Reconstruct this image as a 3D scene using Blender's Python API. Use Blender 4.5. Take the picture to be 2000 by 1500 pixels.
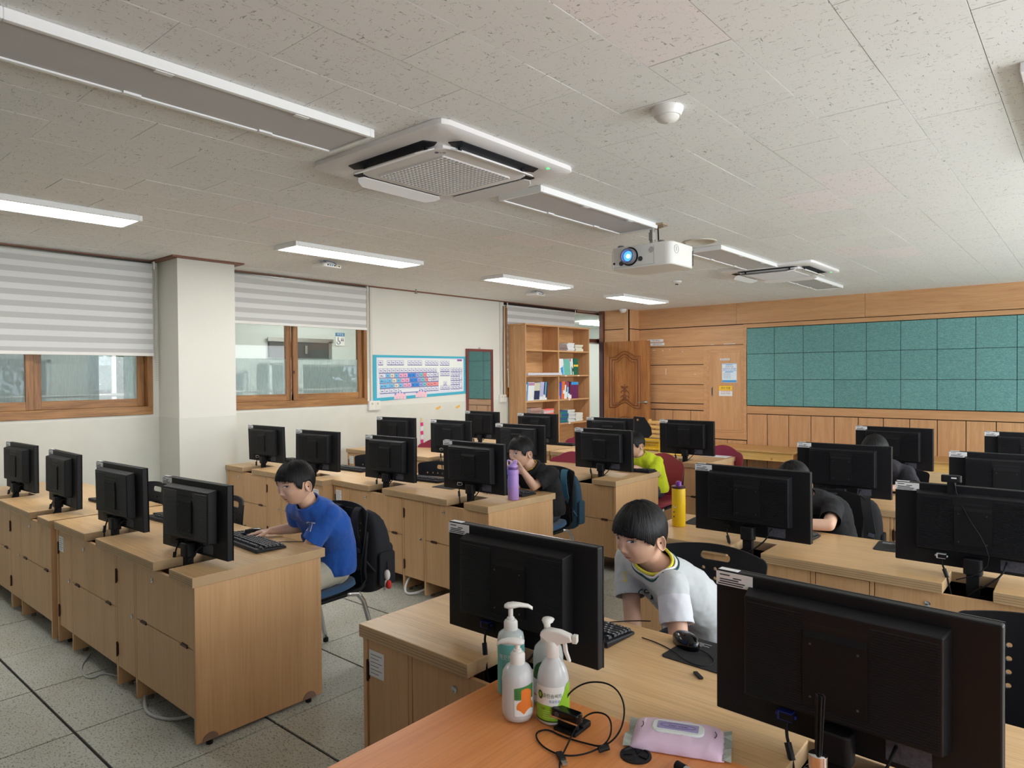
import bpy, bmesh, math, random
from math import sin, cos, pi, radians as RAD
from mathutils import Vector, Matrix, noise, Euler
import numpy as np
random.seed(7)
S = bpy.context.scene
COL = S.collection
for _o in list(bpy.data.objects):
    bpy.data.objects.remove(_o, do_unlink=True)

# ---------------------------------------------------------------- camera, world, light, exposure
EYE = (0.0, 0.0, 1.53)
cam_d = bpy.data.cameras.new('camera'); cam = bpy.data.objects.new('camera', cam_d); COL.objects.link(cam)
Rm = Matrix(((0.7596, -0.0033, 0.6504), (0.6504, 0.0160, -0.7595), (-0.0079, 0.9999, 0.0144)))
cam.matrix_world = Matrix.Translation(EYE) @ Rm.to_4x4()
cam_d.sensor_width = 36.0
cam_d.lens = 1334.2 * 36.0 / 2000.0
cam_d.clip_start = 0.05
S.camera = cam

world = bpy.data.worlds.new('world'); S.world = world; world.use_nodes = True
wn = world.node_tree
sky = wn.nodes.new('ShaderNodeTexSky'); sky.sky_type = 'HOSEK_WILKIE'
sky.turbidity = 6.0; sky.ground_albedo = 0.4; sky.sun_direction = Vector((0.3, 0.2, 0.9)).normalized()
mixw = wn.nodes.new('ShaderNodeMixRGB'); mixw.inputs[0].default_value = 0.7
mixw.inputs[2].default_value = (0.85, 0.92, 1.0, 1)
wn.links.new(sky.outputs[0], mixw.inputs[1])
wn.links.new(mixw.outputs[0], wn.nodes['Background'].inputs[0])
wn.nodes['Background'].inputs[1].default_value = 1.0

def area(name, loc, rot, sx, sy, power, col=(1, 1, 1)):
    l = bpy.data.lights.new(name, 'AREA'); l.shape = 'RECTANGLE'; l.size = sx; l.size_y = sy
    l.energy = power; l.color = col
    o = bpy.data.objects.new(name, l); o.location = loc; o.rotation_euler = rot; COL.objects.link(o); return o
# daylight entering through the right-hand windows (real openings in wall_right)
for yy, pw in ((-0.3, 28), (2.9, 88), (6.1, 88), (8.9, 45)):
    area('window_daylight', (2.52, yy, 1.62), (0, RAD(90), 0), 1.35, 2.2 if yy < 8 else 1.6, pw, (0.93, 0.97, 1.0))
S.view_settings.view_transform = 'Standard'; S.view_settings.look = 'None'
S.view_settings.gamma = 1.0; S.view_settings.use_curve_mapping = False
S.view_settings.exposure = 0.25

# ---------------------------------------------------------------- materials
def sr(r, g, b):
    f = lambda c: (c/255/12.92) if c/255 <= 0.04045 else ((c/255+0.055)/1.055)**2.4
    return (f(r), f(g), f(b), 1.0)
def newmat(name):
    m = bpy.data.materials.new(name); m.use_nodes = True
    return m, m.node_tree, m.node_tree.nodes['Principled BSDF']
def flat(name, col, rough=0.5, metal=0.0, spec=0.5, bump=0.0, bscale=200.0, var=0.0, vscale=6.0, coat=0.0, emit=None, es=1.0, trans=0.0, alpha=1.0, ior=1.45, sheen=0.0):
    m, nt, b = newmat(name)
    b.inputs['Base Color'].default_value = col; b.inputs['Roughness'].default_value = rough
    b.inputs['Metallic'].default_value = metal; b.inputs['Specular IOR Level'].default_value = spec
    b.inputs['Coat Weight'].default_value = coat; b.inputs['IOR'].default_value = ior
    b.inputs['Transmission Weight'].default_value = trans; b.inputs['Alpha'].default_value = alpha
    if sheen: b.inputs['Sheen Weight'].default_value = sheen
    if emit: b.inputs['Emission Color'].default_value = emit; b.inputs['Emission Strength'].default_value = es
    if bump or var:
        tc = nt.nodes.new('ShaderNodeTexCoord')
        if bump:
            n = nt.nodes.new('ShaderNodeTexNoise'); n.inputs['Scale'].default_value = bscale; n.inputs['Detail'].default_value = 3
            nt.links.new(tc.outputs['Object'], n.inputs['Vector'])
            bp = nt.nodes.new('ShaderNodeBump'); bp.inputs['Strength'].default_value = bump; bp.inputs['Distance'].default_value = 0.002
            nt.links.new(n.outputs['Fac'], bp.inputs['Height']); nt.links.new(bp.outputs[0], b.inputs['Normal'])
        if var:
            n2 = nt.nodes.new('ShaderNodeTexNoise'); n2.inputs['Scale'].default_value = vscale; n2.inputs['Detail'].default_value = 4
            nt.links.new(tc.outputs['Object'], n2.inputs['Vector'])
            mx = nt.nodes.new('ShaderNodeMixRGB'); mx.blend_type = 'MULTIPLY'; mx.inputs[0].default_value = 1.0
            mx.inputs[1].default_value = col
            cr = nt.nodes.new('ShaderNodeValToRGB'); cr.color_ramp.elements[0].position = 0.3; cr.color_ramp.elements[1].position = 0.7
            cr.color_ramp.elements[0].color = (1-var, 1-var, 1-var, 1); cr.color_ramp.elements[1].color = (1, 1, 1, 1)
            nt.links.new(n2.outputs['Fac'], cr.inputs[0]); nt.links.new(cr.outputs[0], mx.inputs[2])
            nt.links.new(mx.outputs[0], b.inputs['Base Color'])
    return m
def wood(name, c1, c2, axis='X', scale=1.0, rough=0.4, coarse=1.0, bump=0.05, coat=0.0, grain=0.5, knots=0):
    """laminate / timber: long streaks along one object axis plus fine pores"""
    m, nt, b = newmat(name)
    tc = nt.nodes.new('ShaderNodeTexCoord'); mp = nt.nodes.new('ShaderNodeMapping')
    sc = {'X': (1.2, 16, 16), 'Y': (16, 1.2, 16), 'Z': (16, 16, 1.2)}[axis]
    mp.inputs['Scale'].default_value = tuple(s*scale for s in sc)
    oi = nt.nodes.new('ShaderNodeObjectInfo'); add = nt.nodes.new('ShaderNodeVectorMath'); add.operation = 'ADD'
    ml = nt.nodes.new('ShaderNodeMath'); ml.operation = 'MULTIPLY'; ml.inputs[1].default_value = 37.0
    nt.links.new(oi.outputs['Random'], ml.inputs[0]); nt.links.new(tc.outputs['Object'], add.inputs[0]); nt.links.new(ml.outputs[0], add.inputs[1])
    nt.links.new(add.outputs[0], mp.inputs['Vector'])
    n1 = nt.nodes.new('ShaderNodeTexNoise'); n1.inputs['Scale'].default_value = 1.0*coarse; n1.inputs['Detail'].default_value = 5; n1.inputs['Distortion'].default_value = 0.6
    nt.links.new(mp.outputs[0], n1.inputs['Vector'])
    mp2 = nt.nodes.new('ShaderNodeMapping'); mp2.inputs['Scale'].default_value = tuple(s*scale*(9 if s > 2 else 4) for s in sc)
    nt.links.new(add.outputs[0], mp2.inputs['Vector'])
    n2 = nt.nodes.new('ShaderNodeTexNoise'); n2.inputs['Scale'].default_value = 1.0; n2.inputs['Detail'].default_value = 2
    nt.links.new(mp2.outputs[0], n2.inputs['Vector'])
    cr = nt.nodes.new('ShaderNodeValToRGB'); cr.color_ramp.elements[0].position = 0.32; cr.color_ramp.elements[1].position = 0.68
    cr.color_ramp.elements[0].color = c2; cr.color_ramp.elements[1].color = c1
    nt.links.new(n1.outputs['Fac'], cr.inputs[0])
    cr2 = nt.nodes.new('ShaderNodeValToRGB'); cr2.color_ramp.elements[0].position = 0.3; cr2.color_ramp.elements[1].position = 0.55
    g = 1-0.35*grain; cr2.color_ramp.elements[0].color = (g, g*0.97, g*0.94, 1); cr2.color_ramp.elements[1].color = (1, 1, 1, 1)
    nt.links.new(n2.outputs['Fac'], cr2.inputs[0])
    mx = nt.nodes.new('ShaderNodeMixRGB'); mx.blend_type = 'MULTIPLY'; mx.inputs[0].default_value = 1
    nt.links.new(cr.outputs[0], mx.inputs[1]); nt.links.new(cr2.outputs[0], mx.inputs[2])
    out = mx.outputs[0]
    if knots:
        v = nt.nodes.new('ShaderNodeTexVoronoi'); v.inputs['Scale'].default_value = knots
        nt.links.new(tc.outputs['Object'], v.inputs['Vector'])
        c3 = nt.nodes.new('ShaderNodeValToRGB'); c3.color_ramp.elements[0].position = 0.05; c3.color_ramp.elements[1].position = 0.13
        c3.color_ramp.elements[0].color = (0.25, 0.14, 0.08, 1); c3.color_ramp.elements[1].color = (1, 1, 1, 1)
        nt.links.new(v.outputs['Distance'], c3.inputs[0])
        m2 = nt.nodes.new('ShaderNodeMixRGB'); m2.blend_type = 'MULTIPLY'; m2.inputs[0].default_value = 1
        nt.links.new(out, m2.inputs[1]); nt.links.new(c3.outputs[0], m2.inputs[2]); out = m2.outputs[0]
    nt.links.new(out, b.inputs['Base Color'])
    b.inputs['Roughness'].default_value = rough; b.inputs['Coat Weight'].default_value = coat; b.inputs['Coat Roughness'].default_value = 0.25
    bp = nt.nodes.new('ShaderNodeBump'); bp.inputs['Strength'].default_value = bump; bp.inputs['Distance'].default_value = 0.001
    nt.links.new(n2.outputs['Fac'], bp.inputs['Height']); nt.links.new(bp.outputs[0], b.inputs['Normal'])
    return m

BEECH1, BEECH2 = sr(222, 184, 134), sr(211, 171, 120)
M = {}
M['beech_x'] = wood('beech laminate top', BEECH1, BEECH2, 'X', 0.9, 0.33, bump=0.03)
M['beech_z'] = wood('beech laminate panel', sr(214, 172, 126), sr(203, 160, 114), 'Z', 0.7, 0.42, bump=0.02, grain=.25)
M['edge'] = flat('beech edge banding', sr(196, 164, 124), 0.5, var=0.1, vscale=8)
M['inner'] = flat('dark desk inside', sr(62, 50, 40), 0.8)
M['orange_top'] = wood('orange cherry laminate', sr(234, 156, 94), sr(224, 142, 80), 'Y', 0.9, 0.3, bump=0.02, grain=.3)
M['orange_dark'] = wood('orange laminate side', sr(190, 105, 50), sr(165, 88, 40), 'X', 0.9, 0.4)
M['panel_h'] = wood('wall panelling horizontal grain', sr(212, 164, 118), sr(198, 149, 104), 'X', 1.2, 0.45, grain=.35)
M['panel_v'] = wood('wall panelling vertical grain', sr(214, 166, 120), sr(199, 150, 106), 'Z', 1.2, 0.45, grain=.35)
M['groove'] = flat('dark groove', sr(38, 30, 28), 0.8)
M['window_wood'] = wood('window oak', sr(182, 130, 74), sr(140, 94, 48), 'Y', 1.5, 0.42, grain=1.0)
M['window_wood_v'] = wood('window oak upright', sr(174, 122, 70), sr(132, 88, 46), 'Z', 1.5, 0.42, grain=1.0)
M['cornice'] = wood('brown cornice', sr(140, 88, 62), sr(118, 72, 50), 'Y', 1.0, 0.5)
M['door_wood'] = wood('carved door oak', sr(178, 120, 68), sr(140, 86, 44), 'Z', 1.0, 0.4, coarse=1.5, grain=1.0)
M['door_carve'] = flat('dark carved line', sr(112, 66, 40), 0.5)
M['door_frame'] = flat('dark maroon frame', sr(72, 48, 54), 0.45)
M['shelf'] = wood('bookcase laminate', sr(212, 165, 118), sr(194, 144, 98), 'Z', 0.9, 0.45)
M['shelf_y'] = wood('bookcase shelf laminate', sr(216, 170, 122), sr(198, 150, 102), 'Y', 0.9, 0.45)
M['pine'] = wood('knotty pine', sr(232, 192, 118), sr(214, 166, 92), 'X', 1.0, 0.5, knots=5.0)
M['benchtop'] = wood('bench top', sr(206, 160, 100), sr(186, 136, 80), 'X', 1.0, 0.4)
M['wall'] = flat('cream wall paint', sr(226, 225, 216), 0.75, bump=0.12, bscale=60, var=0.05, vscale=1.2)
M['corr_wall'] = flat('corridor wall paint', sr(206, 210, 204), 0.8)
M['white_plastic'] = flat('white plastic', sr(236, 234, 230), 0.35)
M['white_metal'] = flat('white painted metal', sr(240, 240, 240), 0.3)
M['grey_diff'] = flat('unlit diffuser', sr(196, 194, 196), 0.5)
M['led'] = flat('lit diffuser', (1, 1, 1, 1), 0.5, emit=(1.0, 0.99, 0.96, 1), es=20.0)
M['black'] = flat('black plastic', sr(22, 22, 26), 0.5, spec=0.35, bump=0.15, bscale=900)
M['black_soft'] = flat('matte black plastic', sr(19, 19, 22), 0.6, spec=0.3)
M['black_gloss'] = flat('glossy black plastic', sr(14, 14, 16), 0.15)
M['screen'] = flat('screen', sr(60, 90, 140), 0.3, emit=sr(120, 150, 200), es=0.4)
M['plate_grey'] = flat('grey rating plate', sr(84, 86, 100), 0.5, var=0.5, vscale=120)
M['paper'] = flat('white paper', sr(238, 238, 240), 0.7)
M['ink'] = flat('black ink', sr(60, 60, 66), 0.8)
M['chrome'] = flat('chrome', sr(210, 210, 214), 0.16, metal=1.0)
M['steel'] = flat('brushed steel', sr(170, 168, 162), 0.35, metal=1.0)
M['bronze'] = flat('dark bronze hinge', sr(74, 50, 42), 0.4, metal=0.6)
M['blue_seat'] = flat('blue seat cloth', sr(52, 86, 124), 0.9, bump=0.3, bscale=500, sheen=0.2)
M['maroon'] = flat('maroon plastic', sr(150, 52, 72), 0.4, bump=0.1, bscale=300)
M['key'] = flat('black keys', sr(36, 36, 40), 0.5)
M['keyprint'] = flat('key print', sr(205, 205, 208), 0.6)
M['blind_l'] = flat('blind light stripe', sr(224, 225, 224), 0.85)
M['blind_d'] = flat('blind grey stripe', sr(196, 196, 195), 0.85)
M['ac'] = flat('air conditioner white', sr(235, 232, 232), 0.4)
M['ac_dark'] = flat('air outlet dark', sr(20, 22, 30), 0.6)
M['conduit'] = flat('wiring duct', sr(214, 212, 202), 0.5)
M['green_led'] = flat('green indicator', sr(60, 220, 110), 0.4, emit=sr(60, 240, 120), es=1.5)
M['yellow'] = flat('yellow plastic', sr(244, 200, 30), 0.4)
M['rubber'] = flat('black rubber', sr(18, 18, 20), 0.7)
M['cable_grey'] = flat('grey cable', sr(190, 190, 188), 0.5)

# glass and frosted film
def glass_mat():
    m, nt, b = newmat('window glass'); nt.nodes.remove(b)
    out = nt.nodes['Material Output']; tr = nt.nodes.new('ShaderNodeBsdfTransparent'); gl = nt.nodes.new('ShaderNodeBsdfGlossy')
    tr.inputs[0].default_value = (0.90, 0.93, 0.93, 1); gl.inputs['Roughness'].default_value = 0.02
    lw_ = nt.nodes.new('ShaderNodeLayerWeight'); fr = nt.nodes.new('ShaderNodeMath'); fr.operation = 'POWER'; fr.inputs[1].default_value = 4.0; nt.links.new(lw_.outputs['Facing'], fr.inputs[0]); fa = nt.nodes.new('ShaderNodeMath'); fa.operation = 'MULTIPLY_ADD'; fa.inputs[1].default_value = 0.5; fa.inputs[2].default_value = 0.03; nt.links.new(fr.outputs[0], fa.inputs[0]); fr = fa; mx = nt.nodes.new('ShaderNodeMixShader')
    nt.links.new(fr.outputs[0], mx.inputs[0]); nt.links.new(tr.outputs[0], mx.inputs[1]); nt.links.new(gl.outputs[0], mx.inputs[2]); nt.links.new(mx.outputs[0], out.inputs[0])
    return m
def film_mat(name, see, col):
    m, nt, b = newmat(name); nt.nodes.remove(b)
    out = nt.nodes['Material Output']; tr = nt.nodes.new('ShaderNodeBsdfTransparent'); df = nt.nodes.new('ShaderNodeBsdfDiffuse'); tl = nt.nodes.new('ShaderNodeBsdfTranslucent')
    df.inputs[0].default_value = col; tl.inputs[0].default_value = col; tr.inputs[0].default_value = (0.9, 0.95, 0.96, 1)
    a = nt.nodes.new('ShaderNodeMixShader'); a.inputs[0].default_value = 0.5
    nt.links.new(df.outputs[0], a.inputs[1]); nt.links.new(tl.outputs[0], a.inputs[2])
    mx = nt.nodes.new('ShaderNodeMixShader'); mx.inputs[0].default_value = see
    tc = nt.nodes.new('ShaderNodeTexCoord'); mp = nt.nodes.new('ShaderNodeMapping'); mp.inputs['Scale'].default_value = (150, 150, 12)
    n = nt.nodes.new('ShaderNodeTexNoise'); n.inputs['Scale'].default_value = 1.0
    nt.links.new(tc.outputs['Object'], mp.inputs[0]); nt.links.new(mp.outputs[0], n.inputs['Vector'])
    mr = nt.nodes.new('ShaderNodeMapRange'); mr.inputs['From Min'].default_value = 0.3; mr.inputs['From Max'].default_value = 0.7
    mr.inputs['To Min'].default_value = see-0.08; mr.inputs['To Max'].default_value = see+0.08
    nt.links.new(n.outputs['Fac'], mr.inputs[0]); nt.links.new(mr.outputs[0], mx.inputs[0])
    nt.links.new(a.outputs[0], mx.inputs[1]); nt.links.new(tr.outputs[0], mx.inputs[2]); nt.links.new(mx.outputs[0], out.inputs[0])
    return m
M['glass'] = glass_mat()
M['film'] = film_mat('frosted film', 0.5, sr(190, 205, 205))
M['film_grey'] = film_mat('grey privacy film', 0.25, sr(150, 160, 162))

# ceiling board: pale with short dark fissures
def ceiling_mat(name, base):
    m, nt, b = newmat(name)
    tc = nt.nodes.new('ShaderNodeTexCoord'); oi = nt.nodes.new('ShaderNodeObjectInfo')
    geo = nt.nodes.new('ShaderNodeNewGeometry')
    rots = []
    for i, (sx, sy, seed, rot) in enumerate(((34, 120, 0, 0.5), (110, 38, 13, 0.2))):
        mp = nt.nodes.new('ShaderNodeMapping'); mp.inputs['Scale'].default_value = (sx, sy, 1); mp.inputs['Rotation'].default_value = (0, 0, rot); mp.inputs['Location'].default_value = (seed, seed*2, 0)
        nt.links.new(geo.outputs['Position'], mp.inputs[0])
        n = nt.nodes.new('ShaderNodeTexNoise'); n.noise_dimensions = '2D'; n.inputs['Scale'].default_value = 1.0; n.inputs['Detail'].default_value = 1.0; n.inputs['Distortion'].default_value = 1.2
        nt.links.new(mp.outputs[0], n.inputs['Vector'])
        cr = nt.nodes.new('ShaderNodeValToRGB'); cr.color_ramp.elements[0].position = 0.225; cr.color_ramp.elements[1].position = 0.275
        cr.color_ramp.elements[0].color = (0.38, 0.37, 0.34, 1); cr.color_ramp.elements[1].color = (1, 1, 1, 1)
        nt.links.new(n.outputs['Fac'], cr.inputs[0]); rots.append(cr)
    mx = nt.nodes.new('ShaderNodeMixRGB'); mx.blend_type = 'MULTIPLY'; mx.inputs[0].default_value = 1
    nt.links.new(rots[0].outputs[0], mx.inputs[1]); nt.links.new(rots[1].outputs[0], mx.inputs[2])
    vr = nt.nodes.new('ShaderNodeMapRange'); vr.inputs['To Min'].default_value = 0.975; vr.inputs['To Max'].default_value = 1.0
    nt.links.new(oi.outputs['Random'], vr.inputs[0])
    m1 = nt.nodes.new('ShaderNodeMixRGB'); m1.blend_type = 'MULTIPLY'; m1.inputs[0].default_value = 1; m1.inputs[1].default_value = base
    nt.links.new(vr.outputs[0], m1.inputs[2])
    m2 = nt.nodes.new('ShaderNodeMixRGB'); m2.blend_type = 'MULTIPLY'; m2.inputs[0].default_value = 0.85
    nt.links.new(m1.outputs[0], m2.inputs[1]); nt.links.new(mx.outputs[0], m2.inputs[2])
    nt.links.new(m2.outputs[0], b.inputs['Base Color']); b.inputs['Roughness'].default_value = 0.9
    bp = nt.nodes.new('ShaderNodeBump'); bp.inputs['Strength'].default_value = 0.3; bp.inputs['Distance'].default_value = 0.002
    nt.links.new(mx.outputs[0], bp.inputs['Height']); nt.links.new(bp.outputs[0], b.inputs['Normal'])
    return m
M['ceil'] = ceiling_mat('mineral fibre board', sr(240, 240, 238))
M['ceil_pink'] = ceiling_mat('newer pinkish mineral fibre board', sr(246, 240, 240))

def floor_mat():
    m, nt, b = newmat('speckled grey floor tile')
    geo = nt.nodes.new('ShaderNodeNewGeometry')
    mp = nt.nodes.new('ShaderNodeMapping'); mp.inputs['Scale'].default_value = (75, 165, 1); mp.inputs['Rotation'].default_value = (0, 0, 0.6)
    nt.links.new(geo.outputs['Position'], mp.inputs[0])
    n = nt.nodes.new('ShaderNodeTexNoise'); n.inputs['Scale'].default_value = 1.0; n.inputs['Detail'].default_value = 3; n.inputs['Distortion'].default_value = 0.8
    nt.links.new(mp.outputs[0], n.inputs['Vector'])
    cr = nt.nodes.new('ShaderNodeValToRGB'); cr.color_ramp.elements[0].position = 0.36; cr.color_ramp.elements[1].position = 0.47
    cr.color_ramp.elements[0].color = sr(138, 139, 129); cr.color_ramp.elements[1].color = sr(200, 202, 194)
    nt.links.new(n.outputs['Fac'], cr.inputs[0])
    n2 = nt.nodes.new('ShaderNodeTexNoise'); n2.inputs['Scale'].default_value = 3.0; n2.inputs['Detail'].default_value = 3
    nt.links.new(geo.outputs['Position'], n2.inputs['Vector'])
    c2 = nt.nodes.new('ShaderNodeValToRGB'); c2.color_ramp.elements[0].position = 0.35; c2.color_ramp.elements[1].position = 0.65
    c2.color_ramp.elements[0].color = (0.86, 0.85, 0.80, 1); c2.color_ramp.elements[1].color = (1, 1, 1, 1)
    nt.links.new(n2.outputs['Fac'], c2.inputs[0])
    mx = nt.nodes.new('ShaderNodeMixRGB'); mx.blend_type = 'MULTIPLY'; mx.inputs[0].default_value = 1
    nt.links.new(cr.outputs[0], mx.inputs[1]); nt.links.new(c2.outputs[0], mx.inputs[2]); nt.links.new(mx.outputs[0], b.inputs['Base Color'])
    b.inputs['Roughness'].default_value = 0.45
    return m
M['floor'] = floor_mat()
M['felt'] = None
def felt_mat():
    m, nt, b = newmat('teal felt')
    tc = nt.nodes.new('ShaderNodeTexCoord'); oi = nt.nodes.new('ShaderNodeObjectInfo')
    add = nt.nodes.new('ShaderNodeVectorMath'); add.operation = 'ADD'; nt.links.new(tc.outputs['Object'], add.inputs[0]); nt.links.new(oi.outputs['Location'], add.inputs[1])
    mp = nt.nodes.new('ShaderNodeMapping'); mp.inputs['Scale'].default_value = (40, 40, 90); mp.inputs['Rotation'].default_value = (0, 0.5, 0)
    nt.links.new(add.outputs[0], mp.inputs[0])
    n = nt.nodes.new('ShaderNodeTexNoise'); n.inputs['Scale'].default_value = 1.0; n.inputs['Detail'].default_value = 5; n.inputs['Distortion'].default_value = 1.5
    nt.links.new(mp.outputs[0], n.inputs['Vector'])
    cr = nt.nodes.new('ShaderNodeValToRGB'); cr.color_ramp.elements[0].position = 0.35; cr.color_ramp.elements[1].position = 0.7
    cr.color_ramp.elements[0].color = sr(92, 142, 142); cr.color_ramp.elements[1].color = sr(128, 178, 174)
    nt.links.new(n.outputs['Fac'], cr.inputs[0])
    mr = nt.nodes.new('ShaderNodeMapRange'); mr.inputs['To Min'].default_value = 0.9; mr.inputs['To Max'].default_value = 1.0; nt.links.new(oi.outputs['Random'], mr.inputs[0])
    mx = nt.nodes.new('ShaderNodeMixRGB'); mx.blend_type = 'MULTIPLY'; mx.inputs[0].default_value = 1
    nt.links.new(cr.outputs[0], mx.inputs[1]); nt.links.new(mr.outputs[0], mx.inputs[2]); nt.links.new(mx.outputs[0], b.inputs['Base Color'])
    b.inputs['Roughness'].default_value = 0.95
    return m
M['felt'] = felt_mat()

_cm = {}
def cm(r, g, b, rough=0.6, **k):
    key = (r, g, b, rough, tuple(sorted(k.items())))
    if key not in _cm: _cm[key] = flat('colour %d %d %d' % (r, g, b), sr(r, g, b), rough, **k)
    return _cm[key]

# ---------------------------------------------------------------- mesh helpers
class MB:
    def __init__(s): s.v = []; s.f = []; s.mi = []; s.cur = 0
    def mat(s, i): s.cur = i; return s
    def add(s, vs, fs):
        o = len(s.v); s.v += [tuple(p) for p in vs]
        for f in fs: s.f.append(tuple(o+i for i in f)); s.mi.append(s.cur)
        return s
    def box(s, x0, y0, z0, x1, y1, z1):
        if x0 > x1: x0, x1 = x1, x0
        if y0 > y1: y0, y1 = y1, y0
        if z0 > z1: z0, z1 = z1, z0
        return s.add([(x0,y0,z0),(x1,y0,z0),(x1,y1,z0),(x0,y1,z0),(x0,y0,z1),(x1,y0,z1),(x1,y1,z1),(x0,y1,z1)],
                     [(3,2,1,0),(4,5,6,7),(0,1,5,4),(1,2,6,5),(2,3,7,6),(3,0,4,7)])
    def cbox(s, c, d, m=None):
        vs = [(sx*d[0]/2, sy*d[1]/2, sz*d[2]/2) for sx, sy, sz in ((-1,-1,-1),(1,-1,-1),(1,1,-1),(-1,1,-1),(-1,-1,1),(1,-1,1),(1,1,1),(-1,1,1))]
        if m is not None: vs = [tuple(m @ Vector(p)) for p in vs]
        vs = [(p[0]+c[0], p[1]+c[1], p[2]+c[2]) for p in vs]
        return s.add(vs, [(3,2,1,0),(4,5,6,7),(0,1,5,4),(1,2,6,5),(2,3,7,6),(3,0,4,7)])
    def prism(s, pts, a0, a1, axis='z'):
        n = len(pts)
        def P(p, a): return {'z': (p[0], p[1], a), 'y': (p[0], a, p[1]), 'x': (a, p[0], p[1])}[axis]
        vs = [P(p, a0) for p in pts] + [P(p, a1) for p in pts]
        fs = [tuple(range(n-1, -1, -1)), tuple(range(n, 2*n))] + [(i, (i+1) % n, n+(i+1) % n, n+i) for i in range(n)]
        return s.add(vs, fs)
    def lathe(s, prof, c=(0,0,0), n=24, m=None, cap=True):
        vs = []; fs = []
        for r, z in prof:
            for k in range(n):
                a = 2*pi*k/n; vs.append(Vector((r*cos(a), r*sin(a), z)))
        for i in range(len(prof)-1):
            for k in range(n):
                k2 = (k+1) % n; fs.append((i*n+k, i*n+k2, (i+1)*n+k2, (i+1)*n+k))
        if cap:
            fs.append(tuple(range(n-1, -1, -1))); q = (len(prof)-1)*n; fs.append(tuple(q+k for k in range(n)))
        if m is not None: vs = [m @ p for p in vs]
        return s.add([(p[0]+c[0], p[1]+c[1], p[2]+c[2]) for p in vs], fs)
    def cyl(s, p0, p1, r0, r1=None, n=16):
        p0 = Vector(p0); p1 = Vector(p1); d = p1-p0; L = d.length; r1 = r0 if r1 is None else r1
        m = d.to_track_quat('Z', 'Y').to_matrix()
        return s.lathe([(r0, 0), (r1, L)], p0, n, m)
    def tube(s, pts, r, n=8, smooth=1):
        pts = [Vector(p) for p in pts]
        for _ in range(smooth):
            q = [pts[0]]
            for i in range(len(pts)-1):
                q += [pts[i]*0.75+pts[i+1]*0.25, pts[i]*0.25+pts[i+1]*0.75]
            q.append(pts[-1]); pts = q
        rs = r if isinstance(r, (list, tuple)) else None
        N = len(pts); vs = []; fs = []; up = Vector((0.13, 0.37, 0.92)).normalized()
        for i, p in enumerate(pts):
            t = (pts[min(i+1, N-1)]-pts[max(i-1, 0)]).normalized()
            a = t.cross(up)
            if a.length < 1e-3: a = t.cross(Vector((1, 0, 0)))
            a.normalize(); b = t.cross(a)
            rr = rs[0]+(rs[1]-rs[0])*i/(N-1) if rs else r
            for k in range(n):
                w = 2*pi*k/n; vs.append(p+a*rr*cos(w)+b*rr*sin(w))
        for i in range(N-1):
            for k in range(n):
                k2 = (k+1) % n; fs.append((i*n+k, i*n+k2, (i+1)*n+k2, (i+1)*n+k))
        fs.append(tuple(range(n-1, -1, -1))); fs.append(tuple((N-1)*n+k for k in range(n)))
        return s.add(vs, fs)
    def quad(s, a, b, c, d): return s.add([a, b, c, d], [(0, 1, 2, 3)])
    def sphere(s, c, r, n=16, m=None, rz=None):
        r3 = (r, r, r) if not isinstance(r, (tuple, list)) else r
        vs = []; fs = []
        for i in range(n//2+1):
            t = pi*i/(n//2)
            for k in range(n):
                a = 2*pi*k/n; p = Vector((r3[0]*sin(t)*cos(a), r3[1]*sin(t)*sin(a), r3[2]*cos(t)))
                if m is not None: p = m @ p
                vs.append(p+Vector(c))
        for i in range(n//2):
            for k in range(n):
                k2 = (k+1) % n; fs.append((i*n+k, (i+1)*n+k, (i+1)*n+k2, i*n+k2))
        return s.add(vs, fs)
    def tf(s, m):
        s.v = [tuple(m @ Vector(p)) for p in s.v]; return s
    def mesh(s, name):
        me = bpy.data.meshes.new(name); me.from_pydata(s.v, [], s.f); me.update(); return me
def clean(me, weld=True):
    bm = bmesh.new(); bm.from_mesh(me)
    if weld: bmesh.ops.remove_doubles(bm, verts=bm.verts, dist=1e-5)
    bmesh.ops.recalc_face_normals(bm, faces=bm.faces); bm.to_mesh(me); bm.free()
def build(name, mb, mats, parent=None, loc=None, bevel=0.0, smooth=False, seg=2, weld=False, recalc=True, subsurf=0, auto=None):
    me = mb.mesh(name) if isinstance(mb, MB) else mb
    if not isinstance(mats, (list, tuple)): mats = [mats]
    for m in mats: me.materials.append(m)
    if isinstance(mb, MB) and len(mats) > 1: me.polygons.foreach_set('material_index', mb.mi)
    if recalc and isinstance(mb, MB): clean(me, weld)
    if smooth: me.polygons.foreach_set('use_smooth', [True]*len(me.polygons))
    o = bpy.data.objects.new(name, me); COL.objects.link(o)
    if parent is not None: o.parent = parent
    if loc is not None: o.location = loc
    if bevel:
        md = o.modifiers.new('bevel', 'BEVEL'); md.width = bevel; md.segments = seg; md.limit_method = 'ANGLE'; md.angle_limit = RAD(40)
    if subsurf:
        md = o.modifiers.new('sub', 'SUBSURF'); md.levels = subsurf; md.render_levels = subsurf
    if auto:
        bm = bmesh.new(); bm.from_mesh(me)
        for e in bm.edges:
            e.smooth = not (len(e.link_faces) == 2 and e.calc_face_angle(0) > RAD(auto))
        for f in bm.faces: f.smooth = True
        bm.to_mesh(me); bm.free()
    return o
def empty(name, loc, rz=0, label=None, cat=None, group=None):
    o = bpy.data.objects.new(name, None); o.empty_display_size = 0.05; COL.objects.link(o); o.location = loc; o.rotation_euler = (0, 0, rz)
    return tag(o, label, cat, group)
def tag(o, label=None, cat=None, group=None, kind=None):
    if label: o['label'] = label
    if cat: o['category'] = cat
    if group: o['group'] = group
    if kind: o['kind'] = kind
    return o
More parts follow.
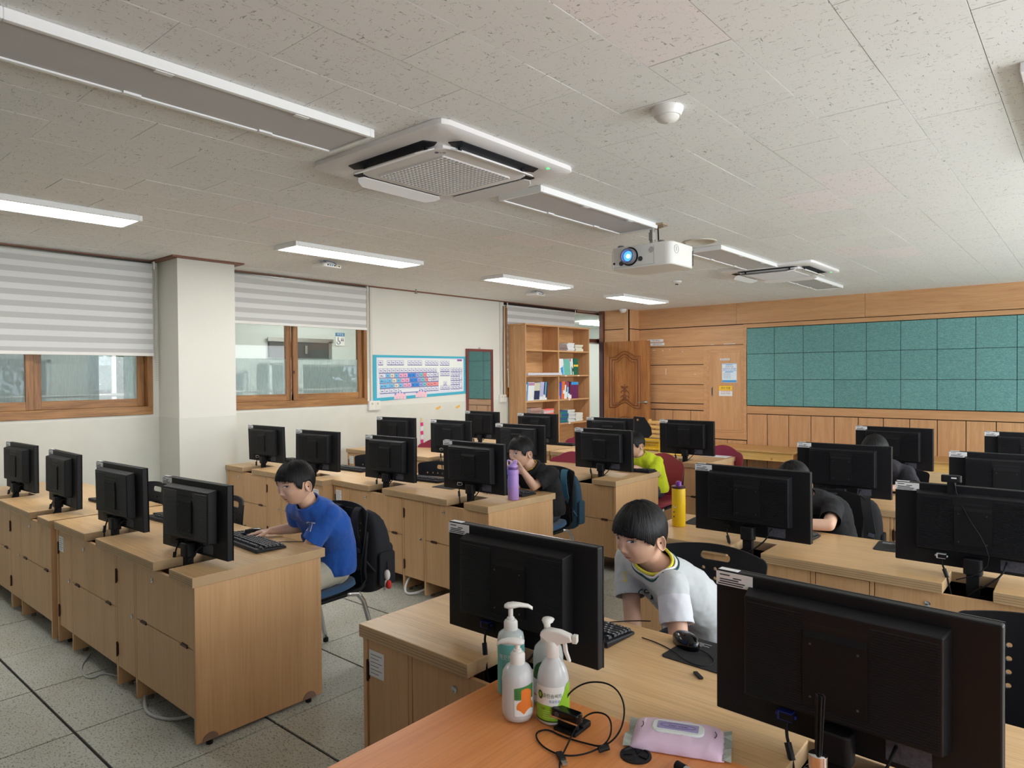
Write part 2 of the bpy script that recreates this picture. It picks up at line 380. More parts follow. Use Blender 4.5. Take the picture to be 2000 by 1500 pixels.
def dup(o, parent=None):
    c = o.copy(); COL.objects.link(c); c.parent = parent
    for ch in list(o.children): dup(ch, c)
    return c
def struct(name, mb, mats, **k): return tag(build(name, mb, mats, **k), kind='structure')
def evalmesh(o):
    dg = bpy.context.evaluated_depsgraph_get(); dg.update()
    return bpy.data.meshes.new_from_object(o.evaluated_get(dg))
def text_mesh(txt, size, align='CENTER', extrude=0.0002):
    cu = bpy.data.curves.new('txt', 'FONT'); cu.body = txt; cu.size = size; cu.align_x = align; cu.align_y = 'CENTER'; cu.extrude = extrude
    cu.resolution_u = 2
    t = bpy.data.objects.new('txt', cu); COL.objects.link(t); me = evalmesh(t)
    bpy.data.objects.remove(t); bpy.data.curves.remove(cu); return me
def text(name, txt, size, mat, parent, mtx, align='CENTER'):
    me = text_mesh(txt, size, align); me.materials.clear(); me.materials.append(mat)
    o = bpy.data.objects.new(name, me); COL.objects.link(o); o.parent = parent; o.matrix_local = mtx
    return o
def basis(loc, xdir, ydir):
    x = Vector(xdir).normalized(); y = Vector(ydir).normalized(); z = x.cross(y)
    m = Matrix((x, y, z)).transposed().to_4x4(); m.translation = Vector(loc); return m
# ---------------------------------------------------------------- room shell
XW, YB, ZC, XR, YF = -6.57, 10.2, 2.59, 2.6, -2.4
TW = 0.18
def yz_wall(name, x0, x1, ya, yb, za, zb, holes, mat):
    """wall slab between x0 and x1 with rectangular holes (y0,y1,z0,z1), built from blocks round the holes"""
    mb = MB(); ys = sorted({ya, yb} | {h[0] for h in holes} | {h[1] for h in holes})
    for i in range(len(ys)-1):
        a, b = ys[i], ys[i+1]
        hs = sorted([h for h in holes if h[0] <= a+1e-6 and h[1] >= b-1e-6], key=lambda h: h[2])
        z = za
        for h in hs:
            if h[2] > z+1e-6: mb.box(x0, a, z, x1, b, h[2])
            z = h[3]
        if z < zb-1e-6: mb.box(x0, a, z, x1, b, zb)
    return struct(name, mb, mat)
W1 = (-0.9, 2.61, 1.19, 2.50)
W2 = (3.24, 5.03, 1.19, 2.53)
W3 = (7.52, 9.55, 1.19, 2.53)
DR = (9.05, 9.93, 0.0, 2.09)     # doorway in the left wall
wl = yz_wall('wall_left', XW-TW, XW, YF, YB, 0, ZC, [W1, W2, (7.52, 9.0, 1.19, 2.53), (9.0, YB, 2.13, 2.54), (9.0, YB, 0.0, 2.05)], M['wall'])
# paint step under 1.15 m
tag(build('wall_paint_band', MB().box(XW, YF, 0, XW+0.004, 7.5, 1.165), flat('lower cream paint', sr(218, 217, 206), 0.6, bump=0.1, bscale=60, var=0.05), parent=wl))
struct('wall_right', MB(), M['wall']) if False else None
RW = [(-1.5, 0.8, 0.95, 2.3), (1.8, 4.0, 0.95, 2.3), (5.0, 7.2, 0.95, 2.3), (8.1, 9.7, 0.95, 2.3)]
wr = yz_wall('wall_right', XR, XR+TW, YF, YB, 0, ZC, RW, M['wall'])
for i, (a, b, c, d) in enumerate(RW):
    w = struct('window_%d' % (4+i), MB().box(XR+.05, a, c, XR+.10, b, c+.05).box(XR+.05, a, d-.05, XR+.10, b, d).box(XR+.05, a, c, XR+.10, a+.05, d).box(XR+.05, b-.05, c, XR+.10, b, d).box(XR+.05, (a+b)/2-.025, c, XR+.10, (a+b)/2+.025, d), M['window_wood'])
    build('glass_pane', MB().box(XR+.07, a+.04, c+.04, XR+.076, b-.04, d-.04), M['glass'], parent=w)
struct('wall_front', MB().box(XW-TW, YF-TW, 0, XR+TW, YF, ZC), flat('front wall board green grey', sr(92, 100, 98), .7))  # unseen wall; dark colour chosen to cut light bounced onto the desks
struct('wall_corridor_inner', MB().box(-6.62, YB+.2, 0, XW-.02, YB+6, ZC), M['corr_wall'])
pil = struct('wall_pillar', MB().box(XW, 2.665, 0, -6.15, 3.19, ZC), M['wall'])
build('pillar_paint_band', MB().box(XW, 2.661, 0, -6.146, 3.194, 1.165), flat('pillar lower paint', sr(216, 216, 206), 0.6, bump=0.12, bscale=60), parent=pil)

# cornice strips along the ceiling edge
def trimY(name, x0, x1, y0, y1, z0, z1): return struct(name, MB().box(x0, y0, z0, x1, y1, z1), M['cornice'])
trimY('trim_1', XW, XW+.035, YF, 2.60, ZC-.012, ZC)
trimY('trim_2', XW, XW+.035, 3.25, 9.86, ZC-.012, ZC)
struct('trim_3', MB().prism([(XW, 2.60), (-6.085, 2.60), (-6.085, 3.255), (XW, 3.255)], ZC-.014, ZC), M['cornice'])
# blind rail boxes (dark gap, steel pipe)
for (a, b) in ((YF, 2.62), (3.25, 5.04), (7.50, 9.3)):
    o = struct('trim_4', MB().box(XW, a, ZC-.05, XW+.03, b, ZC-.012), M['groove'])

# ---- windows of the left wall
def window(idx, a, b, z0, z1, mull, film_parts, keyhole=None):
    xo, xi = XW-.15, XW+.012
    ww, wv = M['window_wood'], M['window_wood_v']
    root = struct('window_%d' % idx, MB().box(xo, a, z0, xi, b, z0+.075), ww, bevel=.004)
    build('window_head', MB().box(xo, a, z1-.05, xi, b, z1), ww, parent=root, bevel=.003)
    build('window_jamb', MB().box(xo, a, z0+.07, xi, a+.045, z1-.05), wv, parent=root, bevel=.003)
    build('window_jamb', MB().box(xo, b-.045, z0+.07, xi, b, z1-.05), wv, parent=root, bevel=.003)
    for k in range(len(mull)-1):
        p, q = mull[k], mull[k+1]; xx = XW-.045 if k % 2 else XW-.085
        s = build('sash', MB().box(xx-.018, p, z0+.075, xx+.018, q, z0+.145).box(xx-.018, p, z1-.11, xx+.018, q, z1-.05), ww, parent=root, bevel=.003)
        build('sash_stile', MB().box(xx-.020, p, z0+.076, xx+.020, p+.06, z1-.051), wv, parent=s, bevel=.003)
        build('sash_stile', MB().box(xx-.020, q-.06, z0+.076, xx+.020, q, z1-.051), wv, parent=s, bevel=.003)
        build('glass_pane', MB().box(xx-.003, p+.055, z0+.14, xx+.003, q-.055, z1-.1), M['glass'], parent=s)
    for (ya, yb, za, zb, mk, xx) in film_parts:
        build('frosted_film', MB().quad((xx, ya, za), (xx, yb, za), (xx, yb, zb), (xx, ya, zb)), M[mk], parent=root)
    return root
w1 = window(1, W1[0], W1[1], W1[2], W1[3], [-.85, .42, 1.70, 2.565], [(-.79, .36, 1.33, 2.4, 'film_grey', XW-.079), (.48, 1.64, 1.33, 2.4, 'film_grey', XW-.039), (1.76, 2.195, 1.33, 2.4, 'film_grey', XW-.079), (2.40, 2.505, 1.33, 2.4, 'film', XW-.079)])
w2 = window(2, W2[0], W2[1], W2[2], W2[3], [3.285, 4.07, 4.985], [(3.34, 4.015, 1.33, 1.715, 'film', XW-.079), (4.13, 4.925, 1.33, 1.715, 'film', XW-.039)])
w3 = window(3, 7.52, 9.0, 1.19, 2.53, [7.565, 8.3, 8.96], [(7.62, 8.24, 1.33, 1.715, 'film', XW-.079)])
for (y, w) in ((1.675, w1), (4.075, w2)):
    k = build('lock_plate', MB().lathe([(.010, 0), (.010, .004)], (0, 0, 0), 16, Matrix.Rotation(RAD(90), 3, 'Y')), M['bronze'], parent=w, loc=(XW-.022 if w is w2 else XW-.06, y, 1.57)); k.scale = (1, 1, 1.8)
# door frame, transom light
fr = struct('door_1', MB().box(-6.46, 9.83, 0, -6.375, 9.93, 2.06).box(XW-.03, 9.05, 2.06, -6.375, 9.93, 2.12) if False else MB().box(-6.46, 9.83, 0, -6.375, 9.93, 2.06), M['door_frame'], bevel=.004)
build('door_jamb', MB().box(XW-.16, 9.0, 0, XW+.012, 9.05, 2.05).box(XW-.16, 9.05, 2.06, XW+.012, 10.05, 2.12).box(XW-.16, 9.0, 2.541, XW+.012, 10.05, 2.57).box(-6.46, 9.84, 2.06, -6.38, 9.92, ZC-.001), wood('door jamb', sr(120, 72, 52), sr(100, 60, 44), 'Y'), parent=fr, bevel=.003)
build('transom_glass', MB().box(XW-.08, 9.05, 2.13, XW-.074, 10.15, 2.53), M['glass'], parent=fr)
# open carved door leaf, lying along the back wall
leaf = tag(build('door_2', MB().box(0, -.02, 0, .865, .02, 2.03), M['door_wood'], bevel=.003, loc=(-6.355, 9.84, .03)), kind='structure')
def arch(x0, x1, zs, rise, n=16, dirn=1):
    out = []
    for i in range(n+1):
        t = i/n; x = x0+(x1-x0)*t
        s = 0.5-0.5*cos(2*pi*min(max((t-.12)/.76, 0), 1)); out.append((x, zs+dirn*rise*s))
    return out
def moulding(pts, w, d, mat, closed=True, name='carved_moulding'):
    mb = MB(); P = [Vector((p[0], -.02, p[1])) for p in pts]
    n = len(P)
    for i in range(n if closed else n-1):
        a, b = P[i], P[(i+1) % n]; t = (b-a)
        if t.length < 1e-5: continue
        t.normalize(); nn = Vector((t.z, 0, -t.x))*w/2; e = t*w*.3; y = Vector((0, -d, 0))
        a2, b2 = a-e, b+e
        mb.add([a2-nn, b2-nn, b2+nn, a2+nn, a2-nn*.4+y, b2-nn*.4+y, b2+nn*.4+y, a2+nn*.4+y], [(3,2,1,0),(4,5,6,7),(0,1,5,4),(1,2,6,5),(2,3,7,6),(3,0,4,7)])
    return build(name, mb, mat, parent=leaf)
def panel_outline(x0, x1, zb, zt, rt, rb):
    return [(x0, zb)] + [(x0, zt)] + arch(x0, x1, zt, rt) + [(x1, zb)] + arch(x0, x1, zb, rb)[::-1]
for off, mt, w in ((0, M['door_carve'], .007), (.022, M['door_wood'], .02), (.055, M['door_carve'], .014), (.095, M['door_carve'], .006)):
    moulding(panel_outline(.11+off, .70-off, .92+off*.9, 1.78-off, .09, .09), w, .007, mt)
    moulding(panel_outline(.11+off, .70-off, .18+off, .70-off, .09, .0), w, .007, mt)
orn = MB()
for sx in (-1, 1):
    for (cx_, cz_, r_) in ((.035, 1.17, .036), (.045, 1.09, .03), (.03, 1.25, .02), (.05, 1.27, .014)):
        pts = [(.405+sx*(cx_+r_*cos(a*pi/5)), -.022, cz_+r_*1.2*sin(a*pi/5)) for a in range(9)]
        orn.tube(pts, .007, 6)
orn.tube([(.405, -.022, 1.02), (.405, -.022, 1.32)], .006, 6)
build('carved_ornament', orn, M['door_carve'], parent=leaf)
hd = MB().lathe([(.028, 0), (.028, .008), (.012, .012), (.012, .045)], (.80, -.02, 1.03), 20, Matrix.Rotation(RAD(90), 3, 'X'))
hd.tube([(.80, -.062, 1.03), (.76, -.066, 1.028), (.68, -.06, 1.022)], .009, 8)
build('door_handle', hd, M['steel'], parent=leaf, smooth=True)
build('latch_plate', MB().box(.865, -.012, .96, .868, .012, 1.12), M['steel'], parent=leaf)

# ---- back wall: timber panelling, every board its own piece
wb = struct('wall_back', MB().box(-6.60, YB+.03, 0, XR+TW, YB+.20, ZC), M['groove'])
def board(x0, x1, z0, z1, mat, y=YB, name='panel_board', par=None, g=.004):
    return build(name, MB().box(x0+g, y, z0+g, x1-g, y+.03, z1-g), mat, parent=par or wb, bevel=.002, seg=1)
H = M['panel_h']; V = M['panel_v']
for a, b in ((-6.0, -4.2), (-4.2, -2.4), (-2.4, -.6), (-.6, 1.2), (1.2, XR)):
    board(a, b, 2.268, ZC+.01, H, g=.002)
zs = [.93, 1.035, 1.342, 1.66, 1.955, 2.262]
for i in range(1, 5): board(-6.0, -4.73 if i < 4 else -4.085, zs[i], zs[i+1], H, g=.005)
board(-6.0, -4.73, 1.955, 2.262, H, g=.006) if False else None
for q_ in ((-4.735, .64, -4.64, 1.84), (-4.13, .64, -4.045, 1.84), (-4.735, 1.84, -4.041, 1.952), (-4.735, .50, -4.041, .64)): build('panel_board', MB().box(q_[0], YB-.001, q_[1], q_[2], YB+.03, q_[3]), H, parent=wb)
board(-4.092, -4.038, 1.952, 2.262, H, g=0); board(-4.04, XR, 2.20, 2.262, H, g=.001)
for a in (-6.0,): board(a, -4.73, .93, 1.03, H, g=.004)
board(-4.045, XR, .905, 1.022, H, g=.001)
vx = [-6.0, -5.60, -5.274, -4.959, -4.73]
for i in range(4): board(vx[i], vx[i+1], 0, .925, V, g=.005)
board(-4.72, -4.35, 0, .49, V, g=.005); board(-4.35, -4.045, 0, .49, V, g=.005)
vx = [-4.04+.3105*i for i in range(22)]
for i in range(21): board(vx[i], min(vx[i+1], XR), 0, .90, V, g=.005)
# corner pillar casing
pc = struct('wall_corner', MB().box(-6.37, 9.90, 0, -5.90, YB+.05, ZC), M['groove'])
build('panel_board', MB().box(-6.37, 9.87, 2.275, -5.99, 9.90, ZC), H, parent=pc, bevel=.002)
build('panel_board', MB().box(-6.37, 9.87, 0, -5.99, 9.90, 2.262), H, parent=pc, bevel=.002)
build('corner_post', MB().box(-5.992, 9.86, 0, -5.923, 9.905, ZC), V, parent=pc, bevel=.003)
build('panel_board', MB().box(-5.925, 9.905, 2.275, -5.895, YB+.02, ZC), V, parent=pc, bevel=.002)
build('panel_board', MB().box(-5.925, 9.905, 0, -5.895, YB+.02, 2.262), V, parent=pc, bevel=.002)
# cupboard door let into the panelling
cd = struct('door_3', MB().box(-4.645, YB-.012, .635, -4.125, YB+.025, 1.845), V, bevel=.004)
build('frame_bead', MB().box(-4.675, YB-.008, .605, -4.645, YB+.02, 1.875).box(-4.125, YB-.008, .605, -4.095, YB+.02, 1.875).box(-4.645, YB-.008, 1.845, -4.125, YB+.02, 1.875).box(-4.645, YB-.008, .605, -4.125, YB+.02, .635), H, parent=cd, bevel=.004)
build('door_handle', MB().box(-4.595, YB-.022, 1.16, -4.575, YB-.010, 1.31), M['steel'], parent=cd, bevel=.003)
build('handle_recess', MB().box(-4.59, YB-.024, 1.18, -4.58, YB-.021, 1.29), M['black'], parent=cd)

# teal acoustic board
tb = empty('notice_board', (0, 0, 0), 0, 'long teal felt notice board of square panels on the wood-panelled back wall', 'notice board')
tb.location = (-4.035, YB, 1.03)
build('backing', MB().box(.001, -.005, .001, 6.60, 0, 1.163), flat('board backing teal', sr(40, 66, 68), .9), parent=tb)
fx = [.413*i for i in range(17)]
for i in range(16):
    for j in range(3):
        mb = MB().box(.003, -.012, .003, .410, 0, .385)
        o = build('felt_panel', mb, M['felt'], parent=tb, bevel=.003, seg=1) if (i == 0 and j == 0) else dup(fp, tb)
        if i == 0 and j == 0: fp = o
        o.location = (fx[i], 0, j*.388)

# ---- floor and ceiling boards
fl = struct('floor', MB().box(XW-TW, YF-TW, -.10, XR+TW, YB+.2, -.008), M['groove'])
FX0, FY0 = -2.184*1.53, .6445*1.53
def infrustum(p, m=1.08):
    c = Rm.transposed() @ (Vector(p)-Vector(EYE))
    if c.z > -.2: return False
    u, v = c.x/-c.z, c.y/-c.z
    return abs(u) < .7496*m and abs(v) < .5622*m
def dist(p): return (Vector(p)-Vector(EYE)).length
tl = []
for i in range(-6, 11):
    for j in range(-6, 17):
        x0, y0 = FX0+(i)*.6, FY0+j*.6
        if x0+.6 < XW or x0 > XR or y0+.6 < YF or y0 > YB: continue
        tl.append((x0, y0, any(infrustum((x0+a*.6, y0+b*.6, 0), 1.15) for a in (0, 1) for b in (0, 1))))
tm = MB().box(.004, .006, -.008, .596, .594, 0).mesh('floor_tile'); tm.materials.append(M['floor'])
rest = MB(); n = 0
for x0, y0, vis in tl:
    if vis and x0 > XW-.05:
        o = bpy.data.objects.new('floor_tile', tm); COL.objects.link(o); o.parent = fl; o.location = (x0, y0, (n*7 % 5)*.0003)
        n += 1
    else: rest.box(max(x0+.004, XW), y0+.006, -.008, min(x0+.596, XR), min(y0+.594, YB), 0)
tag(build('floor_tiles', rest, M['floor'], parent=fl), kind='stuff')

ce = struct('ceiling', MB().box(XW-TW, YF-TW, ZC+.012, XR+TW, YB+.2, ZC+.12), flat('ceiling void', sr(120, 118, 112), .9))
cells = []
for i in range(-13, 20):
    x0 = -2.987+.3*i
    ph = 1.224 if (-i) % 2 == 1 else .924   # column left of -2.987 starts at 1.224
    for j in range(-7, 17):
        y0 = ph+.6*j
        if x0+.3 < XW or x0 > XR or y0+.6 < YF or y0 > YB: continue
        vis = any(infrustum((x0+a*.3, y0+b*.6, ZC)) for a in (0, 1) for b in (0, 1))
        cells.append((dist((x0+.15, y0+.3, ZC)), x0, y0, vis))
cells.sort()
tm = MB().box(.0012, .0012, 0, .2988, .5988, .012).mesh('ceiling_board'); tm.materials.append(M['ceil'])
tmp_ = tm.copy(); tmp_.materials.clear(); tmp_.materials.append(M['ceil_pink'])
rest = MB(); n = 0
PINK = [(-1.15, 1.55), (-3.5, 4.5), (-3.2, 4.5), (-1.0, 4.4), (-1.35, 4.3), (-1.2, 6.9), (-1.6, 6.7), (-4.2, 3.0), (-3.9, 2.3), (-.85, 1.1), (-3.1, 7.4)]
for d, x0, y0, vis in cells:
    x1, y1 = x0+.3, y0+.6
    if vis and n < 296 and x0 > XW and y1 < YB:
        pk = any(x0 <= a < x1 and y0 <= b < y1 for a, b in PINK)
        o = bpy.data.objects.new('ceiling_board', tmp_ if pk else tm); COL.objects.link(o); o.parent = ce
        o.location = (x0, y0, ZC + (n*13 % 7)*.0002); n += 1
    else: rest.box(max(x0+.0012, XW), max(y0, YF), ZC, min(x1-.0012, XR), min(y1-.0012, YB), ZC+.012)
tag(build('ceiling_boards', rest, M['ceil'], parent=ce), kind='stuff')

# ---------------------------------------------------------------- corridor and trees outside the left windows
tag(build('floor_corridor', MB().box(-9.2, YF, -.08, XW-TW, YB+6, 0), flat('corridor floor', sr(150, 150, 144), .4)), kind='structure')
tag(build('ceiling_corridor', MB().box(-9.2, YF, ZC, XW-TW, YB+6, ZC+.08), flat('corridor ceiling', sr(226, 226, 220), .8)), kind='structure')
CW = [(-1.4, .9, 1.18, 1.74), (1.5, 2.5, 1.18, 1.74), (2.85, 3.5, 1.18, 1.92), (4.2, 4.88, 1.15, 1.60), (5.0, 5.50, 1.15, 1.72), (5.75, 8.6, 1.15, 1.70)]
yz_wall('wall_corridor', -9.2, -9.05, YF, YB+6, 0, ZC, CW, M['corr_wall'])
struct('wall_corridor_end', MB().box(-9.2, YB+6, 0, XW-TW+1, YB+6.1, ZC), M['corr_wall'])
for i, (a, b, c, d) in enumerate(CW):
    w = struct('window_%d' % (11+i), MB().box(-9.15, a, c, -9.10, b, c+.03).box(-9.15, a, d-.03, -9.10, b, d).box(-9.15, a, c, -9.10, a+.03, d).box(-9.15, b-.03, c, -9.10, b, d).box(-9.15, (a+b)/2-.02, c, -9.10, (a+b)/2+.02, d), M['white_metal'])
    build('glass_pane', MB().box(-9.13, a+.02, c+.02, -9.125, b-.02, d-.02), M['glass'], parent=w)
tag(build('hand_rail', MB().cyl((-8.92, YF, 1.32), (-8.92, 9.5, 1.32), .02), M['steel'], smooth=True), 'steel handrail along the corridor windows outside', 'rail')
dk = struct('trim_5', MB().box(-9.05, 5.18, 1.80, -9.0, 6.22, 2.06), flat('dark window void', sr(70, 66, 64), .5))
build('window_frame', MB().box(-9.0, 5.15, 2.03, -8.985, 6.25, 2.09).box(-9.0, 6.16, 1.78, -8.985, 6.22, 2.05).box(-9.0, 5.75, 1.86, -8.985, 5.79, 1.98), M['steel'], parent=dk)
# restroom sign
sg = empty('restroom_sign', (-9.03, 6.32, 2.0), 0, 'small blue and white restroom sign with wheelchair figure seen through the middle window', 'sign')
build('board', MB().box(-.01, 0, 0, .0, .165, .20), M['white_plastic'], parent=sg)
build('blue_header', MB().box(0, 0, .145, .004, .165, .20), cm(40, 120, 170), parent=sg)
pic = MB().lathe([(.008, 0), (.008, .003)], (.002, .045, .12), 12, Matrix.Rotation(RAD(90), 3, 'Y'))
pic.tube([(.003, .045, .11), (.003, .045, .07), (.003, .075, .068), (.003, .085, .035)], .005, 6)
pic.tube([(.003, .05+.03*cos(a), .05+.03*sin(a)) for a in [i*.5-3.6 for i in range(10)]], .004, 6)
build('wheelchair_figure', pic, cm(30, 50, 90), parent=sg)
for k, c in ((.11, cm(160, 50, 60)), (.138, cm(50, 70, 130))):
    build('person_figure', MB().lathe([(.006, 0), (.006, .003)], (.002, k, .115), 10, Matrix.Rotation(RAD(90), 3, 'Y')).prism([(k-.009, .07), (k+.009, .07), (k+.005, .105), (k-.005, .105)], 0, .004, 'x'), c, parent=sg)
text('header_text', '화장실', .045, M['paper'], sg, basis((.005, .0825, .172), (0, 1, 0), (0, 0, 1)))
# corridor lamps: two are visible, the others added to brighten the corridor
for k_, (ya, yb, lb) in enumerate(((-1.6, -.1, 'added corridor strip lamp, hidden outside near the left edge'), (1.7, 3.2, 'added corridor strip lamp hidden behind the large blind'), (4.95, 6.45, 'lit strip lamp on the corridor ceiling seen through the middle window'), (8.2, 9.7, 'added corridor strip lamp hidden behind the bookcase'), (11.4, 12.9, 'lit corridor strip lamp seen above the doorway'), (14.2, 15.7, 'added farthest corridor strip lamp beyond the doorway'))):
    tag(build('corridor_lamp', MB().box(-7.95, ya, ZC-.06, -7.7, yb, ZC-.01), M['led']), lb, 'lamp')

# trees outside
def leaf_mat(r, g, b):
    return flat('foliage %d' % g, sr(r, g, b), .8, var=.5, vscale=2.0)
def tree(x, y, z, r, mat, label, seed):
    rnd = random.Random(seed)
    root = empty('leafy_tree', (x, y, -4), 0, label, 'tree', None)
    build('trunk', MB().cyl((0, 0, 0), (0, 0, z+4), .18, .08, 10), cm(90, 74, 58), parent=root)
    vs = []; fs = []
    for k in range(1500):
        a = rnd.uniform(0, 2*pi); c_ = rnd.uniform(-1, 1); s_ = math.sqrt(1-c_*c_); q = r*(rnd.uniform(.55, 1.0))
        q *= 1+.25*noise.noise(Vector((cos(a)*s_*2+seed, sin(a)*s_*2, c_*2)))
        p = Vector((q*s_*cos(a), q*s_*sin(a), q*c_*1.0+z+4))
        e = Euler((rnd.uniform(0, 6), rnd.uniform(0, 6), rnd.uniform(0, 6))).to_matrix(); L = rnd.uniform(.10, .2)
        o = len(vs); vs += [p+e @ Vector(t) for t in ((0, -L*.4, 0), (L, 0, 0.02), (0, L*.4, 0), (-L, 0, 0))]; fs.append((o, o+1, o+2, o+3))
    me = bpy.data.meshes.new('foliage'); me.from_pydata(vs, [], fs); me.update(); me.materials.append(mat)
    o = bpy.data.objects.new('foliage', me); COL.objects.link(o); o.parent = root; tag(o, kind='stuff')
TL = ['pale green tree outside behind the left window', 'tree outside between the left window and the white pillar', 'dull green tree outside behind the left pane of the middle window', 'tree outside behind the right pane of the middle window', 'tree far outside beyond the doorway end of the corridor']
for i, (x, y, z, r) in enumerate(((-12.6, 4.2, 1.2, 1.45), (-15.2, 5.9, 1.0, 1.5), (-12.8, 7.2, 1.3, 1.4), (-15.2, 9.4, 1.0, 1.6), (-12.8, .9, .8, 1.4))):
    tree(x, y, z, r, leaf_mat(*((150, 176, 140), (126, 158, 120), (160, 184, 156))[i % 3]), TL[i] if i < 4 else 'tree outside at the left edge behind the left window', 11+i)
tag(build('ground_outside', MB().box(-40, -20, -4.2, -9.3, 30, -4), cm(120, 130, 100)), kind='structure')
# ---------------------------------------------------------------- ceiling fixtures
def lamp_panel(x0, y0, L, on, label, grp, w=.32):
    r = empty('ceiling_light', (x0, y0, ZC), 0, label, 'ceiling light', grp); t = .036
    fm = M['white_metal']
    f = MB().prism([(0, 0), (w, 0), (w-.02, .02), (.02, .02)], 0, -t)
    f = MB()
    for a, b, c, d in ((0, 0, w, .022), (0, L-.022, w, L), (0, .022, .022, L-.022), (w-.022, .022, w, L-.022)): f.box(a, b, -t, c, d, 0)
    build('frame', f, fm, parent=r, bevel=.003)
    build('diffuser', MB().box(.022, .022, -t+.006, w-.022, L-.022, -.01), M['led'] if on else M['grey_diff'], parent=r)
    if not on:
        for yy in (L*.33, L*.72):
            for xx in (.012, w-.034): build('clip', MB().box(xx, yy, -t-.002, xx+.022, yy+.06, -t+.006), fm, parent=r)
    return r
LL = ['lit ceiling strip light nearest the left edge above the large blind', 'lit ceiling strip light between the white pillar and the keyboard poster', 'lit ceiling strip light above the keyboard poster', 'lit ceiling strip light nearest the carved door']
for (y0, L), lb in zip(((.52, 1.33), (2.98, 1.34), (5.44, 1.28), (7.86, 1.26)), LL): lamp_panel(-5.09, y0, L, True, lb, None)
LM = ['large switched off ceiling light panel at the upper left beside the near air conditioner', 'switched off ceiling light panel between the near air conditioner and the projector', 'switched off ceiling light panel between the projector and the far air conditioner', 'switched off ceiling light panel behind the far air conditioner']
for (y0, L), lb in zip(((.53, 1.34), (3.03, 1.34), (5.45, 1.33), (7.78, 1.26)), LM): lamp_panel(-2.69, y0, L, False, lb, None)
lamp_panel(-.205, 2.94, 1.34, False, 'ceiling light panel at the right edge of the picture', None)

def air_con(loc, label):
    r = empty('air_conditioner', loc, 0, label, 'air conditioner', 'ceiling cassette air conditioners')
    W = .475
    def rr(h, c): return [(-h+c, -h), (h-c, -h), (h-c*.3, -h+c*.3), (h, -h+c), (h, h-c), (h-c*.3, h-c*.3), (h-c, h), (-h+c, h), (-h+c*.3, h-c*.3), (-h, h-c), (-h, -h+c), (-h+c*.3, -h+c*.3)]
    # outer panel as a lofted frame
    mb = MB(); rings = [(W, .05, 0), (W, .05, -.022), (W-.012, .05, -.03), (.395, .09, -.032), (.39, .10, -.030)]
    vs = []; fs = []
    for h, c, z in rings: vs += [(x, y, z) for x, y in rr(h, c)]
    n = 12
    for i in range(len(rings)-1):
        for k in range(n): fs.append((i*n+k, i*n+(k+1) % n, (i+1)*n+(k+1) % n, (i+1)*n+k))
    fs.append(tuple((len(rings)-1)*n+k for k in range(n)))
    mb.add(vs, fs); build('outer_panel', mb, M['ac'], parent=r, auto=35)
    mb = MB(); rings = [(.312, .075, -.028), (.312, .075, -.046), (.295, .07, -.052)]
    vs = []; fs = []
    for h, c, z in rings: vs += [(x, y, z) for x, y in rr(h, c)]
    for i in range(2):
        for k in range(n): fs.append((i*n+k, i*n+(k+1) % n, (i+1)*n+(k+1) % n, (i+1)*n+k))
    fs.append(tuple(2*n+k for k in range(n)))
    mb.add(vs, fs); build('intake_panel', mb, M['ac'], parent=r, auto=35)
    for k in range(4):
        m = Matrix.Rotation(k*pi/2, 4, 'Z')
        sl = MB().prism([(-.26, .314), (.26, .314), (.30, .335), (.27, .392), (-.27, .392), (-.30, .335)], -.034, -.030).tf(m)
        build('air_outlet', sl, M['ac_dark'], parent=r)
        # open louvre hangs from the inner side of the outlet, tilted
        lv = MB().prism([(-.26, 0), (.26, 0), (.285, .02), (.27, .045), (.22, .080), (-.22, .080), (-.27, .045), (-.285, .02)], -.003, .003)
        lv.tf(m @ Matrix.Translation((0, .318, -.050)) @ Matrix.Rotation(RAD(-20), 4, 'X'))
        build('louvre', lv, M['ac'], parent=r, bevel=.002)
        for sx in (-.22, .22): build('louvre_arm', MB().box(sx-.006, .322, -.052, sx+.006, .334, -.03).tf(m), M['ac_dark'], parent=r)
    # grille: rows of small scoops
    gb = build('grille_back', MB().box(-.232, -.232, -.0532, .232, .232, -.051), flat('grille shadow', sr(70, 70, 76), .8), parent=r)
    g = MB(); N = 18; p = .464/N
    for i in range(N+1):
        q = -.232+i*p; g.box(q-.0028, -.232, -.058, q+.0028, .232, -.052)
    for i in range(N+1):
        q = -.232+i*p
        g.prism([(q-.007, -.0525), (q-.002, -.0605), (q+.005, -.0600), (q+.003, -.0525)], -.232, .232, 'x')
    tag(build('grille', g, M['ac'], parent=r), kind='stuff')
    build('indicator_light', MB().lathe([(.008, 0), (.008, .002)], (.43, .30, -.035), 12), M['green_led'], parent=r)
    text('logo_text', 'LG', .022, M['plate_grey'], r, basis((.262, -.262, -.0535), (.7, .7, 0), (.7, -.7, 0)))
    build('logo_disc', MB().lathe([(.009, 0), (.009, .001)], (.242, -.282, -.0535), 12), M['plate_grey'], parent=r)
    return r
air_con((-2.52, 2.43, ZC), 'near white four way air conditioner beside the large unlit panel')
air_con((-2.52, 7.22, ZC), 'far white four way air conditioner behind the projector')

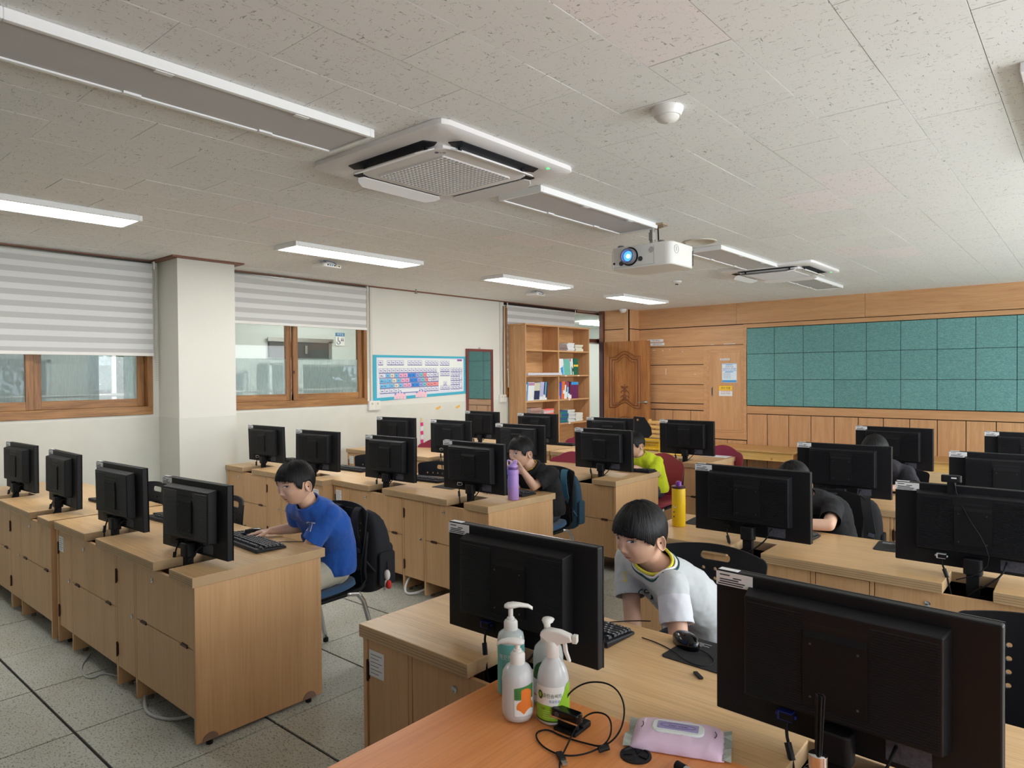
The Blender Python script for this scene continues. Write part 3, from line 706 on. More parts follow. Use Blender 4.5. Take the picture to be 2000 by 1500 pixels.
# projector
pj = empty('projector', (-2.43, 4.40, ZC), 0, 'white ceiling projector with glowing blue lens on a steel mount', 'projector')
wp = M['white_plastic']
def rrect(x0, y0, x1, y1, r, n=5):
    out = []
    for cx_, cy_, a0 in ((x1-r, y1-r, 0), (x0+r, y1-r, 90), (x0+r, y0+r, 180), (x1-r, y0+r, 270)):
        for i in range(n+1): a = RAD(a0+90*i/n); out.append((cx_+r*cos(a), cy_+r*sin(a)))
    return out
build('housing', MB().prism(rrect(-.225, -.165, .225, .165, .05), -.30, -.15), wp, parent=pj, bevel=.008, smooth=False, auto=40)
RX = Matrix.Rotation(RAD(90), 3, 'X')
build('lens_ring', MB().lathe([(.062, .0), (.062, .004), (.05, .004)], (-.075, -.165, -.222), 32, RX), M['black'], parent=pj)
build('lens_barrel', MB().lathe([(.053, 0), (.052, .035), (.049, .04), (.040, .04), (.036, .022), (.001, .020)], (-.075, -.165, -.222), 32, RX, cap=False), flat('grey lens barrel', sr(130, 132, 140), .3), parent=pj, auto=40)
build('lens_glass', MB().sphere((-.075, -.186, -.222), (.034, .010, .034), 20), flat('lit lens', sr(90, 140, 255), .1, emit=sr(60, 130, 255), es=2.2), parent=pj, smooth=True)
build('lamp_glow', MB().sphere((-.068, -.196, -.224), (.014, .003, .013), 14), flat('lamp core', (1, 1, 1, 1), .2, emit=(.9, .97, 1, 1), es=9), parent=pj, smooth=True)
for cx_, cz_, rr_ in ((-.138, -.262, .016), (.005, -.245, .016)): build('knob', MB().lathe([(rr_, 0), (rr_, .004)], (cx_, -.165, cz_), 16, RX), flat('knob grey', sr(72, 74, 80), .5), parent=pj)
build('sensor', MB().lathe([(.008, 0), (.008, .002)], (-.193, -.165, -.258), 14, RX), M['black'], parent=pj)
sp = MB()
for i in range(-3, 4):
    for j in range(-3, 4):
        if i*i+j*j < 11: sp.cbox((.083+i*.0058, -.1655, -.195+j*.0058), (.0035, .001, .0035))
tag(build('speaker_holes', sp, flat('hole grey', sr(150, 150, 154), .7), parent=pj), kind='stuff')
vt = MB()
for j in range(11): vt.cbox((.2255, .13, -.185-j*.0095), (.001, .022, .0045), Matrix.Rotation(.5, 3, 'X'))
tag(build('vent_slots', vt, M['black'], parent=pj), kind='stuff')
build('front_seam', MB().box(-.21, -.1655, -.288, .1, -.165, -.286).box(.1, -.1655, -.288, .102, -.165, -.165).box(-.21, -.1655, -.288, -.208, -.165, -.175), flat('seam grey', sr(170, 170, 172), .6), parent=pj)
for cx_ in (-.18, .12): build('foot', MB().lathe([(.020, 0), (.022, .016), (.018, .02)], (cx_, -.1, -.15), 16), flat('foot grey', sr(130, 130, 134), .5), parent=pj)
mt = MB().cyl((0, 0, -.13), (0, 0, -.02), .017, n=16).cyl((0, 0, -.10), (0, 0, -.05), .026, n=6)
build('mount_pole', mt, M['steel'], parent=pj)
build('mount_plate', MB().prism([(-.12, -.02), (-.02, -.08), (.10, -.04), (.10, .03), (.0, .08), (-.12, .04)], -.012, -.001), flat('mount beige', sr(176, 160, 136), .4, metal=.4), parent=pj)
build('mount_bracket', MB().box(-.04, -.03, -.152, .06, .04, -.125).tube([(-.15, -.05, -.15), (-.15, -.05, -.13), (-.03, 0, -.13)], .005, 6), M['steel'], parent=pj)
for b in ((-.10, 0), (.08, .01), (0, -.05), (0, .05)): build('bolt', MB().lathe([(.008, -.02), (.008, -.012)], (b[0], b[1], 0), 6), M['chrome'], parent=pj)
build('cable', MB().tube([(.03, .02, -.01), (.035, .02, -.07), (.03, .03, -.15), (.06, .12, -.16)], .005, 6), M['black'], parent=pj, smooth=True)
t_ = flat('print grey', sr(150, 150, 152), .6)
build('caution_mark', MB().tube([(.2262, -.10+.028*cos(a*pi/6), -.20+.028*sin(a*pi/6)) for a in range(13)], .0012, 4).tube([(.2262, -.10, -.185), (.2262, -.10, -.212)], .002, 4), t_, parent=pj)
tag(build('access_ring', MB().lathe([(.13, 0), (.13, -.006), (.115, -.008), (.11, -.004)], (-2.44, 5.20, ZC), 32), flat('hatch beige', sr(206, 198, 184), .5), auto=40), 'round beige ceiling hatch behind the projector', 'ceiling hatch')

pj.scale = (1.08, 1.08, 1.06)
# smoke detectors, speaker dome, access points
def detector(x, y, r, label, big):
    o = empty('smoke_detector', (x, y, ZC), 0, label, 'smoke detector')
    if big:
        build('base', MB().lathe([(.085*r, 0), (.085*r, -.012), (.078*r, -.02), (.072*r, -.034)], (0, 0, 0), 32), M['white_plastic'], parent=o, auto=40)
        build('dome', MB().lathe([(.062*r, -.034), (.062*r, -.040), (.05*r, -.05), (.03*r, -.056), (.002, -.058)], (0, 0, 0), 32, cap=False), M['white_plastic'], parent=o, auto=40)
    else:
        build('base', MB().lathe([(.055, 0), (.055, -.015), (.03, -.03)], (0, 0, 0), 24), M['white_plastic'], parent=o, auto=40)
        for k in range(4): build('fin', MB().cbox((.013*cos(k*pi/2), .013*sin(k*pi/2), -.036), (.008, .008, .014)), M['plate_grey'], parent=o)
detector(-1.31, 2.50, .74, 'large white smoke detector on the ceiling right of the near air conditioner', True)
detector(-3.69, 7.25, 1.0, 'small white smoke detector on the ceiling below the projector', False)
tag(build('ceiling_dome', MB().lathe([(.06, 0), (.06, -.02), (.05, -.045), (.03, -.06), (.002, -.064)], (-5.95, 9.78, ZC), 24, cap=False), M['white_plastic'], auto=50), 'small white dome camera in the corner above the carved door', 'dome camera')
for (x, y, lb) in ((-5.44, 3.72, 'white wireless access point near the middle window'), (-5.47, 6.87, 'white wireless access point above the keyboard poster')):
    o = empty('access_point', (x, y, ZC), RAD(8), lb, 'access point')
    build('case', MB().prism(rrect(-.09, -.11, .09, .11, .03), -.062, -.030), M['white_plastic'], parent=o, bevel=.006, auto=40)
    for k, c in enumerate((M['black'], cm(60, 150, 190), cm(60, 150, 190), M['black'], cm(210, 190, 60), M['black'])): build('port', MB().box(.0895, -.075+k*.027, -.052, .0912, -.06+k*.027, -.040), c, parent=o)
    build('bracket', MB().box(-.04, -.04, -.030, .04, .04, 0), M['ac'], parent=o)
    build('cable', MB().tube([(.09, .02, -.045), (.11, .02, -.03), (.08, -.03, -.01), (.02, -.06, -.003)], .003, 6), cm(40, 90, 140), parent=o, smooth=True)
tag(build('ceiling_hook', MB().box(-6.40, 5.65, ZC-.05, -6.39, 5.665, ZC).box(-6.41, 5.645, ZC-.055, -6.38, 5.67, ZC-.045), M['steel']), 'small metal clip hanging from the cornice between middle window and bookcase', 'clip')

# ---------------------------------------------------------------- blinds
def blind(a, b, z0, z1, x, first_dark, n, label, chain=True):
    r = empty('roller_blind', (x, a, z1), 0, label, 'blind'); Lb = b-a
    build('pipe_rail', MB().cyl((-.02, -.03, .008), (-.02, Lb+.02, .008), .016, n=14), M['steel'], parent=r, smooth=True)
    build('roller', MB().cyl((0, .005, -.022), (0, Lb-.005, -.022), .024, n=18), M['blind_l'], parent=r, smooth=True)
    for yy in (-.012, Lb): build('end_bracket', MB().box(-.03, yy, -.05, .03, yy+.012, .02), M['white_plastic'], parent=r, bevel=.002)
    h = (z1-.04-z0)/n
    for i in range(n):
        zt = -.04-i*h
        build('fabric_stripe', MB().box(.010, .005, zt-h, .012, Lb-.005, zt), M['blind_d'] if (i % 2 == 0) == first_dark else M['blind_l'], parent=r)
    build('bottom_rail', MB().box(.003, 0, z0-z1-.016, .017, Lb, z0-z1+.012), M['white_plastic'], parent=r, bevel=.003)
    if not chain: return r
    cb = MB(); k = 0
    L_ = 1.05
    for yy in (Lb+.022, Lb+.036):
        for q in range(int(L_/.016)): cb.cbox((.0, yy, -.03-q*.016), (.006, .006, .008))
    tag(build('bead_chain', cb, cm(206, 200, 184), parent=r), kind='stuff')
    return r
blind(-.85, 2.60, 1.735, 2.555, -6.515, True, 17, 'large striped roller blind left of the white pillar')
blind(3.27, 4.985, 2.075, 2.555, -6.515, True, 9, 'striped roller blind over the middle window')
blind(7.55, 9.25, 1.60, 2.555, -6.562, True, 17, 'striped roller blind behind the bookcase', chain=False)

# ---------------------------------------------------------------- wall fittings
def duct(y, z0, z1, w, label): tag(build('wiring_duct', MB().box(XW, y, z0, XW+.018, y+w, z1), M['conduit'], bevel=.002), label, 'wiring duct')
duct(5.072, 1.21, ZC-.014, .03, 'white wiring duct beside the middle window'); duct(7.40, 1.22, ZC-.014, .028, 'white wiring duct between the mirror and the bookcase')
tag(build('brown_cable', MB().tube([(XW+.02, 7.47, 2.52), (XW+.02, 7.475, 2.3), (XW+.02, 7.46, 1.9), (XW+.02, 7.465, 1.2)], .007, 6), cm(120, 84, 66), smooth=True), 'brown cable running down the wall beside the bookcase', 'cable')
def socket(y, z, w, h, label):
    r = empty('wall_socket', (XW, y, z), 0, label, 'socket')
    build('box', MB().box(0, 0, 0, .04, w, h), M['white_plastic'], parent=r, bevel=.004)
    for k in range(2): build('plate', MB().box(.04, w*(.06+.47*k), h*.08, .043, w*(.47+.47*k), h*.92), cm(226, 224, 210), parent=r, bevel=.001)
    for k in range(2): build('button', MB().box(.043, w*(.2+.47*k), h*.6, .046, w*(.32+.47*k), h*.8), cm(190, 188, 176), parent=r)
socket(5.03, 1.115, .17, .11, 'white socket box under the wiring duct by the keyboard poster')
socket(7.37, 1.125, .13, .11, 'white socket box beside the bookcase')

# mirror
mr = empty('wall_mirror', (XW+.004, 6.695, .60), 0, 'tall narrow mirror in a maroon frame on the cream wall', 'mirror')
fm = flat('maroon wood frame', sr(120, 56, 52), .4)
build('frame', MB().box(0, 0, 0, .022, .035, 1.285).box(0, .505, 0, .022, .54, 1.285).box(0, .035, 1.25, .022, .505, 1.285).box(0, .035, 0, .022, .505, .035), fm, parent=mr, bevel=.003)
build('mirror_glass', MB().box(.002, .034, .034, .010, .506, 1.251), flat('mirror', sr(225, 228, 228), .03, metal=1.0), parent=mr)
build('hook', MB().tube([(.01, .25, 1.285), (.01, .27, 1.315), (.01, .29, 1.285)], .003, 6), M['steel'], parent=mr)

# keyboard poster
py0, py1, pz0, pz1 = 5.115, 6.69, 1.215, 1.775
ps = empty('keyboard_poster', (XW+.004, py0, pz0), 0, 'wide turquoise poster of a colour coded keyboard on the cream wall', 'poster')
PWd, PHt = py1-py0, pz1-pz0
def pq(mb, u0, v0, u1, v1, off):
    """u right 0..1, v down 0..1 in the poster, bottom edge rises to the right as in the photograph"""
    def Pt(u, v):
        ins = .035*(v) if u < .05 else 0
        zb = .0+.055*min(1, u*1.0)
        return (off, u*PWd, PHt-(PHt-zb)*v)
    mb.add([Pt(u0, v1), Pt(u1, v1), Pt(u1, v0), Pt(u0, v0)], [(0, 1, 2, 3)])
sh = MB()
def Pz(u, v): return PHt-(PHt-.055*u)*v
for i in range(12):
    u0, u1 = i/12, (i+1)/12
    a = [(0, u0*PWd, Pz(u0, 1)), (0, u1*PWd, Pz(u1, 1)), (0, u1*PWd, PHt), (0, u0*PWd, PHt)]
    sh.add(a+[(.0015+p[0], p[1], p[2]) for p in a], [(3,2,1,0),(4,5,6,7),(0,1,5,4),(1,2,6,5),(2,3,7,6),(3,0,4,7)])
build('sheet', sh, cm(70, 176, 200), parent=ps)
b1 = MB(); pq(b1, .035, .055, .975, .93, .0022); build('keyboard_body', b1, cm(222, 224, 236), parent=ps)
b2 = MB(); pq(b2, .05, .09, .965, .80, .0026); build('keyboard_plate', b2, cm(236, 240, 236), parent=ps)
keyrows = {}
def key(u0, v0, u1, v1, col):
    keyrows.setdefault(col, []).append((u0, v0, u1, v1))
W_, LB, CR, PK, BL, PU, TQ, SA = (226, 228, 240), (122, 196, 236), (236, 222, 200), (240, 176, 206), (44, 140, 226), (160, 168, 226), (128, 204, 210), (246, 150, 146)
def U(px): return (px-40)/(1895-40)
def VV(py, px): 
    t = 290+ (300-290)*U(px); b = 1200+(1092-1200)*U(px); return (py-t)/(b-t)
def kp(x0, y0, x1, y1, col): 
    xm = (x0+x1)/2; key(U(x0), VV(y0, xm), U(x1), VV(y1, xm), col)
kp(138, 400, 215, 490, W_)
for a, n, w in ((295, 4, 78), (680, 4, 71), (1025, 4, 69), (1332, 3, 68)):
    for k in range(n): kp(a+k*w, 398, a+(k+1)*w-6, 488, W_)
x = 145
for k in range(15): w = 78-(k*.45); kp(x, 560-k*.8, x+w-6, 648-k*1.2, W_); x += w
def row(x0, y0, h, seq, drop):
    x = x0
    for w, c in seq: kp(x, y0-(x-x0)*drop, x+w-6, y0+h-(x-x0)*drop, c); x += w
row(150, 662, 85, [(120, W_), (80, LB), (80, CR), (82, LB), (86, PK), (84, PK), (76, BL), (76, BL), (74, PU), (74, TQ), (72, SA), (70, W_), (70, W_), (108, (206, 208, 224))], .018)
row(155, 765, 85, [(150, LB), (80, LB), (82, CR), (82, LB), (84, PK), (82, PK), (76, BL), (76, BL), (76, PU), (76, TQ), (64, SA), (68, W_), (150, (206, 208, 224))], .025)
row(160, 868, 82, [(184, LB), (82, LB), (82, CR), (82, LB), (80, PK), (80, PK), (76, BL), (76, BL), (74, PU), (74, TQ), (68, SA), (180, SA)], .032)
row(165, 968, 82, [(85, W_), (85, W_), (82, W_), (84, W_), (412, (232, 234, 240)), (88, W_), (70, W_), (76, W_), (72, W_), (78, W_)], .035)
for r_ in range(2):
    for k in range(3): kp(1338+k*67, 545+r_*86, 1400+k*67, 622+r_*86, W_)
kp(1408, 828, 1468, 900, W_)
for k in range(3): kp(1340+k*67, 914, 1402+k*67, 990, W_)
for r_ in range(5):
    for k in range(3 if r_ else 4): kp(1565+k*64, 545+r_*90, 1622+k*64, 628+r_*90, W_)
kp(1757, 630, 1812, 800, W_); kp(1757, 806, 1812, 975, W_)
out = MB(); ink = MB()
for col, ks in keyrows.items():
    mb = MB()
    for u0, v0, u1, v1 in ks:
        pq(out, u0-.002, v0-.005, u1+.002, v1+.007, .0029); pq(mb, u0, v0, u1, v1-.012, .0033)
        pq(ink, u0+.010, v0+.035, u0+.018, v0+.055, .0036); pq(ink, u0+.020, v1-.055, u0+.027, v1-.038, .0036)
    tag(build('printed_keys', mb, cm(*col), parent=ps), kind='stuff')
tag(build('key_outlines', out, cm(112, 108, 164), parent=ps), kind='stuff'); tag(build('key_letters', ink, cm(70, 74, 110), parent=ps), kind='stuff')
b3 = MB(); pq(b3, U(1705), VV(360, 1760), U(1812), VV(398, 1760), .0033); build('printed_badge', b3, cm(150, 90, 160), parent=ps)
for cx_ in (415, 825):
    hm = MB(); nl = MB()
    for k in range(4):
        x0 = cx_+k*57; y0 = (1065, 1030, 1035, 1050)[k]-(0 if cx_ < 600 else 25)
        pq(hm, U(x0), VV(y0, x0), U(x0+54), VV(1168-(cx_ > 600)*25, x0), .0037+.0002*k)
        pq(nl, U(x0+12), VV(y0-14, x0), U(x0+36), VV(y0+18, x0), .0046)
    build('printed_hand', hm, cm(244, 200, 212), parent=ps); build('printed_nails', nl, cm(90, 140, 210), parent=ps)
# words on the large keys
for txt, px, pyy, s in (('Esc', 176, 440, .022), ('Tab', 205, 705, .022), ('Caps Lock', 228, 805, .02), ('Shift', 250, 905, .024), ('Enter', 1220, 770, .024), ('Shift', 1215, 868, .024), ('Ctrl', 205, 1005, .02)):
    u = U(px); text('key_word', txt, s, M['ink'], ps, basis((.0042, u*PWd, Pz(u, VV(pyy, px))), (0, 1, 0), (0, 0, 1)))
# scraps on the wall
for k, (y, z) in enumerate(((6.12, 1.09), (6.48, 1.09))):
    tag(build('tape_scrap', MB().prism([(y, z), (y+.05, z+.02), (y+.10, z+.035), (y+.095, z+.005), (y+.04, z-.02)], XW+.002, XW+.0045, 'x'), cm(236, 180, 84)), 'torn orange paper scrap on the wall under the poster, ' + ('left one' if k == 0 else 'right one'), 'paper scrap')
pn = empty('paper_chain', (XW+.006, 5.88, .60), 0, 'pink and white paper strip hanging on the wall behind the desks', 'paper decoration')
for k in range(6): build('paper_piece', MB().prism([(-.02+.004*(k % 2), k*.055), (.028, k*.055+.004), (.024, k*.055+.048), (-.022, k*.055+.044)], 0, .003, 'x'), cm(226, 50, 130) if k % 2 else cm(240, 230, 236), parent=pn)
build('tape', MB().prism([(-.02, .33), (.02, .335), (.01, .38), (-.015, .385)], 0, .002, 'x'), cm(226, 206, 150), parent=pn)

# ---------------------------------------------------------------- notices on the back wall
YN = YB-.0135
nt_ = empty('notice_sheet', (-4.425, YN, 1.375), 0, 'blue and white notice sheet on the panelled cupboard door', 'notice')
build('sheet', MB().box(0, -.002, 0, .235, 0, .295), cm(226, 240, 250), parent=nt_)
build('printed_frame', MB().box(.004, -.003, .004, .231, -.002, .038).box(.004, -.003, .180, .231, -.002, .186).box(.06, -.003, .268, .17, -.002, .276).box(.05, -.003, .158, .18, -.002, .168).box(.004, -.003, .283, .231, -.002, .289), cm(84, 160, 220), parent=nt_)
def wt(par, s, size, x, z, mat, y=-.0032): return text('printed_text', s, size, mat, par, basis((x, y, z), (1, 0, 0), (0, 0, 1)))
wt(nt_, '컴퓨터실', .036, .118, .243, cm(150, 150, 160)); wt(nt_, '설문조사 안내문', .032, .118, .208, cm(40, 100, 190))
li = MB()
for k in range(5): li.box(.02, -.003, .068+k*.019, .14, -.002, .072+k*.019)
build('printed_lines', li, cm(120, 140, 170), parent=nt_)
n2 = empty('warning_sheet', (-4.475, YN, 1.165), 0, 'yellow and white electrical safety notice under the blue sheet', 'notice')
build('sheet', MB().box(0, -.002, 0, .215, 0, .165), M['paper'], parent=n2)
build('yellow_band', MB().box(0, -.003, .083, .215, -.002, .165), cm(250, 206, 70), parent=n2)
st = MB()
for k in range(13): st.prism([(k*.0165, .158), (k*.0165+.008, .158), (k*.0165+.014, .165), (k*.0165+.006, .165)], -.0036, -.003, 'y').prism([(k*.0165, .083), (k*.0165+.008, .083), (k*.0165+.014, .09), (k*.0165+.006, .09)], -.0036, -.003, 'y')
build('red_stripes', st, cm(210, 60, 40), parent=n2)
wt(n2, '전기 위험', .038, .108, .122, M['ink'], -.0038); wt(n2, '관계자외 출입금지', .020, .108, .066, cm(200, 60, 60)); wt(n2, '접근금지 조작금지', .020, .108, .038, M['ink'])
o = empty('name_tag', (-4.455, YN, 1.72), 0, 'small white name strip above the blue notice', 'label'); build('strip', MB().box(0, -.002, 0, .155, 0, .028), M['paper'], parent=o); wt(o, '컴퓨터실 분전함', .019, .077, .014, M['ink'])
for k, (z, s) in enumerate(((2.065, '복도에서는'), (2.005, '조용히합시다'))):
    o = empty('word_strip', (-5.63+.02*k, 10.185, z), 0, ('upper' if k == 0 else 'lower') + ' white word strip stuck beside the top of the carved door', 'label')
    build('strip', MB().box(-.10, -.003, -.02, .20, 0, .024), M['paper'], parent=o, loc=(0, 0, 0)); wt(o, s, .032, .07, .002, M['ink'], -.0036)
sc_ = MB()
for (x, z, w, h) in ((-5.64, 1.905, .05, .012), (-5.46, 1.89, .02, .02), (-5.33, 1.9, .012, .02), (-5.1, 1.86, .008, .03), (-4.62, 1.965, .06, .01), (-4.4, 1.965, .18, .012), (-5.4, 1.50, .012, .10), (-4.9, 1.5, .04, .008)): sc_.box(x, YB-.0012, z, x+w, YB+.002, z+h)
tag(build('tape_residue', sc_, cm(222, 212, 200), parent=wb), kind='stuff')

# bench, pallets along the back wall
def bench(x0, x1, y0, label):
    r = empty('pine_bench', (x0, y0, 0), 0, label, 'bench', 'pine benches along the back wall'); L = x1-x0; D = YB-.02-y0
    build('bench_top', MB().box(0, 0, .415, L, D, .438), M['benchtop'], parent=r, bevel=.003)
    build('apron', MB().box(.03, .04, .30, L-.03, .065, .415), M['pine'], parent=r, bevel=.002)
    build('side_apron', MB().box(L-.055, .065, .30, L-.03, D-.03, .415), wood('bench side', sr(150, 96, 60), sr(130, 80, 50), 'Y'), parent=r, bevel=.002)
    for a in (.04, L-.13):
        for b in (.045, D-.10): build('leg', MB().box(a, b, 0, a+.09, b+.05, .30), M['pine'], parent=r, bevel=.002)
bench(-5.30, -3.10, 9.45, 'long low pine bench behind the maroon chair against the panelling'); bench(-3.03, -1.2, 9.58, 'low pine bench partly behind the black haired child against the panelling')
pr = empty('slatted_rack', (-5.40, 9.60, 0), 0, 'stack of pale wooden slats beside the carved door', 'slatted rack')
for k in range(7): build('slat', MB().box(0, 0, .30+k*.072, .30, .03, .30+k*.072+.045), M['pine'], parent=pr, bevel=.003)
for a in (0, .26): build('upright', MB().box(a, .03, 0, a+.04, .06, .80), M['pine'], parent=pr)
# ---------------------------------------------------------------- bookcase and books
bc = empty('bookcase', (-6.535, 7.56, 0), 0, 'tall two bay beech bookcase standing against the window wall', 'bookcase')
BD, BL_, BH = .315, 1.63, 2.26
build('side_panel', MB().box(0, 0, 0, BD, .022, BH-.022), M['shelf'], parent=bc, bevel=.0015)
build('side_panel', MB().box(0, BL_-.022, 0, BD, BL_, BH-.022), M['shelf'], parent=bc, bevel=.0015)
build('divider', MB().box(.012, .790, 0, BD-.001, .815, BH-.022), M['shelf'], parent=bc, bevel=.0015)
build('back_panel', MB().box(0, .022, .05, .010, BL_-.022, BH-.022), M['shelf_y'], parent=bc)
build('top', MB().box(-.005, -.008, BH-.022, BD+.012, BL_+.008, BH), M['shelf_y'], parent=bc, bevel=.0015)
SZ = [.05, .41, .775, 1.14, 1.51, 1.885]
for z in SZ:
    for a, b in ((.022, .79), (.815, BL_-.022)): build('shelf', MB().box(.010, a, z-.022, BD-.004, b, z), M['shelf_y'], parent=bc, bevel=.001)
for y, z in ((1.05, 1.14), (1.05, .775), (1.3, 1.51), (.96, 1.51)): build('shelf_marker', MB().box(BD-.003, y, z-.02, BD-.0015, y+.05, z-.004), M['paper'], parent=bc)
def sbook(y, z, t, h, col, lean, label, cov=None, grp=None):
    """upright book, spine towards the room (+X)"""
    o = empty('book', (-6.55+.10, y, z), 0, label, 'book', grp); o.rotation_euler = (RAD(lean), 0, 0)
    build('pages', MB().box(.004, .001, .003, .190, t-.001, h-.003), cm(232, 228, 214, .8), parent=o)
    build('cover', MB().box(0, 0, 0, .195, .0012, h).box(0, t-.0012, 0, .195, t, h).box(.190, 0, 0, .195, t, h), cm(*col), parent=o)
    if cov: build('spine_band', MB().box(.195, .0005, h*cov[1], .1957, t-.0005, h*cov[2]), cm(*cov[0]), parent=o)
rnd = random.Random(3)
cols = {'red': (190, 60, 60)}
ORD = ['first', 'second', 'third', 'fourth', 'fifth', 'sixth', 'seventh', 'eighth', 'ninth', 'tenth', 'eleventh', 'twelfth', 'thirteenth', 'fourteenth', 'fifteenth', 'sixteenth', 'seventeenth', 'eighteenth', 'nineteenth', 'twentieth', 'twenty first', 'twenty second', 'twenty third']
def run(y, z, items, where, grp, ks=1.0):
    for k, (t, h, col, lean, cn, cov) in enumerate(items):
        t *= ks
        sbook(y, z+.0005+max(0, sin(RAD(abs(lean)))*t if lean < 0 else 0), t, h, col, lean, '%s book, %s from left on %s' % (cn, ORD[k], where), cov, grp)
        y += t/cos(RAD(lean))+.0012
Wt, Bu, Gn, Tl, Nv, Og, Mg, Yl = (236, 238, 240), (60, 160, 224), (30, 110, 84), (120, 200, 184), (44, 54, 100), (234, 120, 60), (110, 44, 90), (238, 206, 70)
run(8.400, 1.5105, [(.022, .25, Yl, 3, 'yellow topped white', (Wt, 0, .5)), (.028, .25, Wt, 5, 'white and yellow', (Yl, .35, .42)), (.022, .25, Bu, 7, 'blue banded', (Wt, .45, 1)), (.022, .25, Bu, 7, 'blue banded', (Wt, .5, 1)), (.02, .25, Wt, 7, 'pale blue', ((150, 210, 240), 0, .6))]
    + [(.015, .24, Tl, 6, 'mint green', None)]*8 + [(.022, .25, Wt, 6, 'white leaning', ((230, 90, 150), .85, 1)), (.018, .25, (60, 120, 100), 6, 'dark teal', (Wt, .5, 1)), (.018, .26, Wt, 6, 'white and black', ((60, 60, 60), .2, .4))]
    + [(.018, .26, Gn, 1, 'dark green', (Yl, .5, .62))]*5, 'the green tinted right bookcase shelf', 'upright books on the third right shelf', 1.30)
run(7.600, 1.1405, [(.014, .24, Wt, -4, 'white and orange', (Og, 0, .6)), (.016, .27, Bu, -5, 'grey blue', None)] + [(.019, .27, Wt, -6, 'white study', ((120, 150, 200) if k % 2 else (220, 120, 140), .82, .98)) for k in range(5)]
    + [(.017, .26, (216, 214, 190), -6, 'cream and navy', ((36, 44, 80), .05, .55)) for k in range(5)] + [(.02, .27, (190, 190, 226), -7, 'lilac', (Wt, 0, .2))]*3 + [(.018, .27, Wt, -8, 'white and dark blue', (Nv, .3, 1)), (.018, .27, (110, 180, 200), -8, 'turquoise', (Wt, .0, .25)), (.022, .27, Nv, -8, 'navy blue', (Wt, 0, .12))],
    'the left bookcase shelf', 'upright books on the fourth left shelf', 1.45)
run(8.400, 1.1405, [(.018, .26, (60, 80, 170), -3, 'blue and orange', (Og, 0, .2)), (.02, .26, (80, 90, 190), -4, 'violet blue', None), (.02, .27, Og, -5, 'orange', None), (.02, .27, Og, -5, 'orange and white', (Wt, .3, .5)), (.02, .27, Wt, -6, 'white and red', ((200, 60, 60), .8, 1)), (.018, .27, (90, 100, 130), -6, 'slate grey', (Wt, 0, .4)), (.018, .26, (200, 70, 50), -5, 'red and sky blue', ((160, 210, 240), .1, .7)), (.02, .27, (70, 50, 90), -4, 'dark purple', (Wt, 0, .3)), (.03, .24, Mg, 0, 'magenta', (Wt, 0, .25))]
    + [(.021, .26, Mg, 0, 'plum with blue top', (Bu, .83, 1))]*5, 'the plum ended right bookcase shelf', 'upright books on the fourth right shelf', 1.75)
def fbook(x, y, z, w, d, t, col, rz, label, grp):
    o = empty('book', (x, y, z), rz, label, 'book', grp)
    build('pages', MB().box(.002, .002, .001, w-.003, d-.003, t-.001), cm(236, 232, 222, .8), parent=o)
    build('cover', MB().box(0, 0, 0, w, d, .0012).box(0, 0, t-.0012, w, d, t).box(w-.001, 0, 0, w, d, t), cm(*col), parent=o)
def pile(y, z, n, cols_, tmin, tmax, what, where, w=.19, d=.15, x=-6.43):
    zz = z+.0006
    for k in range(n):
        t = rnd.uniform(tmin, tmax)
        fbook(x+rnd.uniform(-.01, .012), y+rnd.uniform(-.008, .008), zz, w, d, t, cols_[k % len(cols_)], rnd.uniform(-.05, .05), '%s, %s from bottom of %s' % (what, ORD[k], where), where); zz += t+.0008
    return zz
pile(8.40, 1.885, 6, [(150, 130, 126)], .012, .018, 'brownish flat book', 'left pile on the upper right shelf', d=.2)
zt_ = pile(8.605, 1.885, 7, [Wt], .012, .02, 'white flat book', 'middle pile on the upper right shelf', d=.19); pile(8.82, 1.885, 6, [(230, 226, 208)], .014, .018, 'cream flat book', 'right pile on the upper right shelf', d=.2)
pile(7.70, .775, 12, [(170, 140, 130), (190, 150, 140)], .018, .023, 'brown edged workbook', 'tall pile on the lower left shelf', d=.25)
pile(8.02, .775, 11, [(226, 180, 176), (236, 110, 100), (240, 230, 228)], .018, .022, 'red and white workbook', 'leaning pile on the lower left shelf', d=.24)
pile(8.43, .775, 9, [(44, 110, 150), (40, 130, 110), (60, 90, 150)], .018, .022, 'blue green thick book', 'left pile on the lower right shelf', d=.18)
pile(8.62, .775, 10, [(226, 228, 226)], .016, .021, 'white edged book', 'middle pile on the lower right shelf', d=.18); pile(8.83, .775, 8, [(236, 234, 222)], .014, .019, 'cream paperback', 'right pile on the lower right shelf', d=.19)
tag(build('acrylic_strip', MB().box(-6.24, 7.60, 1.5105, -6.20, 8.42, 1.548), flat('clear acrylic', sr(222, 222, 232), .2, alpha=.75), bevel=.002), 'long translucent plastic strip lying on the middle bookcase shelf', 'plastic strip')

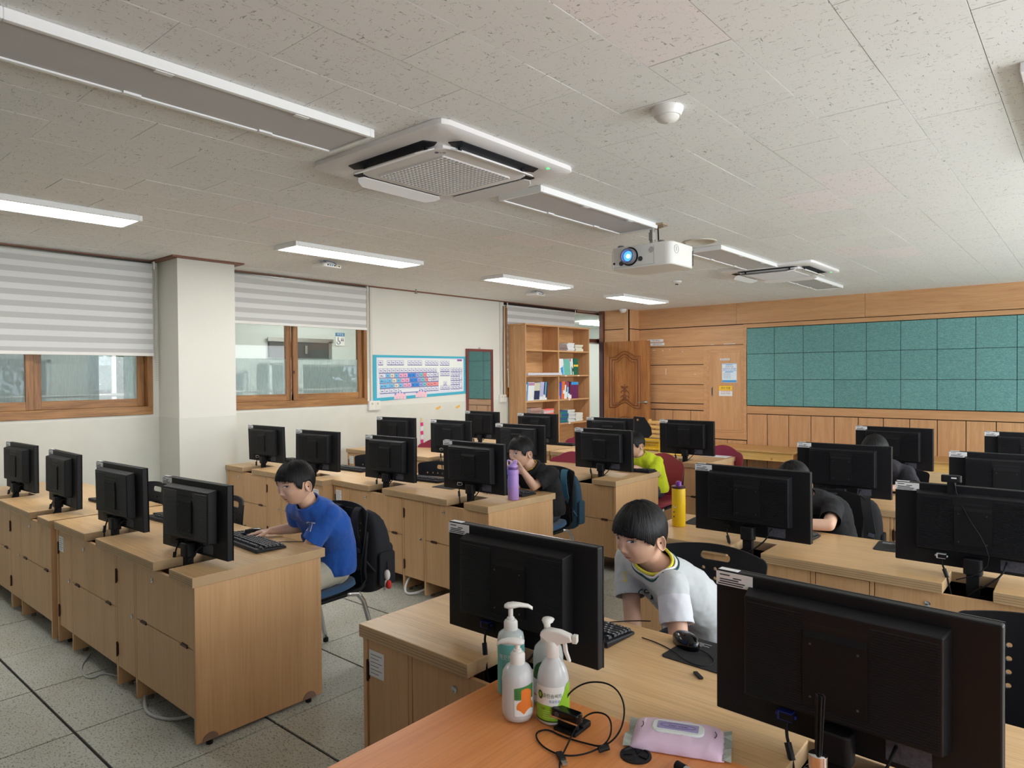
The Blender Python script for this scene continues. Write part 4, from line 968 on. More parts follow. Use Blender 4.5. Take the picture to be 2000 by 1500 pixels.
# ---------------------------------------------------------------- desks
ZT = .71
def make_desk(depth=.63, cutx=0.0):
    """two seat computer desk; origin front left floor corner, fronts on the y=0 side"""
    r = empty('computer_desk', (0, 0, 0)); Lw = 1.745
    Lw -= cutx; N = ((.50-cutx, .66-cutx), (1.365-cutx, 1.525-cutx)); ND = .22
    pts = [(0, 0), (N[0][0], 0), (N[0][0], ND), (N[0][1], ND), (N[0][1], 0), (N[1][0], 0), (N[1][0], ND), (N[1][1], ND), (N[1][1], 0), (Lw, 0), (Lw, depth), (0, depth)]
    # top built from blocks so that the notches stay open
    t0 = .668
    mb = MB().box(0, 0, t0, N[0][0], ND, ZT).box(N[0][1], 0, t0, N[1][0], ND, ZT).box(N[1][1], 0, t0, Lw, ND, ZT).box(0, ND, t0, Lw, depth, ZT)
    bm = bmesh.new(); me = bpy.data.meshes.new('desk_top')
    lo = [bm.verts.new((x, y, t0)) for x, y in pts]; hi = [bm.verts.new((x, y, ZT)) for x, y in pts]
    bm.faces.new(hi); bm.faces.new(lo[::-1]); n = len(pts); sf = []
    for i in range(n): sf.append(bm.faces.new((lo[i], lo[(i+1) % n], hi[(i+1) % n], hi[i])))
    for f in sf: f.material_index = 1
    bmesh.ops.recalc_face_normals(bm, faces=bm.faces); bm.to_mesh(me); bm.free()
    build('desk_top', me, [M['beech_x'], M['edge']], parent=r, bevel=.0025, recalc=False)
    ed = MB()
    for zz in (.678, .687, .696): ed.box(.002, -.0006, zz, N[0][0]-.002, .0, zz+.0014).box(N[0][1]+.002, -.0006, zz, N[1][0]-.002, .0, zz+.0014).box(N[1][1]+.002, -.0006, zz, Lw-.002, .0, zz+.0014)
    tag(build('edge_lines', ed, cm(140, 114, 86), parent=r), kind='stuff')
    y0 = .018; z0 = .020
    for k, (a, b) in enumerate(((.008, .026), (.228-cutx, .244-cutx), (.872-cutx, .890-cutx), (1.106-cutx, 1.122-cutx), (1.719-cutx, 1.737-cutx))):
        if k == 1 and cutx: continue
        build('end_panel' if k in (0, 4) else 'divider', MB().box(a, y0 if k not in (0, 4) else y0-.006, z0, b, depth-.02 if k in (0, 4) else .40, t0), M['beech_z'], parent=r, bevel=.001)
        if k in (0, 4):
            for yy in (.07, depth-.09):
                sx = -1 if k == 0 else 1; xx = a if k == 0 else b
                build('foot_guard', MB().prism([(yy+.035*cos(q*pi/8), z0+.032*sin(q*pi/8)) for q in range(9)], xx, xx+sx*.003, 'x'), cm(150, 120, 104, .4), parent=r)
                build('foot', MB().lathe([(.014, 0), (.014, z0)], ((a+b)/2, yy, 0), 12), M['black'], parent=r)
    for xx in (.236-cutx, .881-cutx, 1.114-cutx): build('foot', MB().lathe([(.014, 0), (.014, .020)], (xx, .08, 0), 12), cm(110, 90, 76), parent=r)
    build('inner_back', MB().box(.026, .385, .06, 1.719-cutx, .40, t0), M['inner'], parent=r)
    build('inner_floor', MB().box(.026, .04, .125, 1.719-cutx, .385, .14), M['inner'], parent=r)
    for a, b in N: build('cable_tray', MB().box(a-.02, .036, .55, b+.02, ND+.06, .56), M['black_soft'], parent=r)
    def lock(x, z, par): build('key_lock', MB().lathe([(.011, 0), (.011, .005), (.008, .006), (.003, .004)], (x, y0+.0, z), 16, Matrix.Rotation(RAD(90), 3, 'X')), M['chrome'], parent=par, auto=40)
    g = .003
    for k, (a, b) in enumerate(((.026, .228), (.890-cutx, 1.106-cutx))):
        if k == 0 and cutx: continue
        d = build('door', MB().box(a+g, y0, .115, b-g, y0+.016, t0-.006), M['beech_z'], parent=r, bevel=.0012)
        for z in (.56, .20): build('hinge', MB().cyl((a+g, y0-.005, z-.035), (a+g, y0-.005, z+.035), .0045, n=8).box(a-.006, y0-.003, z-.028, a+.010, y0+.001, z+.028), M['bronze'], parent=d)
        lock(b-.03, .40, d)
    for k, (a, b) in enumerate((((.244-cutx) if not cutx else .028, .872-cutx), (1.122-cutx, 1.719-cutx))):
        d = build('drawer_flap', MB().box(a+g, y0, .403, b-g, y0+.016, t0-.004), M['beech_z'], parent=r, bevel=.0012)
        lock((a+b)/2-.10 if False else a+.19, .615, d)
        for xx in (a+.09, b-.09): build('hinge', MB().cyl((xx-.03, y0-.004, .401), (xx+.03, y0-.004, .401), .0045, n=8).box(xx-.026, y0-.003, .394, xx+.026, y0+.001, .41), M['bronze'], parent=d)
        build('lower_panel', MB().box(a+g, y0, .115, b-g, y0+.016, .399), M['beech_z'], parent=r, bevel=.0012)
    return r
def desk_sticker(par, x, z=.59):
    s = build('paper_label', MB().box(x, .0155, z-.045, x+.075, .0175, z+.04), M['paper'], parent=par)
    tag(s, 'white inventory label'); l = MB()
    for k in range(6): l.box(x+.008, .015, z+.026-k*.012, x+(.05 if k % 2 else .066), .0155, z+.0275-k*.012)
    tag(build('printed_lines', l, M['ink'], parent=s), kind='stuff')
DESKS = [  # x0, y0, yscale(depth), label, stickers
    (-6.31, 1.235, 1.0, 'computer desk at the left edge of the front left row', ()),
    (-4.535, 1.25, 1.0, 'computer desk in front of the boy in blue, end panel facing the camera', (.035,)),
    (-6.145, 3.075, 1.05, 'computer desk behind the boy in blue, starting at the white pillar', (1.40,)),
    (-4.60, 3.165, 1.05, 'computer desk of the boy in black with the lilac bottle on it', (.035,)),
    (-6.40, 4.60, 1.05, 'computer desk by the wall under the keyboard poster', (.035,)),
    (-4.515, 4.455, 1.08, 'computer desk of the boy in the yellow shirt', ()),
    (-6.18, 5.78, 1.1, 'farthest left computer desk in front of the bookcase', ()),
    (-4.41, 5.76, 1.1, 'far computer desk with the yellow basket', ()),
    (-1.85, 1.372, .9, 'nearest computer desk, joined to the orange table', (.035,)),
    (-.095, 1.372, .9, 'nearest computer desk cut by the right edge of the picture', ()),
    (-1.815, 3.07, .95, 'computer desk with the yellow bottle behind the boy in grey', ()),
    (-1.80, 4.50, 1.0, 'computer desk on the right in front of the long haired child', ()),
    (-1.79, 5.80, 1.0, 'farthest computer desk on the right near the wood panelling', ()),
]
d0 = make_desk(); desks = []
for k, (x, y, ys, lb, st) in enumerate(DESKS):
    d = d0 if k == 0 else (make_desk(cutx=.19) if k == 2 else dup(d0))
    desks.append((d, lb, st, x, y, ys))
for k, (d, lb, st, x, y, ys) in enumerate(desks):
    d.location = (x, y, 0); d.scale = (1, ys, 1); tag(d, lb, 'desk', 'two seat computer desks')
    for s in st: desk_sticker(d, s)
desks[3][0].rotation_euler.z = RAD(-2.2); desks[5][0].rotation_euler.z = RAD(-.6)

# orange teacher's table in front
tt = empty('teacher_table', (-1.205, -.35, 0), 0, 'orange wood table in the foreground carrying the bottles', 'table')
build('table_top', MB().box(0, 0, .692, 1.9, 1.715, .722), M['orange_top'], parent=tt, bevel=.003)
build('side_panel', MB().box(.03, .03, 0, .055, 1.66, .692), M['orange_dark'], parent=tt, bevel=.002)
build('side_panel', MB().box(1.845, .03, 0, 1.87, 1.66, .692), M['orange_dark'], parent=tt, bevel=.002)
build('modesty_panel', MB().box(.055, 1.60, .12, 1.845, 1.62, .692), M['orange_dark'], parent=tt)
gm = build('cable_grommet', MB().lathe([(.033, 0), (.033, .003), (.028, .004), (.026, .001), (.001, .001)], (.468, 1.603, .722), 28, cap=False), M['black'], parent=tt, auto=40)
for k in range(4): build('grommet_blade', MB().prism([(.006, -.002), (.024, -.010), (.026, .005)], .0015, .003).tf(Matrix.Translation((.468, 1.603, .722)) @ Matrix.Rotation(k*pi/2+.4, 4, 'Z')), M['black_soft'], parent=gm)

# ---------------------------------------------------------------- monitors
MW, MH = .552, .326
def make_monitor():
    """origin at the panel centre on the desk; back of the screen faces -Y (towards the camera)"""
    r = empty('monitor', (0, 0, 0))
    build('casing', MB().box(-MW/2, -.012, -MH/2, MW/2, .014, MH/2), M['black'], parent=r, bevel=.004)
    build('bezel_rim', MB().box(-MW/2, .014, -MH/2, MW/2, .018, -MH/2+.02).box(-MW/2, .014, MH/2-.016, MW/2, .018, MH/2).box(-MW/2, .014, -MH/2+.02, -MW/2+.016, .018, MH/2-.016).box(MW/2-.016, .014, -MH/2+.02, MW/2, .018, MH/2-.016), M['black_gloss'], parent=r)
    build('screen', MB().box(-MW/2+.016, .014, -MH/2+.02, MW/2-.016, .0155, MH/2-.016), M['screen'], parent=r)
    x0, x1, z0, z1, yb = -.190, .190, -.092, .128, -.052
    hb = MB(); a = [(x0-.008, -.012, z0-.006), (x1+.008, -.012, z0-.006), (x1+.008, -.012, z1+.010), (x0-.008, -.012, z1+.010), (x0, yb, z0), (x1, yb, z0), (x1, yb, z1), (x0, yb, z1)]
    hb.add(a, [(3,2,1,0),(4,5,6,7),(0,1,5,4),(1,2,6,5),(2,3,7,6),(3,0,4,7)])
    b = build('rear_housing', hb, M['black'], parent=r, bevel=.003)
    rb = MB()
    for k in range(38):
        z = z0+.008+k*.0054
        for p, q in ((x0+.006, -.066), (.066, x1-.006)):
            if z < -.068: 
                if p > 0: continue
                q = x1-.006
            rb.prism([(yb-.0022, z), (yb+.001, z-.0012), (yb+.001, z+.0030)], p, q, 'x')
    tag(build('vent_ribs', rb, M['black'], parent=b), kind='stuff')
    mp = MB(); u0, u1, w0, w1 = -.061, .061, -.062, .096
    mp.add([(u0, yb-.006, w0), (u1, yb-.006, w0), (u1, yb-.006, w1-.022), (u0, yb-.006, w1-.022), (u0, yb+.002, w0), (u1, yb+.002, w0), (u1+.0, yb+.004, w1), (u0, yb+.004, w1)], [(0,1,2,3),(3,2,6,7),(0,4,5,1),(1,5,6,2),(0,3,7,4)])
    pl = build('mount_plate', mp, M['black_soft'], parent=b, recalc=True)
    build('recess', MB().box(u0, yb-.001, w1, u1, yb+.0005, w1+.007), M['rubber'], parent=b)
    for sx, sz in ((-.046, -.05), (.046, -.05), (-.046, .06), (.046, .06)): build('screw_hole', MB().lathe([(.0025, 0), (.0025, .001)], (sx, yb-.0062, sz), 8, Matrix.Rotation(RAD(90), 3, 'X')), M['plate_grey'], parent=pl)
    build('port_recess', MB().box(-.20, -.0135, -.145, -.085, -.0115, -.105), M['rubber'], parent=r)
    build('rating_plate', MB().box(.085, -.0135, -.150, .165, -.0120, -.108), M['plate_grey'], parent=r)
    s = build('paper_label', MB().box(-MW/2+.001, -.0135, MH/2-.034, -MW/2+.088, -.0118, MH/2-.003), M['paper'], parent=r)
    tag(s, 'white inventory sticker')
    l = MB()
    for k, (a_, b_) in enumerate(((.010, .034), (.042, .062), (.010, .055), (.010, .07), (.006, .066))):
        l.box(-MW/2+a_, -.0142, MH/2-.008-(k if k < 2 else k-.0)*.0052, -MW/2+b_, -.0134, MH/2-.0105-(k if k < 2 else k)*.0052)
    tag(build('printed_lines', l, M['ink'], parent=s), kind='stuff')
    build('label_fold', MB().box(-MW/2+.004, -.008, MH/2, -MW/2+.05, .010, MH/2+.0008), M['paper'], parent=s)
    # stand: hinge block and post going down through the notch
    build('stand_collar', MB().prism(rrect(-.032, -.060, .032, -.012, .014), -.175, -.112), M['black'], parent=r, bevel=.004, auto=45)
    build('stand_post', MB().box(-.022, -.050, -.365, .022, -.022, -.17), M['black_soft'], parent=r, bevel=.003)
    build('stand_base', MB().prism(rrect(-.07, -.10, .07, .03, .03), -.370, -.360), M['black_soft'], parent=r, bevel=.002)
    build('power_cable', MB().tube([(.105, -.018, -.115), (.105, -.045, -.12), (.095, -.06, -.155), (.05, -.07, -.20), (.0, -.075, -.235), (-.03, -.06, -.30)], .0035, 8), M['black_soft'], parent=r, smooth=True)
    vc = build('video_cable', MB().tube([(-.105, -.020, -.125), (-.105, -.035, -.15), (-.085, -.055, -.19), (-.075, -.06, -.24), (-.06, -.06, -.31)], .0035, 8), M['black_soft'], parent=r, smooth=True)
    build('ferrite_core', MB().cyl((-.096, -.047, -.168), (-.083, -.057, -.198), .0075, n=12), M['black'], parent=vc, smooth=False)
    build('plug', MB().box(-.120, -.035, -.130, -.090, -.013, -.114), M['black_soft'], parent=vc, bevel=.002)
    return r
MONS = [ # x,y,z,yaw,tilt,label,plug colour
 (-3.105, 1.412, .897, 4.3, 1.0, 'monitor on the front left desk nearest its end, beside the boy in blue', None),
 (-3.93, 1.395, .905, 2.8, -1.2, 'monitor second from the near end of the front left desk row', None),
 (-4.885, 1.41, .905, -.9, 1.0, 'monitor third from the near end of the front left desk row', None),
 (-5.765, 1.402, .905, 2.9, .5, 'monitor at the left edge of the picture', None),
 (-5.78, 3.28, .912, 2.4, -2.5, 'monitor just right of the white pillar', 'w'),
 (-4.95, 3.27, .908, 4.2, 1.5, 'monitor directly above the head of the boy in blue', None),
 (-4.03, 3.29, .908, 1.4, 1.5, 'monitor in the second left row just right of the boy in blue', None),
 (-3.14, 3.27, .919, .3, -1.2, 'monitor hiding the boy in black, left of the lilac bottle', 'w'),
 (-5.70, 4.74, .915, 6.7, 0, 'monitor half hidden in the third row under the keyboard poster', None),
 (-4.76, 4.64, .925, 0, 0, 'monitor in the third row below the orange scraps', 'w'),
 (-3.90, 4.66, .920, 1.5, -1.0, 'monitor behind the head of the boy in black', None),
 (-3.04, 4.68, .917, -1.8, -2.2, 'monitor with glinting ribs beside the boy in the yellow shirt', None),
 (-5.60, 5.98, .925, -.9, 0, 'monitor below the tall mirror', None),
 (-4.75, 5.98, .925, .5, -.8, 'monitor in front of the left bay of the bookcase', None),
 (-3.80, 5.98, .912, 1.9, 0, 'monitor in front of the carved door', None),
 (-2.97, 6.02, .915, .8, -2.0, 'monitor on the far desk right of the yellow basket', None),
 (-1.275, 1.515, .906, 1.1, .6, 'large near monitor behind the four bottles', 'b'),
 (-.402, 1.525, .906, -2.2, .6, 'largest near monitor at the lower right corner', 'b'),
 (-1.25, 3.20, .915, .5, -.8, 'monitor right of the yellow bottle', None),
 (-.365, 3.225, .908, 0, 0, 'monitor carrying the small webcam at the right edge', 'w'),
 (-1.222, 4.65, .907, 1.8, 0, 'monitor behind the black haired child lying on the desk', None),
 (-.373, 4.65, .904, 0, 0, 'monitor at the right edge behind the webcam', None),
 (-1.22, 6.05, .925, -3.5, 0, 'monitor behind the long haired child', None),
 (-.345, 6.02, .925, 0, 0, 'farthest monitor at the right edge of the picture', None)]
m0 = make_monitor(); ms = [m0]+[dup(m0) for _ in MONS[1:]]
for o, (x, y, z, yaw, tilt, lb, plug) in zip(ms, MONS):
    o.location = (x, y, z); o.rotation_euler = (RAD(-tilt)*.6, 0, RAD(yaw)); tag(o, lb, 'monitor', 'flat monitors on the desks')
    if plug: tag(build('plug', MB().box(-.125, -.034, -.132, -.092, -.0135, -.112).box(-.131, -.028, -.126, -.086, -.02, -.118), M['paper'] if plug == 'w' else cm(36, 44, 130), parent=o, bevel=.002), 'white video plug' if plug == 'w' else 'blue video plug')
# webcam on the right edge monitor
wc = empty('webcam', (-.44, 3.205, 1.075), RAD(4), 'small black webcam clipped on a monitor top at the right edge', 'webcam')
build('body', MB().prism(rrect(-.035, -.012, .035, .014, .010), .010, .038), M['black'], parent=wc, bevel=.003, auto=40)
build('clip', MB().box(-.014, -.012, -.035, .014, -.006, .012).box(-.014, -.012, -.002, .014, .03, .006), M['black_soft'], parent=wc, bevel=.002)
build('shine_strip', MB().box(0, -.0135, .026, .018, -.012, .031), M['paper'], parent=wc)
build('cable', MB().tube([(.01, -.012, .012), (.02, -.018, -.04), (.06, -.055, -.12), (.11, -.065, -.20), (.13, -.05, -.28), (.09, -.07, -.33), (.02, -.07, -.36)], .0022, 6), M['black_soft'], parent=wc, smooth=True)

# ---------------------------------------------------------------- keyboards, mice, mats
def make_keyboard():
    r = empty('keyboard', (0, 0, 0))
    build('case', MB().prism([(-.075, 0), (.078, 0), (.078, .020), (-.075, .010)], -.22, .22, 'x'), M['black'], parent=r, bevel=.005)
    kb = MB(); pr_ = MB()
    def kk(x, y, w):
        z = .013+.010*(y+.075)/.153
        kb.add([(x+.0008, y+.0008, z), (x+w-.0008, y+.0008, z), (x+w-.0008, y+.0172, z), (x+.0008, y+.0172, z), (x+.003, y+.003, z+.007), (x+w-.003, y+.003, z+.007), (x+w-.003, y+.0155, z+.0075), (x+.003, y+.0155, z+.0075)], [(4,5,6,7),(0,1,5,4),(1,2,6,5),(2,3,7,6),(3,0,4,7)])
        pr_.add([(x+.005, y+.009, z+.0079), (x+.0095, y+.009, z+.0079), (x+.0095, y+.014, z+.0081), (x+.005, y+.014, z+.0081)], [(0, 1, 2, 3)])
    rows = [(-.066, [.024]*3+[.115]+[.024]*3+[.028]), (-.046, [.046]+[.019]*10+[.053]), (-.027, [.036]+[.019]*11+[.044]), (-.008, [.030]+[.019]*12+[.031]), (.011, [.019]*13+[.040])]
    for y, ws in rows:
        x = -.212
        for w in ws: kk(x, y, w); x += w
    for x in [-.212]+[-.174+.019*i for i in range(4)]+[-.090+.019*i for i in range(4)]+[-.006+.019*i for i in range(4)]: kk(x, .040, .019)
    for x in (.082, .101, .120):
        kk(x, -.066, .019); kk(x, .011, .019); kk(x, -.008, .019); kk(x, .040, .019)
    kk(.101, -.046, .019)
    for i in range(4):
        for y in (-.066, -.046, -.027, -.008, .011): kk(.143+.0185*i, y, .0185)
    tag(build('keys', kb, M['key'], parent=r), kind='stuff'); tag(build('key_letters', pr_, M['keyprint'], parent=r), kind='stuff')
    build('cable', MB().tube([(-.1, -.072, .008), (-.12, -.12, .004), (-.16, -.17, .003), (-.2, -.2, .003)], .0018, 6), M['black_soft'], parent=r, smooth=True)
    return r
KBS = [(-3.155, 1.70, -3, 'black keyboard in front of the boy in blue'), (-3.98, 1.70, 4, 'black keyboard behind the second monitor of the front left row'), (-4.88, 1.69, 2, 'black keyboard behind the third monitor of the front left row'),
       (-4.93, 3.60, 2, 'black keyboard beside the monitor above the boy in blue'), (-5.78, 3.62, 2, 'black keyboard beside the pillar'), (-4.0, 3.60, 3, 'black keyboard right of the boy in blue in the second row'), (-3.12, 3.56, 0, 'black keyboard of the boy in black'),
       (-3.0, 5.02, 3, 'black keyboard of the boy in the yellow shirt'), (-4.72, 6.35, 4, 'black keyboard before the bookcase'), (-1.32, 1.80, -2, 'nearest black keyboard beside the boy in grey'), (-1.26, 3.50, -2, 'black keyboard under the arm of the black haired child')]
k0 = make_keyboard(); ks = [k0]+[dup(k0) for _ in KBS[1:]]
for o, (x, y, rz, lb) in zip(ks, KBS): o.location = (x, y, ZT+.0005); o.rotation_euler = (0, 0, RAD(rz)+pi); tag(o, lb, 'keyboard', 'black keyboards')
def mat_pad(x, y, w, d, rz, label):
    o = empty('mouse_mat', (x, y, ZT+.0004), RAD(rz), label, 'mouse mat')
    build('mat', MB().prism(rrect(-w/2, -d/2, w/2, d/2, .015), 0, .0022), flat('mat black', sr(24, 24, 26), .8), parent=o)
    l = MB()
    for k in range(4): l.box(-w/2+.02, d/2-.03-k*.008, .0022, -w/2+.08-(k % 2)*.02, d/2-.027-k*.008, .0026)
    tag(build('printed_lines', l, cm(170, 170, 172), parent=o), kind='stuff'); return o
mat_pad(-.845, 1.86, .22, .19, -2, 'black mouse mat beside the nearest mouse'); mat_pad(-.69, 3.56, .2, .2, 4, 'black mouse mat on the desk before the webcam monitor'); mat_pad(-1.62, 3.52, .2, .19, 6, 'black mouse mat beside the yellow bottle'); mat_pad(-3.60, 3.50, .2, .2, 4, 'black mouse mat in the second left row')
ring = MB().tube([(.0+.035*cos(a*pi/6), -.02+.025*sin(a*pi/6), .0026) for a in range(13)], .0006, 4)
def mouse(x, y, rz, label, z=ZT+.003, cable=None):
    o = empty('mouse', (x, y, z), RAD(rz), label, 'mouse')
    mb = MB(); vs = []; fs = []; n = 24
    prof = [(1.0, 0), (1.02, .012), (.94, .024), (.7, .034), (.35, .0385), (.02, .039)]
    for s, z_ in prof:
        for k in range(n):
            a = 2*pi*k/n; yy = .055*s*sin(a); xx = (.031+.003*sin(2*a))*s*cos(a)
            vs.append((xx, yy, z_*(1-.10*(yy/.055))))
    for i in range(len(prof)-1):
        for k in range(n): fs.append((i*n+k, i*n+(k+1) % n, (i+1)*n+(k+1) % n, (i+1)*n+k))
    fs.append(tuple((len(prof)-1)*n+k for k in range(n))); fs.append(tuple(range(n-1, -1, -1)))
    mb.add(vs, fs); build('shell', mb, M['black_gloss'], parent=o, smooth=True)
    build('scroll_wheel', MB().lathe([(.010, -.003), (.011, 0), (.010, .003)], (0, -.030, .029), 14, Matrix.Rotation(RAD(90), 3, 'Y')), M['black_soft'], parent=o)
    build('button_gap', MB().box(-.0006, -.052, .026, .0006, -.018, .039), M['rubber'], parent=o)
    if cable: build('cable', MB().tube(cable, .0017, 6, smooth=2), M['black_soft'], parent=o, smooth=True)
mouse(-.935, 1.885, 62, 'nearest black mouse on its mat beside the boy in grey', cable=[(0, -.055, .010), (.02, -.09, .001), (.0, -.14, .0), (-.05, -.15, .0), (-.07, -.10, .0), (-.06, -.03, 0), (-.07, .05, 0), (-.09, .10, 0)])
mouse(-.67, 3.58, 0, 'black mouse on the mat before the webcam monitor'); mouse(-3.58, 3.52, 10, 'black mouse in the second left row'); mouse(-3.28, 1.79, 0, 'black mouse under the hand of the boy in blue')
tag(build('usb_stick', MB().box(-.02, -.006, 0, .02, .006, .006), M['black'], bevel=.0015, loc=(-.815, 1.715, ZT+.0005)), 'tiny black usb stick lying on the near desk', 'usb stick').rotation_euler = (0, 0, RAD(-40))
# loose webcam between the two nearest monitors of the left block
lw = empty('clip_webcam', (-3.34, 1.46, ZT+.001), RAD(20), 'small black clip camera lying behind the end monitor of the front left row', 'webcam')
build('barrel', MB().cyl((-.03, 0, .03), (.03, 0, .03), .018, n=16), M['black'], parent=lw, auto=40); build('clip', MB().box(-.06, -.008, .012, -.035, .01, .03).box(-.038, -.004, .015, -.02, .006, .024).box(-.03, -.015, 0, -.01, .015, .016), M['black_soft'], parent=lw, bevel=.002)
# small connector box beside the near notch of the front left desk
tag(build('usb_connector', MB().box(0, 0, 0, .03, .02, .028), M['black_gloss'], bevel=.002, loc=(-3.10, 1.262, ZT-.012)), 'small black connector block at the desk notch of the front left row', 'connector') if False else None

# ---------------------------------------------------------------- chairs
def curve_plate(outer, holes, th, name):
    cu = bpy.data.curves.new(name, 'CURVE'); cu.dimensions = '2D'; cu.fill_mode = 'BOTH'; cu.extrude = th/2
    for pts in [outer]+holes:
        s = cu.splines.new('POLY'); s.points.add(len(pts)-1); s.use_cyclic_u = True
        for p, q in zip(s.points, pts): p.co = (q[0], q[1], 0, 1)
    o = bpy.data.objects.new(name, cu); COL.objects.link(o); me = evalmesh(o); bpy.data.objects.remove(o); bpy.data.curves.remove(cu)
    me.materials.clear(); return me
def arcpts(w0, w1, h, r, top, n=8):
    L_ = [(-w0, 0), (w0, 0)]; R_ = []
    for k in range(n+1): a = pi/2*k/n; R_.append((w1-r+r*cos(a), h-r*.8+r*.8*sin(a)))
    T_ = [((w1-r)*(1-2*k/12), h+top*(1-(1-2*k/12)**2)) for k in range(1, 12)]
    Lf = [(-x, y) for x, y in R_[::-1]]
    return L_+R_+T_+Lf
def dens(pts, n=3):
    out = []
    for i in range(len(pts)):
        a, b = pts[i], pts[(i+1) % len(pts)]
        for k in range(n): out.append((a[0]+(b[0]-a[0])*k/n, a[1]+(b[1]-a[1])*k/n))
    return out
outer = arcpts(.19, .224, .342, .03, .018)
hol = [[(.045*sx+.017*cos(RAD(a)), .312+.017*sin(RAD(a))) for a in (range(-90, 91, 20) if sx > 0 else range(90, 271, 20))] for sx in (1,)][0]+[(-.045+.017*cos(RAD(a)), .312+.017*sin(RAD(a))) for a in range(90, 271, 20)]
holes = [hol]
for j in range(4):
    for i in range(7):
        cx_, cz_ = -.144+.048*i, .262-.038*j
        if j == 3 and i in (0, 6): continue
        holes.append([(cx_+.0075*cos(a*pi/5), cz_+.0075*sin(a*pi/5)) for a in range(10)])
plate_me = curve_plate(outer, holes, .009, 'backrest')
plate2_me = curve_plate(arcpts(.19, .222, .285, .07, .055), [], .009, 'backrest')
for me in (plate_me, plate2_me):
    bm = bmesh.new(); bm.from_mesh(me)
    if me is plate2_me or True:
        for k_ in range(-10, 11):
            bmesh.ops.bisect_plane(bm, geom=bm.verts[:]+bm.edges[:]+bm.faces[:], plane_co=(k_*.0211, 0, 0), plane_no=(1, 0, 0))
        bmesh.ops.remove_doubles(bm, verts=bm.verts, dist=1e-5)
    for v in bm.verts:
        x, z, t = v.co.x, v.co.y, v.co.z
        v.co = (x, -t + .04 - 1.15*x*x*1.0 + .10*z + .0, z)
    bmesh.ops.recalc_face_normals(bm, faces=bm.faces)
    for e in bm.edges: e.smooth = not (len(e.link_faces) == 2 and e.calc_face_angle(0) > RAD(35))
    for f in bm.faces: f.smooth = True
    bm.to_mesh(me); bm.free()
def make_chair(kind):
    """origin on the floor under the seat centre; sitter faces -Y, backrest on the +Y side"""
    r = empty('stacking_chair', (0, 0, 0)); black = kind == 'black'
    sm = M['blue_seat'] if black else M['maroon']
    vs = []; fs = []; nx, ny = 10, 10
    for j in range(ny+1):
        for i in range(nx+1):
            u, v = -1+2*i/nx, -1+2*j/ny
            w = .215+.015*(-v)*.5; xx = u*w; yy = v*.205
            k = 1-.10*(abs(u)**4); rr_ = 1-.12*(abs(u*v)**3)
            z = .445+.018*u*u*(.5)+(-.030*max(0, -v-.5)**2*4)+.012*v*v*(v > 0)
            vs.append((xx*rr_, yy*rr_*k, z))
    for j in range(ny):
        for i in range(nx): a = j*(nx+1)+i; fs.append((a, a+1, a+nx+2, a+nx+1))
    me = bpy.data.meshes.new('seat'); me.from_pydata(vs, [], fs); me.update()
    s = build('seat', me, sm, parent=r, smooth=True, recalc=False); md = s.modifiers.new('solid', 'SOLIDIFY'); md.thickness = .032; md.offset = -1
    md = s.modifiers.new('bev', 'BEVEL'); md.width = .008; md.segments = 2; md.limit_method = 'ANGLE'
    build('seat_shell', MB().prism(rrect(-.19, -.18, .19, .19, .06), .392, .412), M['black_soft'], parent=r, bevel=.004)
    b = bpy.data.objects.new('backrest', plate_me if black else plate2_me); COL.objects.link(b); b.parent = r; b.location = (0, .205, .475)
    if not b.data.materials: b.data.materials.append(M['black'] if black else M['maroon'])
    # tubular frame: each side one bent tube as legs
    for sx in (-1, 1):
        build('leg', MB().tube([(sx*.195, -.15, .40), (sx*.205, -.19, .38), (sx*.215, -.225, .20), (sx*.22, -.24, .012)], .0125, 10), M['chrome'], parent=r, smooth=True)
        build('leg', MB().tube([(sx*.195, .10, .40), (sx*.205, .19, .385), (sx*.215, .235, .22), (sx*.225, .285, .012)], .0125, 10), M['chrome'], parent=r, smooth=True)
        build('side_tube', MB().tube([(sx*.195, -.16, .398), (sx*.195, .18, .398), (sx*.20, .222, .43), (sx*.200, .215, .52), (sx*.207, .23, .70)], .011, 10), M['black_soft'], parent=r, smooth=True)
        for p in ((sx*.22, -.24), (sx*.225, .285)): build('foot_cap', MB().lathe([(.015, 0), (.015, .022)], (p[0], p[1], 0), 12), M['rubber'], parent=r)
    build('lower_back', MB().prism(dens([(-.19, -.07), (.19, -.07), (.19, .02), (-.19, .02)], 1), .198, .206, 'y'), M['black_soft'] if black else M['maroon'], parent=r, loc=(0, .005, .475))
    return r
